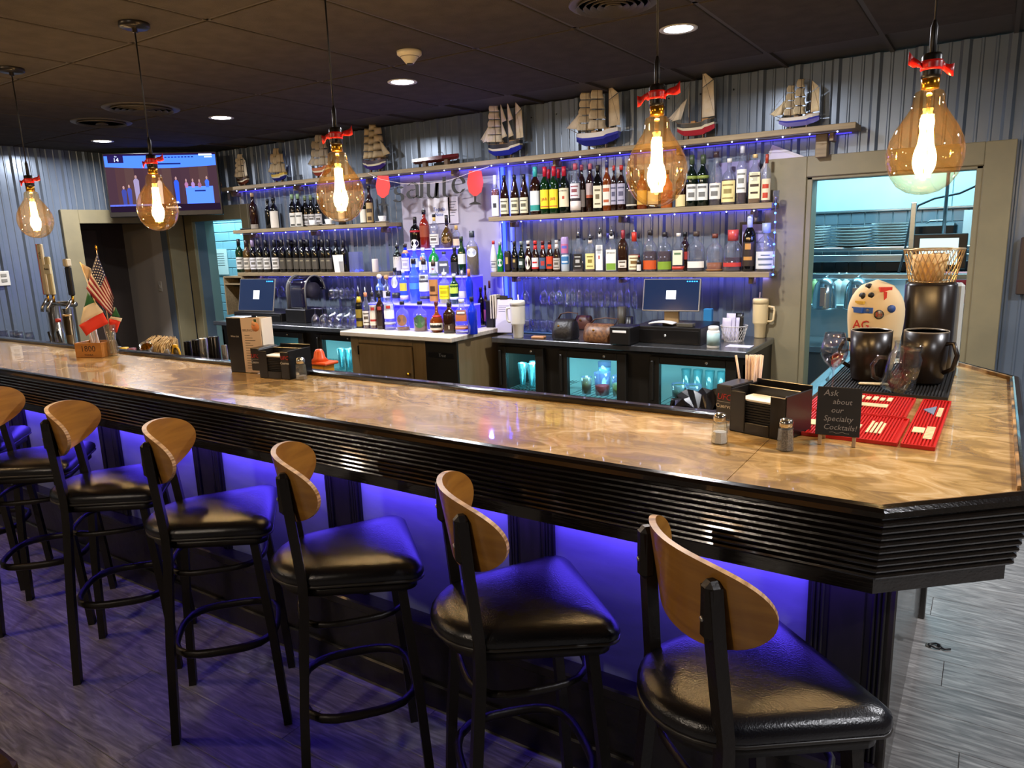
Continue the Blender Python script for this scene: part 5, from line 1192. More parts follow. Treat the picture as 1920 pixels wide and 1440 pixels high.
# ---- fairy light strings
M_FAIRY = emis('fairy_bulb', '#b4c4ff', 7); M_FAIRYB = emis('fairy_bulb_blue', '#2448ff', 14)
fbm = MB().sphere((0, 0, 0), .0045, 8).mesh('bulb', M_FAIRY); fbb = MB().sphere((0, 0, 0), .0065, 8).mesh('bulb', M_FAIRYB)
M_WIRE = mat('clear_wire', '#5a5a78', .4)
def string_light(pts, step, lb, blue=False, every=0):
    o = thing('string_lights', lb, 'string lights', pts[0]); P0 = Vector(pts[0]); pts = [Vector(p_)-P0 for p_ in pts]
    MB().tube(pts, .0016, 5).build('wire', M_WIRE, o); acc = 0; k = 0
    for a, b in zip(pts, pts[1:]):
        n = max(1, int((b-a).length/step))
        for i in range(n):
            q = a+(b-a)*((i+.5)/n); k += 1
            bo = bpy.data.objects.new('bulb', fbb if blue or (every and k % every == 0) else fbm); COL.objects.link(bo); bo.parent = o; bo.location = q+Vector((0, -.004, -.003))
    return o
def droop(x0, x1, y, z, n): return [(x0+(x1-x0)*i/n, y, z-.008*(i % 2)) for i in range(n+1)]
string_light(droop(-6.98, -4.0, SY-.006, ZT-.040, 20), .105, 'tiny white string lights under the ship shelf above wine')
string_light(droop(-3.95, -.77, SY-.006, ZT-.040, 20), .115, 'tiny white string lights under the ship shelf above whiskey')
string_light(droop(-3.4, -1.24, SY-.006, Z2-.040, 12), .12, 'tiny white string lights under the whiskey shelf')
string_light(droop(-6.7, -4.6, SY-.006, Z2-.040, 12), .15, 'tiny white string lights under the cup shelf')
string_light([(-1.205, SY+.03, Z2+.02), (-1.20, SY+.02, Z2-.15), (-1.205, SY+.03, Z2-.30), (-1.20, SY+.02, Z3+.0), (-1.205, SY+.03, Z3-.03)], .055, 'blue string lights hanging down the shelf ends by the doorway', blue=True)
string_light(droop(-1.6, -.80, SY+.10, ZT+.006, 6), .10, 'tiny blue string lights lying on the end of the ship shelf', blue=False, every=2)
lamp('blue_string_glow', 'POINT', (-1.19, 4.86, 1.62), .9, (.12, .16, 1), .02)
lamp('blue_string_glow', 'POINT', (-3.43, 4.82, 2.12), .8, (.12, .16, 1), .02)
# ---- stemware hanging from rails
M_GL = glass('stemware_glass', '#f4f6ff', .30, .03)
def stem(kind):
    if kind == 0: pr = [(0, .0), (.034, .001), (.034, .003), (.006, .006), (.0035, .012), (.0035, .085), (.008, .095), (.030, .115), (.041, .150), (.042, .170), (.034, .205), (.032, .205), (.040, .170), (.039, .150), (.028, .117), (.006, .098), (0, .097)]
    else: pr = [(0, .0), (.030, .001), (.030, .003), (.005, .006), (.0035, .012), (.0035, .075), (.012, .085), (.024, .11), (.027, .15), (.025, .215), (.0235, .215), (.0255, .15), (.022, .112), (.008, .088), (0, .087)]
    return MB().lathe(pr, 16).mesh('bowl', M_GL)
SM = [stem(0), stem(1)]
def hang(px, Yh, kind, lb, grp):
    q = pyy(px, 560, Yh); o = tag(bpy.data.objects.new('wine_glass', SM[kind]), lb, 'wine glass', grp); COL.objects.link(o)
    o.location = (q.x, Yh, Z3-.036-.020); o.rotation_euler = (math.pi, 0, 0)
for i, px in enumerate((986, 1021, 1037, 1049, 1065, 1075, 1087, 1101, 1113, 1127, 1139, 1151, 1163, 1177, 1190)):
    hang(px, 4.99 if i % 2 == 0 else 5.07, 1 if 4 <= i else 0, 'upside-down champagne flute hanging under the bourbon shelf' if i >= 4 else 'upside-down wine glass hanging under the bourbon shelf', 'hanging flutes' if i >= 4 else 'hanging wine glasses')
for i, px in enumerate((518, 531, 624, 634, 642, 653, 662)):
    hang(px, 4.99 if i % 2 == 0 else 5.07, 0, 'upside-down wine glass hanging under the candle shelf', 'wine glasses under the candle shelf')
M_RACK = mat('chrome_rack', '#9aa0c8', .2, .9)
for x0, x1, lb in ((-3.2, -2.1, 'chrome stemware rack under the bourbon shelf'), (-6.2, -4.75, 'chrome stemware rack under the candle shelf')):
    rk = thing('stemware_rack', lb, 'glass rack', (x0, 4.95, Z3-.036)); n = int((x1-x0)/.095)
    for i in range(n+1):
        x = (x1-x0)*i/n
        MB().tube([(x-.012, .0, 0), (x-.012, .0, -.016), (x-.012, .16, -.016), (x-.012, .16, 0)], .0025, 5).build('rail', M_RACK, rk)
# ================================================================== THINGS ON THE BACK COUNTERS
M_BLKP = mat('black_plastic', '#131110', .35); M_GREYP = mat('silver_plastic', '#8f8b86', .35, .5); M_TANP = mat('tan_stand', '#8a7048', .4)
M_SCRN = mat('pos_screen', '#10182c', .12, emit='#16243f', estr=.5)
M_WHITE = mat('soft_white', '#d9d5cb', .4)
def pos(px0, px1, py0, py1, Yp, zb, lb, drawer, lb2):
    """screen on a drawer: drawer=(px0,px1,height)"""
    a = pyy(drawer[0], 600, Yp-.2); b = pyy(drawer[1], 600, Yp-.2)
    d = thing('cash_drawer', lb2, 'cash drawer', ((a.x+b.x)/2, Yp, zb)); w = b.x-a.x; h = drawer[2]
    MB().bbox((-w/2, -.2, 0), (w/2, .2, h), .004).build('case', M_BLKP, d)
    MB().bbox((-w/2+.01, -.206, .012), (w/2-.01, -.2, h-.02), .002).build('drawer_front', mat('drawer_black', '#0d0b0a', .3), d)
    MB().lathe([(.010, 0), (.010, .006), (0, .008)], 12, T((0.0, -.206, h*.5)) @ Matrix.Rotation(math.pi/2, 4, 'X')).build('lock', mat('lock_chrome', '#cfcac0', .2, .95), d)
    a = pyy(px0, py1, Yp-.12); b = pyy(px1, py0, Yp-.12); w = b.x-a.x; hh = (b.z-a.z)
    o = thing('register_screen', lb, 'register', ((a.x+b.x)/2, Yp, zb+h), .12)
    R = T((0, -.12, a.z-zb-h)) @ Matrix.Rotation(-.22, 4, 'X')
    MB().bbox((-w/2, 0, 0), (w/2, .014, hh*1.03), .003, R).build('bezel', M_GREYP, o)
    sc_ = MB().box((-w/2+.008, -.0012, .008), (w/2-.008, .0, hh*1.03-.006), R).build('screen', M_SCRN, o)
    MB().box((-w*.085, -.0022, hh*.38), (w*.085, -.0012, hh*.66), R).build('logo_tile', emis('logo_white', '#e8f0f4', .85), sc_)
    MB().tube([R @ Vector((-w*.04, -.003, hh*.50)), R @ Vector((0, -.003, hh*.54)), R @ Vector((w*.03, -.003, hh*.51)), R @ Vector((w*.05, -.003, hh*.53))], .0014, 4).build('logo_mark', solid('#53606a'), sc_)
    for k in range(5): MB().box((w*(.26+.04*k), -.0022, hh*.92), (w*(.285+.04*k), -.0012, hh*.96), R).build('status_icon', emis('icon_blue', '#3aa0ff', 1.2), sc_)
    MB().bbox((-.06, -.09, 0), (.06, .04, .012), .003).bbox((-.05, -.085, .01), (.05, -.05, a.z-zb-h+.06), .004, Matrix.Rotation(-.0, 4, 'X')).build('stand', M_TANP, o)
    return d
pos(1202, 1306, 524, 582, 4.78, CZT, 'wide register screen with white logo tile on the cash drawer', (1186, 1314, .115), 'black cash drawer with key lock under the wide register screen')
pos(449, 500, 524, 582, 4.82, CZT, 'small register screen with white logo tile by wine glasses', (440, 528, .08), 'black cash drawer by the turquoise passage')
# papers and small box on the drawer
q = pyy(1245, 606, 4.63); pp = thing('receipt_book', 'open white receipt book on the cash drawer', 'book', (q.x-.02, 4.66, CZT+.116))
MB().sheet(lambda u, v: ((u-.5)*.17, (v-.5)*.09, .012+.012*math.sin(u*3.0)), 8, 2, .010).build('pages', M_PAPER, pp)
q = pyy(1285, 606, 4.63); bx_ = MB().bbox((-.05, -.03, 0), (.06, .03, .024), .003).build('card_box', mat('dark_box', '#4a463c', .4), None, (q.x, 4.63, CZT+.116)); tag(bx_, 'small grey card box on the cash drawer', 'box')
# white pill bottle
q = pz(1337, 652, CZT); pb = thing('wipes_bottle', 'white round bottle with blue label beside the cash drawer', 'bottle', (q.x, q.y, CZT))
MB().lathe([(0, 0), (.038, 0), (.040, .004), (.040, .105), (.034, .115), (0, .115)], 20).build('bottle_body', M_WHITE, pb)
MB().lathe([(.0408, .018), (.0408, .098)], 20).build('label', mat('pale_blue_label', '#9fb8b4', .5), pb)
MB().lathe([(.032, .115), (.034, .118), (.034, .136), (.030, .140), (0, .140)], 18).build('lid', M_WHITE, pb)
def wire_basket(loc, r0, r1, h, lb, m, n=26, rows=6, name='wire_basket'):
    o = thing(name, lb, 'basket', loc)
    MB().tube([(r1*math.cos(2*math.pi*i/24), r1*math.sin(2*math.pi*i/24), h) for i in range(24)], .003, 6, True).build('rim', m, o)
    MB().lathe([(0, 0), (r0, 0), (r0, .003), (0, .003)], 24).build('base', m, o)
    w = MB()
    for d in (-1, 1):
        for i in range(n):
            pts = []
            for j in range(rows+1):
                t = j/rows; a = 2*math.pi*(i+d*t*2.4)/n; r = r0+(r1-r0)*t; pts.append((r*math.cos(a), r*math.sin(a), h*t))
            w.tube(pts, .0016, 4)
    x = w.build('mesh_wires', m, o); x['kind'] = 'stuff'
    return o
M_WIREW = mat('white_wire', '#cfcac4', .4)
q = pz(1374, 640, CZT); wb = wire_basket((q.x, q.y+.02, CZT), .062, .088, .105, 'white wire basket of receipts on the steel counter', M_WIREW)
sl = MB()
for k in range(4): sl.sheet(lambda u, v, k=k: (-.055+.03*k+(u-.5)*.05, -.04+.02*k, .01+v*(.15+.02*k)+.01*math.sin(u*3)), 3, 5, .002)
for k in range(4):
    s_ = MB().sheet(lambda u, v, k=k: (-.035+.022*k+(u-.5)*.06, -.030+.018*k+.02*v, v*(.15+.03*(k % 2))), 3, 5, .0015).build('receipt_paper', mat('lilac_paper', '#cfc8dc', .7) if k < 3 else M_BLKP, None, (q.x-.01, q.y+.02, CZT+.006))
    tag(s_, 'curled receipt slip standing in the wire basket' if k < 3 else 'black card sleeve standing in the wire basket', 'paper', 'receipts in the wire basket' if k < 3 else None)
def tumbler(px, pyb, hpx, m, lb, hs):
    q = pz(px, pyb, CZT); s = m_per_px(q); H = hpx*s; R = 17*s*.8
    o = thing('travel_tumbler', lb, 'tumbler', (q.x, q.y+.03, CZT))
    MB().lathe([(0, 0), (R*.66, 0), (R*.72, H*.02), (R*.80, H*.33), (R*.98, H*.37), (R, H*.40), (R*1.04, H*.86), (R*1.04, H*.88), (0, H*.88)], 24).build('cup_body', m, o)
    MB().lathe([(R*1.06, H*.86), (R*1.07, H*.96), (R*.96, H), (0, H)], 24).build('lid', m, o)
    MB().tube([(hs*R*.98, 0, H*.80), (hs*R*1.75, 0, H*.78), (hs*R*1.85, 0, H*.70), (hs*R*1.75, 0, H*.46), (hs*R*1.5, 0, H*.42), (hs*R*.96, 0, H*.42)], R*.16, 8).build('handle', m, o)
    MB().cyl((hs*-R*.2, 0, H*.98), (hs*-R*.15, 0, H*1.15), .005, 8).build('straw', mat('pink_straw', '#e0d0d8', .4), o)
tumbler(968, 634, 70, mat('white_enamel', '#d6d2c6', .35), 'white insulated tumbler with handle on the steel counter', -1)
tumbler(1422, 634, 74, mat('butter_enamel', '#dcc391', .35), 'butter yellow insulated tumbler with handle at the counter end', 1)
# clipboard menu holder
q = pz(912, 624, CZT); mh = thing('clipboard_holder', 'black clipboard holder with a paper menu beside the lit display', 'menu holder', (q.x+.105, q.y+.02, CZT), .25)
MB().bbox((-.085, -.05, 0), (-.02, .08, .26), .004).build('box', M_BLKP, mh)
for k in range(3): MB().bbox((-.045+.02*k, -.052, .12), (-.035+.02*k, .06, .30), .001).build('page_stack', mat('cream_page', '#c8bda8', .6), mh)
R = Matrix.Rotation(-.12, 4, 'X') @ T((.06, -.06, 0)); cbp = MB().bbox((-.07, 0, .0), (.075, .006, .275), .002, R).build('clipboard', M_BLKP, mh)
MB().box((-.064, -.002, .006), (.069, 0, .262), R).build('paper', mat('lilac_paper', '#cfc8dc', .7), cbp)
MB().bbox((-.03, -.008, .262), (.035, .006, .292), .003, R).build('clip', M_BLKP, cbp)
for k in range(4): MB().box((-.04, -.003, .21-.014*k), (.045-.01*k, -.002, .214-.014*k), R).build('print_line', solid('#6a6a80'), cbp)
# tongs
q = pz(940, 622, CZT); tg = thing('bar_tongs', 'steel bar tongs leaning beside the clipboard', 'tongs', (q.x, q.y+.01, CZT))
MB().tube([(-.012, 0, 0), (-.004, 0, .12), (0, 0, .165), (.004, 0, .12), (.014, 0, 0)], .005, 6).build('arms', M_STEEL, tg); MB().tube([(-.012, 0, .165), (0, 0, .19), (.012, 0, .165), (0, 0, .15)], .004, 6, True).build('grip_ring', M_BLKP, tg)
# tray of tumblers
q = pz(1008, 626, CZT); ty = thing('glass_tray', 'blue plastic tray under the small glasses', 'tray', (q.x, q.y+.08, CZT))
MB().bbox((-.16, -.09, 0), (.16, .09, .012), .004).build('tray_body', mat('blue_tray', '#24406a', .4), ty)
gm = MB().lathe([(0, .082), (.024, .082), (.027, .08), (.032, .0), (.030, .0), (.025, .078), (0, .078)], 14).mesh('tumbler_glass', M_GL)
for i in range(4):
    for j in range(2):
        o = tag(bpy.data.objects.new('rocks_glass', gm), 'clear rocks glass upside down on the blue tray', 'glass', 'rocks glasses on the blue tray'); COL.objects.link(o); o.location = (q.x-.115+.076*i, q.y+.04+.078*j, CZT+.0125)
# wallet, bags
q = pz(1010, 634, CZT); o = MB().bbox((-.05, -.03, 0), (.05, .03, .016), .004).build('wallet', mat('tan_wallet', '#b07a4c', .5), None, (q.x, q.y, CZT), .2); tag(o, 'tan folded wallet lying on the steel counter', 'wallet')
def bag(px, pyb, wpx, hpx, m, lb, strap=None, dy=.05, pattern=None, dep=.09):
    q = pz(px, pyb, CZT); s = m_per_px(q); w, h = wpx*s/2, hpx*s
    o = thing('handbag', lb, 'handbag', (q.x, q.y+dy, CZT))
    vs = []; N_ = 18; lv = [(.92, .9, 0), (1, 1, .10), (1, .95, .5), (.95, .7, .85), (.86, .35, 1), (.5, .1, 1.02)]
    pr = MB(); v_ = []; f_ = []
    for a_, b_, z in lv:
        for i in range(N_):
            a = 2*math.pi*i/N_; c, d = math.cos(a), math.sin(a); qn = (abs(c)**4+abs(d)**4)**-.25; v_.append((w*a_*c*qn, dep*b_*d*qn, h*z))
    for j in range(len(lv)-1):
        for i in range(N_): f_.append((j*N_+i, j*N_+(i+1) % N_, (j+1)*N_+(i+1) % N_, (j+1)*N_+i))
    f_ += [tuple(range(N_))[::-1], tuple(range((len(lv)-1)*N_, len(lv)*N_))]
    pr.add(v_, f_, None, True).build('bag_body', m, o)
    if strap: MB().tube([(-w*.8, 0, h*.9), (-w*.3, -.02, h*1.25), (w*.4, -.02, h*1.35), (w*1.2, .0, h*1.3), (w*.85, .01, h*.9)], .008, 6, False, .5).build('strap', mat(strap, '#4a2c18', .5), o)
    MB().lathe([(.008, 0), (.008, .004), (0, .005)], 10, T((-w*.1, -dep*.98, h*.72)) @ Matrix.Rotation(math.pi/2, 4, 'X')).build('clasp', M_BRASS, o)
    return o
bag(1052, 638, 44, 38, mat('black_leather', '#15110f', .45, bump=.3, bscale=60), 'slouchy black leather handbag on the steel counter', 'dark_strap', .07)
bag(1076, 622, 34, 26, mat('red_brown_leather', '#4a241a', .45), 'red-brown leather pouch behind the black handbag', None, .17, dep=.05)
mono = mat('monogram_leather', '#4a2c1a', .45, var='#7a5230', vscale=55)
bag(1118, 643, 62, 34, mono, 'brown monogram handbag with strap on the steel counter', 'brown_strap', .07)
q = pz(1160, 648, CZT); pr_ = thing('receipt_printer', 'black receipt printer between the handbag and cash drawer', 'printer', (q.x, q.y+.10, CZT))
MB().bbox((-.075, -.09, 0), (.075, .09, .125), .008).build('case', M_BLKP, pr_); MB().bbox((-.05, -.092, .085), (.05, -.088, .10), .001).build('paper_slot', M_PAPER, pr_)
cl = MB().lathe([(0, 0), (.028, 0), (.030, .003), (.030, .13), (.028, .13), (.027, .006), (0, .006)], 16).build('pen_cup', M_BLKP, None, (pyy(1180, 590, 4.95).x, 4.95, CZT)); tag(cl, 'black pen cup of white straws behind the printer', 'cup')
cy_ = MB().lathe([(0, 0), (.034, 0), (.034, .20), (0, .20)], 16).build('storage_canister', mat('olive_can', '#3a3426', .5), None, (pyy(1166, 600, 4.98).x, 4.98, CZT)); tag(cy_, 'dark olive canister behind the printer', 'canister')
q = pyy(1328, 595, 5.0); o = MB().bbox((-.03, -.02, 0), (.03, .02, .20), .004).build('cleaner_bottle', mat('blue_plastic', '#2f78a8', .4), None, (q.x, 5.0, CZT)); tag(o, 'blue plastic bottle standing against the wall', 'bottle')
o = MB().box((-.13, -.10, 0), (.13, .10, .0015)).build('paper_sheet', mat('lilac_paper', '#cfc8dc', .7), None, (pz(1385, 650, CZT).x, pz(1385, 650, CZT).y+.02, CZT)); tag(o, 'white paper sheet lying under the wire basket', 'paper'); o.location.x -= .0; o.scale = (.6, .5, 1)
# ---- left counter : cubby, dispenser, goblets
q = pyy(452, 560, 4.99); cbn = thing('wooden_cubby', 'small open wooden cubby box beside the passage', 'organizer', (q.x, 5.0, CZT))
[MB().box((a_, -.09, 0), (a_+.015, .10, .42)).build('side', M_SHELF, cbn) for a_ in (-.16, .145)]; MB().box((-.145, -.09, .405), (.145, .10, .42)).box((-.145, -.09, .33), (.145, .10, .342)).build('shelf_board', M_SHELF, cbn); MB().box((-.145, .09, 0), (.145, .10, .405)).build('back', M_DARKW, cbn)
q = pyy(572, 560, 4.75); dp = thing('straw_dispenser', 'smoked hooded napkin dispenser with curved clear cover', 'dispenser', (q.x, 4.75, CZT))
MB().bbox((-.14, -.14, 0), (.14, .14, .13), .008).build('base', M_BLKP, dp)
arc = [(.0, .13)]+[(-.10+.14*math.cos(a)*1.0, .30+.15*math.sin(a)) for a in [math.radians(180-15*i) for i in range(13)]]
def hood(u, v):
    a = math.radians(185-u*185); r = .145+.0*u; return ((v-.5)*.26, -.02-.125*math.cos(a)*-1 if 0 else -.02+.125*math.cos(a), .30+.15*math.sin(a)) if u > .0 else ((v-.5)*.26, -.145, .13)
smoke = glass('smoked_cover', '#6a64a0', .25, .05, opacity=.35, body='#2a2644')
MB().sheet(lambda u, v: ((v-.5)*.26, .02-.125*math.cos(math.pi*max(0, (u-.3)/.7)), .13+.17*min(1, u/.3)+.14*math.sin(math.pi*max(0, (u-.3)/.7))), 20, 4, .004).build('hood', smoke, dp)
for sx in (-1, 1):
    MB().tube([(sx*.13, -.105, .13), (sx*.13, -.105, .30)]+[(sx*.13, .02-.125*math.cos(math.radians(a)), .30+.14*math.sin(math.radians(a))) for a in range(15, 181, 15)], .008, 6).build('side_rib', mat('grey_rib', '#6a6864', .35), dp)
MB().cyl((-.11, .03, .30), (.11, .03, .30), .075, 20).build('paper_roll', mat('roll_dark', '#3a3640', .6), dp)
gob = MB().lathe([(0, .165), (.034, .165), (.034, .162), (.006, .158), (.004, .15), (.004, .115), (.012, .105), (.036, .08), (.044, .045), (.036, 0), (.034, 0), (.042, .045), (.034, .078), (.010, .1), (0, .1)], 16).mesh('goblet', M_GL)
k = 0
for j in range(3):
    for i in range(6):
        q = pz(592+i*14-j*4, 612, CZT); o = tag(bpy.data.objects.new('goblet', gob), 'clear stemmed goblet standing upside down beside the dispenser', 'goblet', 'goblets drying on the counter'); COL.objects.link(o); o.location = (pyy(592+i*14, 600, 4.50).x+.02*j, 4.50+.10*j, CZT)
# things inside the coolers
M_FROST = glass('frosted_glass', '#bdeef4', .22, .15, opacity=.25, body='#9fe0e8')
pil = MB().lathe([(0, 0), (.026, 0), (.026, .01), (.022, .03), (.036, .20), (.034, .20), (.020, .03), (0, .03)], 12).mesh('pint_glass', M_FROST)
def chill(x0, x1, z, rows, lb, grp, me, dx=.085, y0=4.64):
    n = int((x1-x0)/dx)
    for j in range(rows):
        for i in range(n):
            o = tag(bpy.data.objects.new('pint_glass', me), lb, 'glass', grp); COL.objects.link(o); o.location = (x0+dx*(i+.5)+(dx/2 if j % 2 else 0), y0+j*.10, z)
chill(-5.02, -4.58, .50, 2, 'frosted pint glass in the cooler next to the tan cabinet', 'chilled glasses next to the tan cabinet', pil)
chill(-3.03, -2.77, .50, 2, 'frosted pint glass in the narrow door of the three-door cooler', 'chilled glasses in the narrow door', pil)
chill(-5.80, -5.40, .50, 1, 'frosted pint glass in the cooler beside the passage', 'chilled glasses beside the passage', pil, .10)
# middle door : sauce tubs
def tub(x, y, r, h, c, fillc, fill, lb):
    o = thing('food_tub', lb, 'food container', (x, y, .50))
    MB().lathe([(0, 0), (r*.82, 0), (r, h), (r*.97, h), (r*.79, .004), (0, .004)], 18).build('tub', glass('clear_acrylic'), o)
    MB().lathe([(0, .004), (r*.79, .004), (r*(.79+.18*fill), h*fill), (0, h*fill)], 18).build('contents', mat('food_'+fillc, fillc, .5), o)
tub(-2.32, 4.68, .062, .17, '', '#c02818', .42, 'clear tub of red sauce in the middle cooler door'); tub(-2.20, 4.70, .050, .15, '', '#c2cc6a', .6, 'clear tub of pale green juice in the middle cooler door'); tub(-2.38, 4.84, .05, .22, '', '#7ab8c8', .8, 'tall blue tub behind the red sauce')
tub(-2.44, 4.66, .04, .13, '', '#a08a3c', .9, 'golden canister in the middle cooler door'); tub(-2.16, 4.84, .06, .2, '', '#b8a860', .9, 'yellow carton tub at the back of middle cooler door')
def fruit(x, z, r, c, lb, nm='orange'):
    o = MB().sphere((0, 0, r), r, 14).build(nm, mat('fruit_'+c, c, .45, bump=.2, bscale=120), None, (x, 4.68, z)); tag(o, lb, nm)
fruit(-1.42, .50, .05, '#d0831c', 'orange resting in the right cooler door'.replace('right ', 'fruit '), 'orange'); fruit(-1.53, .50, .055, '#221420', 'dark plum bag in the fruit cooler door', 'plum')
for i, (x, c) in enumerate(((-1.74, '#5a6434'), (-1.64, '#4a5440'))): tub(x, 4.70, .055, .13, '', c, .9, ['clear tub of olives in the fruit cooler door', 'clear tub of limes in the fruit cooler door'][i])
chill(-1.80, -1.40, .50, 1, 'tall frosted glass at the back of the fruit cooler', 'glasses behind the fruit', pil, .085, 4.88)
# ================================================================== THINGS ON THE BAR
M_GLS = glass('shaker_glass', '#f4f6f4', .22, .03, opacity=.05)
M_CHROME = mat('chrome', '#c9c4bb', .16, .95)
def shaker(px, pyb, H, c, fill, lb):
    q = pz(px, pyb, BARZ); o = thing('salt_shaker' if c == '#e6e4e2' else 'pepper_shaker', lb, 'shaker', (q.x, q.y, BARZ), .5); R = H*.26
    MB().lathe([(0, 0), (R, 0), (R*1.05, H*.03), (R*.86, H*.68), (R*.62, H*.74), (0, H*.74)], 8, None, smooth=False).build('glass_body', M_GLS, o)
    MB().lathe([(0, .002), (R*.9, .002), (R*.88*(1-.15*fill), H*.68*fill), (0, H*.68*fill)], 8, smooth=False).build('contents', mat('spice_'+c, c, .8, var='#8a8078' if c != '#e6e4e2' else '#d8d6d4', vscale=300), o)
    MB().lathe([(R*.66, H*.72), (R*.78, H*.74), (R*.80, H*.88), (R*.66, H*.97), (R*.3, H), (0, H)], 16).build('cap', M_CHROME, o)
shaker(1349, 830, .089, '#e6e4e2', .55, 'glass salt shaker beside the napkin caddy at the bar corner')
shaker(1472, 843, .089, '#4a423c', .95, 'glass pepper shaker in front of the chalkboard sign')
shaker(566, 711, .100, '#8a7a66', .25, 'nearly empty shaker beside the caddy under the pendant')
M_CAD = mat('caddy_black', '#131112', .3); M_UFC = mat('ufc_red', '#b8282c', .5); M_CUE = mat('cuervo_white', '#cfcac2', .5)
def caddy(x, y, rz, lb, straws):
    o = thing('napkin_caddy', lb, 'napkin caddy', (x, y, BARZ), rz)
    # front pocket for napkins, side pockets higher
    MB().bbox((-.085, -.075, 0), (.095, .075, .006), .002).build('floor_plate', M_CAD, o)
    MB().bbox((-.085, -.075, 0), (-.035, -.070, .125), .002).bbox((.045, -.075, 0), (.095, -.070, .125), .002).bbox((-.035, -.075, 0), (.045, -.070, .035), .002).build('front_panel', M_CAD, o)
    for x0, x1, h in ((-.085, -.080, .13), (.090, .095, .13)): MB().bbox((x0, -.075, 0), (x1, .075, h), .002).build('side_panel', M_CAD, o)
    MB().bbox((-.085, .070, 0), (.095, .075, .14), .002).build('back_panel', M_CAD, o); MB().bbox((-.080, .018, 0), (.090, .022, .13), .002).build('divider', M_CAD, o)
    MB().bbox((-.140, -.065, .03), (-.085, .055, .135), .003).build('side_pocket', M_CAD, o)
    nb = MB()
    for k in range(12): MB().bbox((-.062, -.066, .012+.0078*k), (.072, .014, .018+.0078*k), .001).build('napkin', mat('napkin_black', '#1d1a1a', .8) if k < 11 else M_PAPER, o)
    text('UFC', .026, M_UFC, o, face((-.112, -.0662, .098), (0, -1)), 'lettering', .0004, shear=.2); text('Cuervo', .018, M_CUE, o, face((-.112, -.0662, .070), (0, -1)), 'lettering', .0004)
    MB().box((-.135, -.0662, .083), (-.090, -.0655, .0838)).build('printed_rule', M_CUE, o)
    if straws == 2:
        text('UFC', .024, M_UFC, o, face((.07, -.0755, .098), (0, -1)), 'lettering', .0004, shear=.2); text('Cuervo', .016, M_CUE, o, face((.07, -.0755, .074), (0, -1)), 'lettering', .0004)
    return o
M_STRAW = mat('paper_wrapped_straw', '#ddc8bc', .6); M_STRAWT = mat('straw_tip', '#e6cf9a', .6)
qc = pz(1450, 812, BARZ)
caddy(qc.x-.02, qc.y+.02, math.radians(-16), 'black napkin caddy printed UFC Cuervo beside the chalkboard sign', 1)
qs = pz(1392, 800, BARZ)
hd = thing('straw_holder', 'black holder of wrapped straws behind the napkin caddy', 'straw holder', (qc.x-.098, qc.y+.125, BARZ))
MB().lathe([(0, 0), (.030, 0), (.032, .07), (.030, .07), (.028, .004), (0, .004)], 14).build('cup', M_CAD, hd)
random.seed(3)
smesh = MB().cyl((0, 0, .004), (0, 0, .205), .0036, 7).mesh('straw', M_STRAW)
for i in range(16):
    a = i*2.4; r = .005*math.sqrt(i)
    o = tag(bpy.data.objects.new('drinking_straw', smesh), 'paper-wrapped straw bundled behind the napkin caddy', 'straw', 'wrapped straws behind the caddy'); COL.objects.link(o)
    o.location = (qc.x-.098+r*math.cos(a), qc.y+.125+r*math.sin(a), BARZ+.004); o.rotation_euler = (random.uniform(-.05, .05), random.uniform(-.03, .08), 0)
o = tag(bpy.data.objects.new('drinking_straw', smesh), 'single wrapped straw leaning apart from the bundle', 'straw'); COL.objects.link(o); o.location = (qc.x-.115, qc.y+.12, BARZ+.004); o.rotation_euler = (0, -.18, 0)
q2 = pz(527, 708, BARZ); caddy(q2.x-.015, q2.y+.04, math.radians(8), 'black napkin caddy printed UFC Cuervo beside the tall menu stand', 2)
# chalkboard easel
q = pz(1568, 836, BARZ); cs = thing('chalkboard_sign', 'small black chalkboard easel with handwritten cocktail notice', 'sign', (q.x, q.y, BARZ), math.radians(6))
M_CHB = mat('chalkboard', '#161312', .75, var='#1d1a18', vscale=12); M_PINE = mat('pine_leg', '#a88a66', .5); M_CHALK = mat('chalk', '#8f8a86', .9)
R = Matrix.Rotation(-.20, 4, 'X')
for sx in (-1, 1):
    MB().bbox((sx*.043-.005, 0, 0), (sx*.043+.005, .007, .145), .001, R @ T((0, -.004, 0))).build('front_leg', M_PINE, cs)
    MB().bbox((sx*.038-.005, 0, 0), (sx*.038+.005, .006, .14), .001, T((0, .065, 0)) @ Matrix.Rotation(.24, 4, 'X')).build('rear_leg', M_PINE, cs)
bd_ = MB().bbox((-.056, -.008, .028), (.056, -.003, .162), .001, R).build('board', M_CHB, cs)
for i, (w_, sz, x_) in enumerate((('Ask', .024, -.022), ('about', .021, .008), ('our', .021, -.004), ('Specialty', .021, .0), ('Cocktails!', .021, .006))):
    text(w_, sz, M_CHALK, bd_, R @ T((x_, -.0085, .145-.0235*i)) @ Matrix.Rotation(math.pi/2, 4, 'X'), 'lettering', .0002, shear=.18)
MB().tube([R @ Vector((-.02+.05*i/6, -.009, .037+.002*math.sin(i*2))) for i in range(7)], .0006, 4).build('chalk_flourish', M_CHALK, bd_)
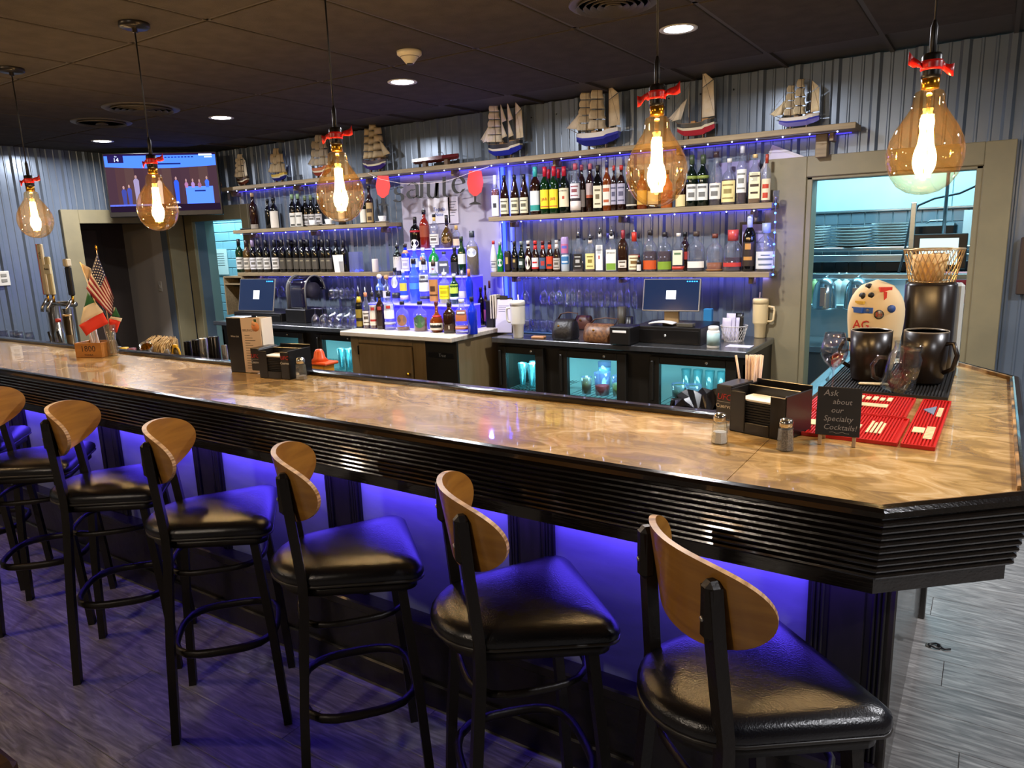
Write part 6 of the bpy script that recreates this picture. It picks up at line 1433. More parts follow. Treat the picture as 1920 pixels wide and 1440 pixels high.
# bar mats
M_RUB = mat('black_rubber', '#0f0e0e', .6); M_REDR = mat('red_rubber', '#b5120d', .45)
def barmat(x0, y0, x1, y1, rz, m, lb, pitch, alongy=True, cat='bar mat', name='bar_mat'):
    o = thing(name, lb, cat, (x0, y0, BARZ), rz); w, h = x1-x0, y1-y0
    MB().bbox((0, 0, 0), (w, h, .005), .001).build('base', m, o)
    MB().box((0, 0, .004), (w, .005, .011)).box((0, h-.005, .004), (w, h, .011)).box((0, .005, .004), (.005, h-.005, .011)).box((w-.005, .005, .004), (w, h-.005, .011)).build('border', m, o)
    n = int((w-.012)/pitch)
    rm = MB().box((0, .006, .005), (pitch*.5, h-.006, .0095)).mesh('rib', m)
    for i in range(n):
        r = bpy.data.objects.new('rib', rm); COL.objects.link(r); r.parent = o; r.location = (.007+i*pitch, 0, 0)
    return o
barmat(-.485, 2.80, -.09, 3.44, 0, M_RUB, 'black ribbed rubber bar mat under the large mugs', .0105)
ra = barmat(-.485, 2.155, -.178, 2.452, math.radians(-1), M_REDR, 'red ribbed bar mat with raised cream letters behind the chalkboard', .0085)
rb = barmat(-.482, 2.462, -.186, 2.760, math.radians(-1), M_REDR, 'red ribbed bar mat with a long cream stripe beside the black mat', .0085)
rc = barmat(-.170, 2.150, -.088, 2.752, math.radians(-1), M_REDR, 'narrow red bar mat with blue triangle at the bar edge', .0085)
M_CREAM = mat('cream_letters', '#d8c8a0', .6); M_BLUEL = mat('grey_blue_mark', '#6f7c94', .5)
def marks(o, items):
    for x, y_, w, h, m in items: MB().bbox((x, y_, .009), (x+w, y_+h, .0118), .0006).build('raised_mark', m, o)
marks(ra, [(.165+.012*i, .09+.006*(i % 2), .007, .11-.02*(i % 3), M_CREAM) for i in range(3)]+[(.215+.011*i, .08, .007, .14-.015*(i % 2), M_CREAM) for i in range(4)]+[(.02, .10, .07, .06, M_CREAM)])
marks(rb, [(.03, .11, .20, .045, M_CREAM)]+[(.04+.022*i, .21, .015, .055-.01*(i % 2), M_CREAM) for i in range(9)])
marks(rc, [(.055, .36+.014*i, .014, .009, M_CREAM) for i in range(9)]+[(.045, .08+.016*i, .022, .011, M_CREAM) for i in range(9)]+[(.012, .14, .03, .06, M_CREAM)])
MB().prism([(.015, .44), (.048, .38), (.048, .50)], .009, .0116).build('triangle_mark', M_BLUEL, rc)
# large black mugs
M_MUG = mat('black_stoneware', '#1d1611', .3, spec=.5)
def mug(px, pyb, R, H, lb, ha):
    q = pz(px, pyb, BARZ); o = thing('large_mug', lb, 'mug', (q.x, q.y+R*.8, BARZ+.012), ha, 'large black mugs on the black mat')
    MB().lathe([(0, 0), (R*.80, 0), (R*.88, H*.04), (R*.97, H*.5), (R, H), (R*.93, H), (R*.90, H*.5), (R*.78, H*.06), (0, H*.05)], 32).build('mug_body', M_MUG, o)
    MB().lathe([(R*.925, H*.985), (R*.965, H*1.006), (R*1.004, H*.985)], 32).build('rim_glaze', mat('pale_rim', '#b8a88c', .3), o)
    MB().tube([(R*.95, 0, H*.78), (R*1.3, 0, H*.80), (R*1.5, 0, H*.58), (R*1.35, 0, H*.32), (R*.92, 0, H*.22)], R*.11, 8).build('handle', M_MUG, o)
mug(1624, 722, .073, .190, 'large black stoneware mug with its handle towards the wine glass', math.pi*.98)
mug(1727, 727, .075, .192, 'large black stoneware mug behind the leaning glass mug', -.4)
# clear glass mug leaning upside down
q = pz(1680, 738, BARZ); gm_ = thing('glass_mug', 'clear handled glass jar mug leaning upside down on the mats', 'mug', (q.x+.0, q.y+.0, BARZ+.014)); R = .055; H = .17
A = Matrix.Rotation(math.radians(10), 4, 'Y')
MB().lathe([(R*.98, 0), (R*1.02, .004), (R*1.0, H*.72), (R*.80, H*.84), (R*.80, H*.93), (R*.86, H), (R*.82, H), (R*.74, H*.92), (R*.74, H*.84), (R*.94, H*.70), (R*.95, .006)], 24, A).build('jar', glass('mug_glass', '#f6f8fa', .15, .02), gm_)
MB().tube([A @ Vector(p_) for p_ in ((-R*.98, 0, H*.62), (-R*1.5, 0, H*.60), (-R*1.75, 0, H*.40), (-R*1.5, 0, H*.16), (-R*.98, 0, H*.12))], .008, 8).build('handle', glass('mug_glass'), gm_)
# bottle opener and sugar sticks
q = pz(1640, 728, BARZ); op = thing('bottle_opener', 'cream folding corkscrew lying on the black mat', 'corkscrew', (q.x-.0, q.y, BARZ+.012), .2)
MB().bbox((-.055, -.008, 0), (.045, .008, .008), .003).build('body', M_CREAM, op); MB().tube([(-.05, .012, .004), (0, .020, .004), (.04, .012, .004)], .003, 6).build('lever', M_CREAM, op)
# wine glass standing by the inner rail
q = pz(1540, 726, BARZ); wg = bpy.data.objects.new('wine_glass', MB().lathe([(0, 0), (.037, .001), (.037, .003), (.006, .006), (.0036, .014), (.0036, .088), (.010, .098), (.034, .122), (.046, .150), (.044, .175), (.033, .225), (.0315, .225), (.0425, .175), (.044, .150), (.032, .124), (.008, .102), (0, .101)], 24).mesh('bowl', glass('big_wine_glass', '#f8f8fc', .2, .02))); COL.objects.link(wg); wg.location = (-.445, 2.80-.06, BARZ); tag(wg, 'clear wine glass standing beside the inner bar rail', 'wine glass')
# black canister with wire basket on top
q = pz(1740, 690, BARZ); cx, cyy = q.x-.0, 3.30
cx = pyy(1740, 610, cyy).x
dn = thing('tall_dispenser', 'tall black rounded dispenser with pale back plate', 'dispenser', (cx, cyy, BARZ+.012))
zb = pyy(1740, 528, cyy).z-BARZ-.012
MB().lathe([(0, 0), (.085, 0), (.090, .006), (.090, zb-.012), (.080, zb), (0, zb)], 28, None, 3.4).build('body', M_MUG, dn)
MB().bbox((-.02, .07, 0), (.112, .112, zb-.01), .012).build('back_plate', mat('pale_plate', '#b4b8b4', .35), dn)
wire_basket((cx, cyy, BARZ+.012+zb+.001), .080, .105, .125, 'gold-toned wire basket standing on the tall black dispenser', mat('brass_wire', '#c8ae84', .3, .7), 30, 7)
cf = MB().lathe([(0, 0), (.050, 0), (.066, .10), (.062, .10), (.046, .006), (0, .006)], 20).build('coffee_filter', mat('filter_paper', '#d8b070', .7), None, (cx-.012, cyy, BARZ+.012+zb+.006)); tag(cf, 'stack of paper filters inside the wire basket', 'coffee filter')
# printed padded mitt / helmet shaped cover with handle
cyy = 3.22; q = pyy(1652, 572, cyy); s = m_per_px(q)
pt = thing('printed_bag', 'cream padded bag printed with bright letters and a black handle', 'bag', (q.x-.015, cyy-.02, BARZ+.012))
M_CRM = mat('cream_fabric', '#d8c49c', .7)
W_, H_ = 47*s, pyy(1652, 523, cyy).z-BARZ-.012
def dome(z): t = z/H_; return W_*(.70+.34*math.sin(math.pi*min(1, t*1.15)*.62))*(1 if t < .62 else max(.0, 1-((t-.62)/.38)**2.2)**.5)
lv = [i/16 for i in range(17)]
MB().lathe([(max(.0, dome(H_*t)), H_*t) for t in lv], 28, None, sy=.55).build('bag_body', M_CRM, pt)
def dec(u, v, w, h, c, shape='box'):
    z = H_*v; r = dome(z); x = u*W_
    if abs(x) > r*.95: x = math.copysign(r*.9, x)
    yv = -.55*math.sqrt(max(0, r*r-x*x)); n_ = Vector((x/(r or 1), yv/(.3*r or 1)*.55, 0)).normalized()
    M = face((x, yv, z), (n_.x, n_.y)); m = mat('print_'+c, c, .6)
    if shape == 'box': MB().box((-w/2, -h/2, -.012), (w/2, h/2, .0025), M).build('printed_patch', m, pt)
    elif shape == 'dot': MB().lathe([(w/2, -.012), (w/2, .0025), (0, .0025)], 14, M).build('printed_patch', m, pt)
    else: text(shape, h, m, pt, M @ T((0, 0, .003)), 'lettering', .001)
for u, v, w, h, c, sh in ((-.30, .93, .022, .022, '#1a1614', 'dot'), (-.48, .83, .026, .022, '#1a1614', 'dot'), (-.15, .84, .022, .022, '#1a1614', 'dot'), (.35, .90, .045, .018, '#c8321c', 'box'), (.35, .83, .010, .035, '#c8321c', 'box'),
                          (-.62, .68, .050, .022, '#2350a0', 'box'), (-.22, .68, .036, .022, '#2350a0', 'box'), (-.22, .68, .014, .014, '#e8dcc0', 'dot'), (.18, .64, .036, .040, '#2a2a30', 'dot'), (.18, .64, .030, .034, '#d8c49c', 'dot'), (.18, .64, .0, .024, '#b03a24', 'En'),
                          (-.42, .52, .0, .050, '#c02a1c', 'AG'), (-.10, .47, .0, .030, '#2a2018', 'E'), (.42, .46, .0, .036, '#15110f', 'Coc'), (-.35, .22, .060, .060, '#5f7d94', 'box'), (-.35, .20, .042, .044, '#d8c49c', 'box'), (-.80, .25, .018, .02, '#c86a4a', 'box'),
                          (.28, .33, .060, .008, '#8a1a2a', 'box'), (.22, .27, .045, .008, '#8a1a2a', 'box'), (.12, .38, .03, .014, '#15110f', 'box'), (.52, .12, .03, .014, '#c8402c', 'box'), (.60, .70, .03, .03, '#2f4a86', 'dot'), (-.55, .76, .04, .012, '#c8a02c', 'box'), (.46, .20, .020, .030, '#c8a02c', 'box')):
    dec(u, v, w, h, c, sh)
MB().tube([(-W_*.93, 0, H_*.22), (-W_*1.15, -.01, H_*.20), (-W_*1.55, -.02, H_*.12)], [.004, .009, .010], 8).build('handle', M_BLKP, pt)
# lined bin behind the bar corner
q = pz(1462, 735, 1.0); bn_ = thing('lined_bin', 'dark bin with a crumpled black liner behind the bar corner', 'bin', (-.80, 2.62, 0))
MB().lathe([(0, 0), (.13, 0), (.17, .98), (.165, .98), (.125, .01), (0, .01)], 24).build('bin_body', M_BLKP, bn_)
random.seed(11); vs = []; fs = []; n = 36
for j, (r, z) in enumerate(((.168, .93), (.176, .985), (.185, 1.03), (.16, 1.045), (.12, .98))):
    for i in range(n):
        a = 2*math.pi*i/n; k_ = 1+.10*math.sin(i*1.9+j)+random.uniform(-.05, .05); vs.append((r*k_*math.cos(a), r*k_*math.sin(a), z+random.uniform(-.015, .02)*(j > 0)))
for j in range(4):
    for i in range(n): fs.append((j*n+i, j*n+(i+1) % n, (j+1)*n+(i+1) % n, (j+1)*n+i))
MB().add(vs, fs, None, False).build('bin_liner', mat('bin_liner', '#141418', .15, spec=.7), bn_)
# lost hair clip on the floor
q = pz(1752, 1213, 0); hc = thing('dropped_keyring', 'dark tangled keyring dropped on the grey floor', 'keyring', (q.x, q.y, 0))
MB().tube([(.022*math.cos(i*.7), .018*math.sin(i*.7), .006+.003*math.sin(i*1.3)) for i in range(10)], .004, 6, True).build('ring', solid('#1d1a1c'), hc); MB().tube([(.01, .01, .005), (.035, -.01, .006), (.055, .005, .005)], .004, 6).build('tag', solid('#2a2426'), hc); MB().bbox((-.03, -.015, 0), (-.012, .01, .006), .002).build('key', solid('#5a544c'), hc)
# ---- tall menu stand
q = pz(462, 699, BARZ); ms = thing('menu_stand', 'tall black menu stand with a printed cocktail menu card', 'menu stand', (q.x, q.y+.03, BARZ), math.radians(14))
MB().bbox((-.095, -.03, 0), (-.005, .05, .265), .003).build('block', M_CAD, ms)
mc = MB().bbox((-.005, -.036, .004), (.105, -.033, .265), .001).build('menu_card', mat('menu_paper', '#d8bfa4', .6), ms)
MB().bbox((.105, -.03, .004), (.108, .05, .26), .001).bbox((.02, .046, .004), (.108, .049, .26), .001).build('back_sleeve', M_PAPER, ms)
text('BRUNCH', .016, solid('#8a7866'), mc, face((.035, -.0365, .205), (0, -1)), 'lettering', .0002)
for i in range(14): MB().box((.012, -.0366, .18-.012*i), (.04+.03*((i*7) % 3)/2, -.036, .183-.012*i)).build('print_line', solid('#7a6a58'), mc)
MB().lathe([(.022, 0), (.022, .0006), (0, .0006)], 16, face((.078, -.036, .222), (0, -1))).build('fruit_picture', solid('#d88a54'), mc); MB().lathe([(.012, 0), (.012, .0008), (0, .0008)], 12, face((.070, -.036, .238), (0, -1))).build('fruit_picture', solid('#e0a878'), mc); MB().box((.072, -.0368, .245), (.086, -.036, .258)).build('leaf_picture', solid('#3f5a2c'), mc)
text('Wine List', .012, solid('#b8b0a4'), ms, face((-.05, -.0305, .175), (0, -1)), 'lettering', .0003)
# orange juice stand behind the rail
q = pz(592, 690, 1.0); ob = thing('orange_bottle_stand', 'orange plastic pourer on a yellow crate behind the bar rail', 'pourer', (q.x, q.y+.05, .93))
MB().bbox((-.05, -.04, 0), (.05, .04, .085), .004).build('crate', mat('yellow_crate', '#c88a1c', .5), ob); MB().bbox((-.075, -.05, .085), (.075, .05, .10), .004).build('lid', mat('orange_plastic', '#e0561c', .4), ob); MB().lathe([(.05, .10), (.032, .12), (.026, .15), (.016, .165), (0, .165)], 16, T((-.02, 0, 0))).build('spout', mat('orange_plastic', '#e0561c', .4), ob)
# ---- steel under-bar station for the tools
us = thing('underbar_station', 'steel drainboard station behind the bar rail', 'drainboard', (-6.2, 2.30, 0))
MB().bbox((0, 0, .89), (4.0, .44, .93), .004).build('drainboard', M_CTOP, us)
for x in (.05, 1.3, 2.6, 3.9): MB().cyl((x, .06, 0), (x, .06, .89), .018).build('leg', M_STEEL, us); MB().cyl((x, .38, 0), (x, .38, .89), .018).build('leg', M_STEEL, us)
US = .93
# shaker tins
def tin(px, top, bot, wpx, lb, dark=False, tilt=0):
    q = pz(px, (top+bot)/2+10, US+.07); q = pyy(px, (top+bot)/2, 2.42); s = m_per_px(q); R = wpx*s/2; H = pyy(px, top, 2.42).z-US
    o = thing('shaker_tin', lb, 'cocktail shaker', (q.x, 2.42, US), 0, 'shaker tins behind the rail')
    MB().lathe([(0, H), (R*.82, H), (R*.86, H*.985), (R, .01), (R, 0), (R*.96, 0), (0, .01)][::-1], 20).build('cup', mat('dark_steel_tin', '#2a2724', .18, .9) if dark else M_CHROME, o)
    MB().lathe([(R*1.0, .0), (R*1.04, .003), (R*1.0, .010)], 20).build('rolled_rim', M_CHROME, o)
tin(353, 640, 675, 15, 'dark shaker tin next to the yellow strainer', True); tin(369, 637, 678, 17, 'dark shaker tin turned upside down beside the bright one', True); tin(383, 634, 680, 17, 'bright chrome shaker tin turned upside down', False); tin(402, 631, 682, 24, 'widest dark chrome shaker tin beside the menu stand', True); tin(422, 647, 682, 12, 'small chrome jigger cup beside the menu stand', False)
# yellow strainer, jigger cup
q = pyy(334, 640, 2.46); ys = thing('strainer_cup', 'steel cup with yellow rimmed strainer behind the rail', 'strainer', (q.x, 2.46, US))
MB().lathe([(0, 0), (.032, 0), (.040, .10), (.038, .10), (.030, .004), (0, .004)], 18).build('cup', M_CHROME, ys); MB().tube([(.035*math.cos(a), -.02, .12+.040*math.sin(a)) for a in [i*math.pi/8 for i in range(16)]], .006, 6, True).build('strainer_rim', mat('yellow_plastic', '#d8a81c', .4), ys); MB().bbox((-.02, -.03, .155), (.012, -.01, .175), .004).build('tab', mat('yellow_plastic', '#d8a81c', .4), ys)
MB().lathe([(.034, -.001), (.028, .012), (0, .02)], 16, T((0, -.02, .12)) @ Matrix.Rotation(-math.pi/2, 4, 'X')).build('mesh_bowl', mat('dark_mesh', '#5a5348', .4, .6), ys)
# grass brush : hula straw bundle
q = pyy(308, 632, 2.62); gs = thing('straw_brush', 'shaggy natural straw brush head resting behind the rail', 'brush', (q.x, 2.62, US))
random.seed(5); st_ = MB()
for i in range(170):
    x = random.uniform(-.11, .11); y0 = random.uniform(-.045, .045); h0 = random.uniform(.155, .185); ln = random.uniform(.06, .15)
    d = random.uniform(-.02, .05); st_.tube([(x, y0*.3, h0), (x+d*.3, y0*.8-.02, h0-.02), (x+d*.7, y0-.045, h0-ln*.55), (x+d, y0-.055, h0-ln)], .0022, 3)
x_ = st_.build('straw_strands', mat('natural_straw', '#c9ad78', .7, var='#a4875a', vscale=40), gs); x_['kind'] = 'stuff'
MB().bbox((-.11, -.02, .08), (.11, .03, .17), .01).bbox((-.02, -.01, 0), (.02, .02, .09), .004).build('brush_core', mat('brush_core', '#8a7048', .8), gs)
q = pyy(273, 622, 2.50); jg = thing('measuring_jigger', 'tilted steel measuring jug with golden inside behind rail', 'jigger', (q.x, 2.50, US))
A = T((0, 0, .09)) @ Matrix.Rotation(.55, 4, 'Y') @ Matrix.Rotation(.45, 4, 'X')
MB().lathe([(0, -.05), (.026, -.05), (.040, .07), (.0375, .07), (.024, -.045), (0, -.045)], 20, A).build('cup', M_CHROME, jg); MB().lathe([(0, -.040), (.026, -.04), (.0365, .055), (.036, .056), (.02, -.03), (0, -.03)], 16, A).build('gold_lining', M_BRASS, jg); MB().lathe([(0, 0), (.035, 0), (.035, .06), (0, .06)], 16).build('rest', M_GLS, jg)
for px, c, lb in ((218, '#c8a41c', 'small black jar with yellow lid behind the rail'), (232, '#6a1c24', 'small jar with dark red lid behind the rail'), (205, '#1d1a18', 'small black lidded jar behind the rail')):
    q = pyy(px+15, 655, 2.40); o = thing('spice_jar', lb, 'jar', (q.x, 2.40, US)); MB().lathe([(0, 0), (.026, 0), (.026, .09), (.022, .10), (0, .10)], 14).build('jar_body', M_BLKP, o); MB().lathe([(.024, .10), (.026, .102), (.026, .135), (0, .137)], 14).build('lid', solid(c), o)
q = pyy(312, 650, 2.40); sc_ = thing('ice_scoop', 'grey plastic ice scoop hooked behind the rail', 'scoop', (q.x, 2.40, US)); MB().lathe([(0, 0), (.03, .005), (.038, .06), (.030, .12), (.012, .15), (0, .15)], 14, None, sy=.6).build('scoop_bowl', mat('grey_plastic', '#5a5652', .5), sc_)
# ---- wooden box with straws, flags in a glass
q = pz(165, 671, BARZ); wbx = thing('wooden_caddy_box', 'wooden tequila caddy box stamped 1800 on the bar', 'wooden box', (q.x-.02, q.y+.06, BARZ), math.radians(24))
M_BOX = mat('honey_wood', '#a8702c', .5, var='#946026', vscale=4, stretch=(1, 1, 8))
MB().bbox((-.085, -.06, 0), (.085, -.052, .085), .002).build('front_board', M_BOX, wbx); MB().bbox((-.085, .052, 0), (.085, .06, .085), .002).build('back_board', M_BOX, wbx)
MB().bbox((-.085, -.052, 0), (-.077, -.02, .085), .002).bbox((-.085, .02, 0), (-.077, .052, .085), .002).bbox((-.085, -.02, 0), (-.077, .02, .022), .002).bbox((-.085, -.02, .066), (-.077, .02, .085), .002).build('side_board_with_slot', M_BOX, wbx); MB().bbox((.077, -.052, 0), (.085, .052, .085), .002).build('side_board', M_BOX, wbx); MB().box((-.077, -.052, 0), (.077, .052, .006)).build('bottom_board', M_BOX, wbx)
text('1800', .048, solid('#3a2410'), wbx, face((.0, -.0605, .050), (0, -1)), 'lettering', .0004); text('TEQUILA', .014, solid('#3a2410'), wbx, face((.0, -.0605, .016), (0, -1)), 'lettering', .0004)
smesh2 = MB().cyl((0, 0, 0), (0, 0, .20), .0042, 7).mesh('straw', mat('white_straw', '#d8ccc8', .5))
random.seed(9)
for i in range(9):
    o = tag(bpy.data.objects.new('drinking_straw', smesh2), 'white straw standing in the wooden 1800 box', 'straw', 'straws in the wooden box'); COL.objects.link(o); a = i-4
    o.location = (q.x-.07+.007*i, q.y+.065+.012*(i % 3), BARZ+.008); o.rotation_euler = (random.uniform(-.1, .1), -.05*a*.6-.12, 0)
q = pz(199, 667, BARZ); vz = thing('flag_vase', 'clear glass vase holding the little flags', 'vase', (q.x+.045, q.y+.02, BARZ))
MB().lathe([(0, 0), (.028, 0), (.030, .02), (.024, .09), (.032, .18), (.030, .18), (.022, .09), (.027, .022), (0, .012)], 18).build('vase_body', M_GLS, vz)
D0 = depth((q.x+.03, q.y+.02, BARZ+.2))
bz = Vector((q.x+.045, q.y+.02, BARZ+.014))
def at(px, py, k=0): return CAM+ray(px, py)*(D0+k)        # points around the vase on an upright plane across it
def flag(lb, tip, polys, gold=False, k=0):
    """stick flag: pole from the vase to its tip, cloth pieces as thin waved sheets with their own colour"""
    o = thing('stick_flag', lb, 'flag', bz); tp_ = at(*tip, k)-bz
    MB().cyl((0, 0, 0), tp_, .0025, 6).build('pole', mat('flag_pole', '#c8a878', .5), o)
    if gold: MB().lathe([(.002, 0), (.007, .008), (.006, .02), (0, .034)], 10, T(tp_)).build('finial', M_BRASS, o)
    for name, col_, pts in polys:
        w = [at(*p_, k)-bz for p_ in pts]
        if len(w) == 3: w.append(w[2])
        MB().sheet(lambda u, v: w[0]*(1-u)*(1-v)+w[1]*(1-u)*v+w[2]*u*v+w[3]*u*(1-v)+Vector((.006*math.sin(u*5+v*2), -.004*math.sin(u*5), 0)), 6, 3, .0015).build(name, mat('flagcloth_'+col_, col_, .7), o)
    return o
US_Q = [(182, 476), (161, 541), (208, 592), (212, 555)]          # hoist top, hoist bottom, fly bottom, fly top
def uq(u, v): return tuple(US_Q[0][i]*(1-u)*(1-v)+US_Q[1][i]*(1-u)*v+US_Q[2][i]*u*v+US_Q[3][i]*u*(1-v) for i in (0, 1))
uf = flag('small American flag on a gold tipped stick', (181, 470), [('stripe', '#8f1f2a' if i % 2 == 0 else '#e0cfc4', [uq(0, i/13), uq(0, (i+1)/13), uq(1, (i+1)/13), uq(1, i/13)]) for i in range(13)], True, -.012)
cw = [at(*uq(a_, b_), -.018)-bz for a_, b_ in ((0, 0), (0, .54), (.44, .54), (.52, 0))]
ct_ = MB().sheet(lambda u, v: cw[0]*(1-u)*(1-v)+cw[1]*(1-u)*v+cw[2]*u*v+cw[3]*u*(1-v), 4, 4, .002).build('canton', mat('flagcloth_#23264a', '#23264a', .7), uf)
for i in range(6):
    for j in range(6):
        u, v = (i+.5)/6, (j+.5)/6; MB().sphere(cw[0]*(1-u)*(1-v)+cw[1]*(1-u)*v+cw[2]*u*v+cw[3]*u*(1-v)-ray(185, 500)*.0025, .0036, 6).build('star', mat('flagcloth_#e8e0d4', '#e8e0d4', .7), ct_)
GR, WH, RD = '#1d5c34', '#d6c8b0', '#d0301c'
flag('small Italian flag drooping over the wooden box', (176, 560), [('green_stripe', GR, [(164, 548), (157, 576), (178, 566)]), ('white_stripe', WH, [(157, 576), (148, 610), (192, 585), (178, 566)]), ('red_stripe', RD, [(148, 610), (161, 630), (202, 606), (192, 585)])], False, -.03)
flag('small Italian flag behind the American flag', (214, 576), [('green_stripe', GR, [(217, 576), (208, 593), (225, 594)]), ('white_stripe', WH, [(208, 593), (204, 597), (225, 603), (229, 597)]), ('red_stripe', RD, [(204, 597), (204, 617), (217, 624), (226, 602)])], False, .01)
flag('small cream coloured flag folded behind the others', (150, 491), [('cloth', '#d0b080', [(149, 492), (163, 524), (173, 522), (170, 503)])], False, .02)
# ---- beer taps
q = pyy(115, 600, 2.86); bt = thing('beer_tap_tower', 'chrome beer tower with tall tap handles behind the flags', 'beer tap', (q.x, 2.86, US-.93))
MB().cyl((-.10, 0, .0), (-.10, 0, 1.26), .05, 20).build('column', M_CHROME, bt); MB().cyl((.12, 0, 0), (.12, 0, 1.22), .04, 18).build('column', M_CHROME, bt); MB().cyl((-.12, -.02, 1.26), (.30, -.02, 1.26), .022, 14).build('manifold', M_CHROME, bt)
for x, h, c, lbn in ((-.05, .40, '#cfc0a0', 1), (.04, .30, '#d0c090', 2), (.34, .22, '#17130f', 3)):
    t = MB().tube([(x, -.06, 1.30), (x, -.10, 1.24), (x, -.11, 1.20)], .012, 8).build('faucet', M_CHROME, bt); MB().cyl((x, -.05, 1.27), (x, -.05, 1.33), .010, 8).build('ferrule', M_BRASS, t)
    hd_ = MB().bbox((x-.035, -.062, 1.33), (x+.035, -.038, 1.33+h), .008).build('tap_handle', mat('tap_'+c, c, .45), bt)
    if lbn == 2:
        MB().bbox((x-.045, -.068, 1.33+h*.55), (x+.05, -.058, 1.33+h*.80), .003).build('name_board', mat('tap_board', '#d8cfae', .5), hd_); text('Modelo', .024, solid('#2a2218'), hd_, face((x, -.069, 1.33+h*.68), (0, -1)), 'lettering', .0005)
    if lbn == 1: MB().bbox((x-.037, -.064, 1.33), (x-.028, -.036, 1.33+h), .002).build('red_edge', solid('#b03a34'), hd_); text('IPA', .040, solid('#2a2218'), hd_, face((x+.005, -.0625, 1.33+h*.78), (0, -1)) @ Matrix.Rotation(math.pi/2, 4, 'Z'), 'lettering', .0005)
    if lbn == 3: MB().bbox((x-.03, -.07, 1.33+h), (x+.03, -.03, 1.33+h+.06), .008).build('cream_knob', mat('tap_#cfc0a0', '#cfc0a0', .45), hd_)
q = pyy(88, 625, 2.35)
for k, (dx, lb) in enumerate(((0, 'black bar spoon standing behind the bar rail'), (.03, 'short black stirrer standing behind the bar rail'))):
    o = MB().tube([(0, 0, 0), (.01, 0, .12), (-.015, 0, .20)], .010, 6).build('bar_spoon', M_BLKP, None, (q.x+dx*2, 2.37+dx, US)); tag(o, lb, 'bar spoon')
q = pyy(112, 620, 2.42); o = thing('soda_bottle', 'clear soda bottle with red cap beside the beer taps', 'bottle', (q.x, 2.42, US)); MB().lathe([(0, 0), (.035, 0), (.036, .18), (.016, .24), (.015, .27), (0, .27)], 16).build('bottle_body', M_GLS, o); MB().lathe([(.018, .262), (.018, .285), (0, .286)], 12).build('cap', solid('#b03a34'), o)
q = pyy(130, 620, 2.44); o = MB().lathe([(0, 0), (.022, 0), (.026, .30), (.030, .31), (.028, .315), (.02, .01), (0, .01)], 16).build('brass_muddler', mat('dull_brass', '#b8986a', .3, .8), None, (q.x, 2.44, US)); tag(o, 'tall brass muddler cup beside the straws', 'cup')
for i in range(4):
    q = pyy(8+i*14, 632, 2.36); o = tag(bpy.data.objects.new('rocks_glass', gm), 'upside-down rocks glass behind the rail by the beer taps', 'glass', 'glasses by the beer taps'); COL.objects.link(o); o.location = (q.x, 2.36+.02*(i % 2), US+.10)
    pass
rk_ = MB().bbox((-.30, -.06, 0), (.30, .06, .10), .004).build('glass_rack', mat('grey_rack', '#4a4844', .5), None, (pyy(30, 632, 2.37).x, 2.37, US)); tag(rk_, 'low grey glass rack behind the rail by the beer taps', 'rack')
# ================================================================== KITCHEN THINGS
M_CHINA = mat('kitchen_china', '#d6dad8', .25)
KS = 6.62
zc_ = pyy(1600, 640, 6.1).z
zsh = pyy(1600, 463, KS).z
ks = thing('kitchen_shelf', 'steel kitchen shelf carrying stacks of white plates', 'shelf', (-2.0, KS-.16, zsh-.03))
MB().bbox((0, 0, 0), (2.6, .50, .03), .004).build('shelf_plate', M_STEEL, ks); MB().bbox((0, .0, -.085), (2.6, .012, -.03), .003).build('front_lip', M_STEEL, ks)
pm_ = MB().lathe([(0, 0), (.09, 0), (.164, .016), (.167, .020), (.09, .006), (0, .006)], 28).mesh('plate', M_CHINA)
def stack(px, n, pitch, lb, grp, sq=False, wob=.0):
    x = pyy(px, 450, KS).x
    for k in range(n):
        o = tag(bpy.data.objects.new('dinner_plate', pm_), lb, 'plate', grp); COL.objects.link(o); o.location = (x+random.uniform(-wob, wob), KS, zsh+pitch*k); o.rotation_euler.z = k*.5
        if sq: o.scale = (.90, .90, 1)
stack(1517, 8, .0225, 'white dinner plate in the stack by the door jamb', 'plates by the door jamb', wob=.001)
stack(1598, 7, .0235, 'white oval platter in the middle plate stack', 'plates in the middle stack', wob=.001)
stack(1671, 9, .0205, 'white dinner plate in the stack beside the steel post', 'plates beside the steel post', True, .001)
# post and rail
po = thing('shelf_post', 'slim steel shelf post with looped cable in the kitchen', 'post', (pyy(1709, 450, 6.2).x, 6.2, zc_))
MB().bbox((-.018, -.018, 0), (.018, .018, pyy(1709, 380, 6.2).z-zc_), .003).build('upright', M_STEEL, po)
cb_ = MB().tube([pyy(1848, 340, 6.2), pyy(1800, 362, 6.25), pyy(1752, 372, 6.3), pyy(1722, 385, 6.32), pyy(1708, 410, 6.33), pyy(1700, 450, 6.34), pyy(1695, 475, 6.34), pyy(1688, 500, 6.34), pyy(1682, 522, 6.34)], .009, 7).build('power_cable', mat('grey_cable', '#3f4a50', .5), None); tag(cb_, 'grey power cable looping across the kitchen opening', 'cable')
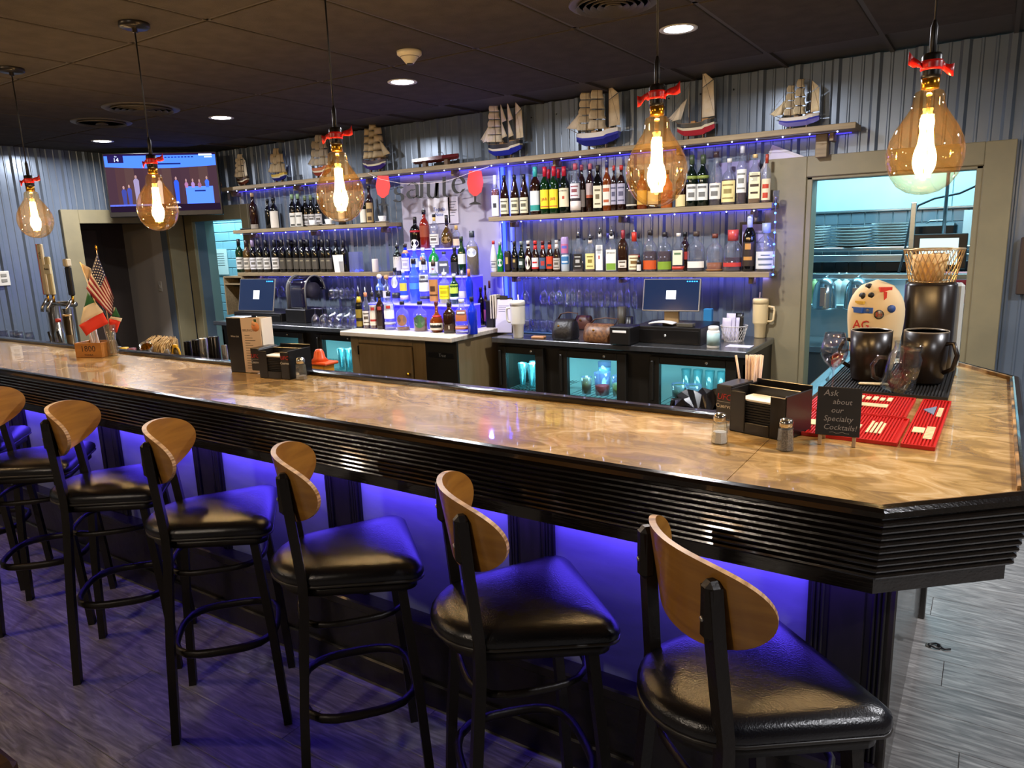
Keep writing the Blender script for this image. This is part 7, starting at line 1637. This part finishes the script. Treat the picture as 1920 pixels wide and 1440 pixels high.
# pass with heat lamps
zr = pyy(1600, 518, 6.05).z
rl = thing('heat_lamp_rail', 'steel heat lamp rail across the kitchen pass', 'rail', (-1.9, 6.05, zr)); MB().bbox((0, -.03, -.02), (2.4, .03, .02), .003).build('rail_bar', M_STEEL, rl)
for x in (.03, 2.37): MB().bbox((x-.02, -.02, -zr+.9), (x+.02, .02, -.02), .003).build('rail_post', M_STEEL, rl)
for px, lb in ((1547, 'domed steel heat lamp beside the door jamb'), (1607, 'domed steel heat lamp further from the door jamb')):
    x = pyy(px, 540, 5.92).x; o = thing('heat_lamp', lb, 'heat lamp', (x, 5.92, zr-.24))
    MB().lathe([(.088, 0), (.086, .012), (.083, .12), (.072, .185), (.045, .225), (.012, .238), (0, .238)], 24).build('shade', mat('brushed_dome', '#9fb4bc', .22, .85), o); MB().lathe([(.088, 0), (.091, .004), (.088, .010)], 24).build('rim', M_STEEL, o); MB().cyl((0, 0, .238), (0, .10, .245), .008).build('arm', M_STEEL, o); MB().bbox((-.018, -.092, .03), (.018, -.086, .17), .002).build('front_strip', mat('pale_copper', '#a89890', .4), o)  # each dome has a pale copper strip on its front
# counters
zc_ = pyy(1600, 640, 6.1).z
wt = thing('work_counter', 'stainless kitchen work counter under the heat lamps', 'counter', (-2.2, 5.75, 0)); MB().bbox((0, 0, zc_-.05), (3.2, .53, zc_), .005).build('worktop', M_STEEL, wt); MB().box((.02, .03, .1), (3.18, .52, zc_-.05)).build('cabinet', mat('steel_cabinet', '#5f696c', .4, .6), wt)
sp_ = MB().bbox((-2.2, 6.515, zc_), (1.0, 6.53, zr+.0), .003).build('splash_panel', M_STEELP); tag(sp_, 'pale steel splash panel behind the heat lamps', 'panel')
for px, c, lb in ((1527, '#8aa86a', 'green capped squeeze bottle behind the heat lamps'), (1572, '#dfe6e0', 'white squeeze bottle between the heat lamps'), (1586, '#cfd8d4', 'white plastic jug between the heat lamps')):
    x = pyy(px, 535, 6.42).x; o = thing('squeeze_bottle', lb, 'bottle', (x, 6.42, pyy(px, 562, 6.42).z-.03)); MB().lathe([(0, 0), (.045, 0), (.048, .14), (.03, .18), (.012, .19), (.006, .25), (0, .25)], 14).build('bottle_body', solid(c), o)
bs = MB().bbox((-2.2, 6.30, 0), (1.0, 6.51, pyy(1572, 562, 6.42).z-.031), .004).build('back_ledge', M_STEELP); tag(bs, 'steel ledge carrying squeeze bottles in the kitchen', 'ledge')
# monitor
ym = 5.85; a = pyy(1709, 505, ym); b = pyy(1816, 437, ym); mo = thing('kitchen_monitor', 'black kitchen order monitor with a white page', 'monitor', ((a.x+b.x)/2, ym, a.z)); w = b.x-a.x; h = b.z-a.z
MB().bbox((-w/2, 0, 0), (w/2, .035, h), .004).build('bezel', M_BLKP, mo); sc_ = MB().box((-w*.38, -.002, .03), (w*.34, 0, h-.03)).build('screen', emis('page_white', '#bfe6ea', .75), mo)
for i in range(2): MB().box((-w*.14, -.003, h*(.44-.07*i)), (w*.12, -.002, h*(.47-.07*i))).build('print_line', solid('#6a7678'), sc_)
MB().cyl((0, .035, h*.5), (0, .3, h*.7), .015).build('arm', M_STEEL, mo); MB().cyl((0, .30, h*.7), (0, .30, CEIL-a.z), .012).build('drop_pole', M_STEEL, mo)
# red crate, dark box, card reader
x = pyy(1795, 545, 6.2).x; rc_ = thing('red_crate', 'red plastic food crate under the kitchen monitor', 'crate', (x, 6.2, pyy(1795, 552, 6.2).z-.06)); MB().lathe([(.10, 0), (.125, .22), (.118, .22), (.095, .01), (0, .01)], 20, None, 5, sy=.7).build('tub', mat('red_plastic', '#a81c24', .4), rc_); MB().box((-.05, -.088, .07), (.06, -.086, .10)).build('print_line', solid('#d8a0a0'), rc_)
rs = MB().bbox((-.45, 6.11, zc_+.001), (.25, 6.275, pyy(1795, 552, 6.2).z-.061), .004).build('side_stand', M_STEEL); tag(rs, 'steel stand under the red crate', 'stand')
x = pyy(1685, 493, 6.55).x; dbx = MB().bbox((-.17, -.12, 0), (.17, .12, pyy(1685, 480, 6.5).z-pyy(1685, 510, 6.5).z), .006).build('dark_oven', mat('dark_metal', '#15181a', .35, .5), None, (x, 6.66, pyy(1685, 510, 6.5).z)); tag(dbx, 'dark boxy warmer hanging under the kitchen shelf', 'warmer')
x = pyy(1730, 440, KS).x; ts = thing('toaster', 'dark toaster on the kitchen shelf beside the post', 'toaster', (x+.08, KS, zsh)); MB().bbox((-.15, -.10, 0), (.15, .10, .17), .02).build('case', mat('dark_metal', '#15181a', .35, .5), ts); MB().tube([(-.06, -.05, .17), (-.03, -.05, .19), (.06, -.05, .19), (.08, -.05, .17)], .006, 6).build('wire_guard', M_STEEL, ts)
pp_ = MB().box((-.09, 0, 0), (.09, .004, .26)).build('paper_notice', M_PAPER, None, (pyy(1830, 450, KS).x, KS-.10, zsh)); tag(pp_, 'white paper card standing on the kitchen shelf', 'notice')
lg = thing('steel_ladles', 'cluster of steel ladles on the kitchen counter', 'utensils', (pyy(1800, 625, 5.95).x, 5.95, zc_))
for k in range(4): MB().tube([(-.05+.03*k, 0, .005), (-.03+.03*k, .02, .10), (-.06+.05*k, .02, .17)], .006, 6).build('ladle', M_STEEL, lg)
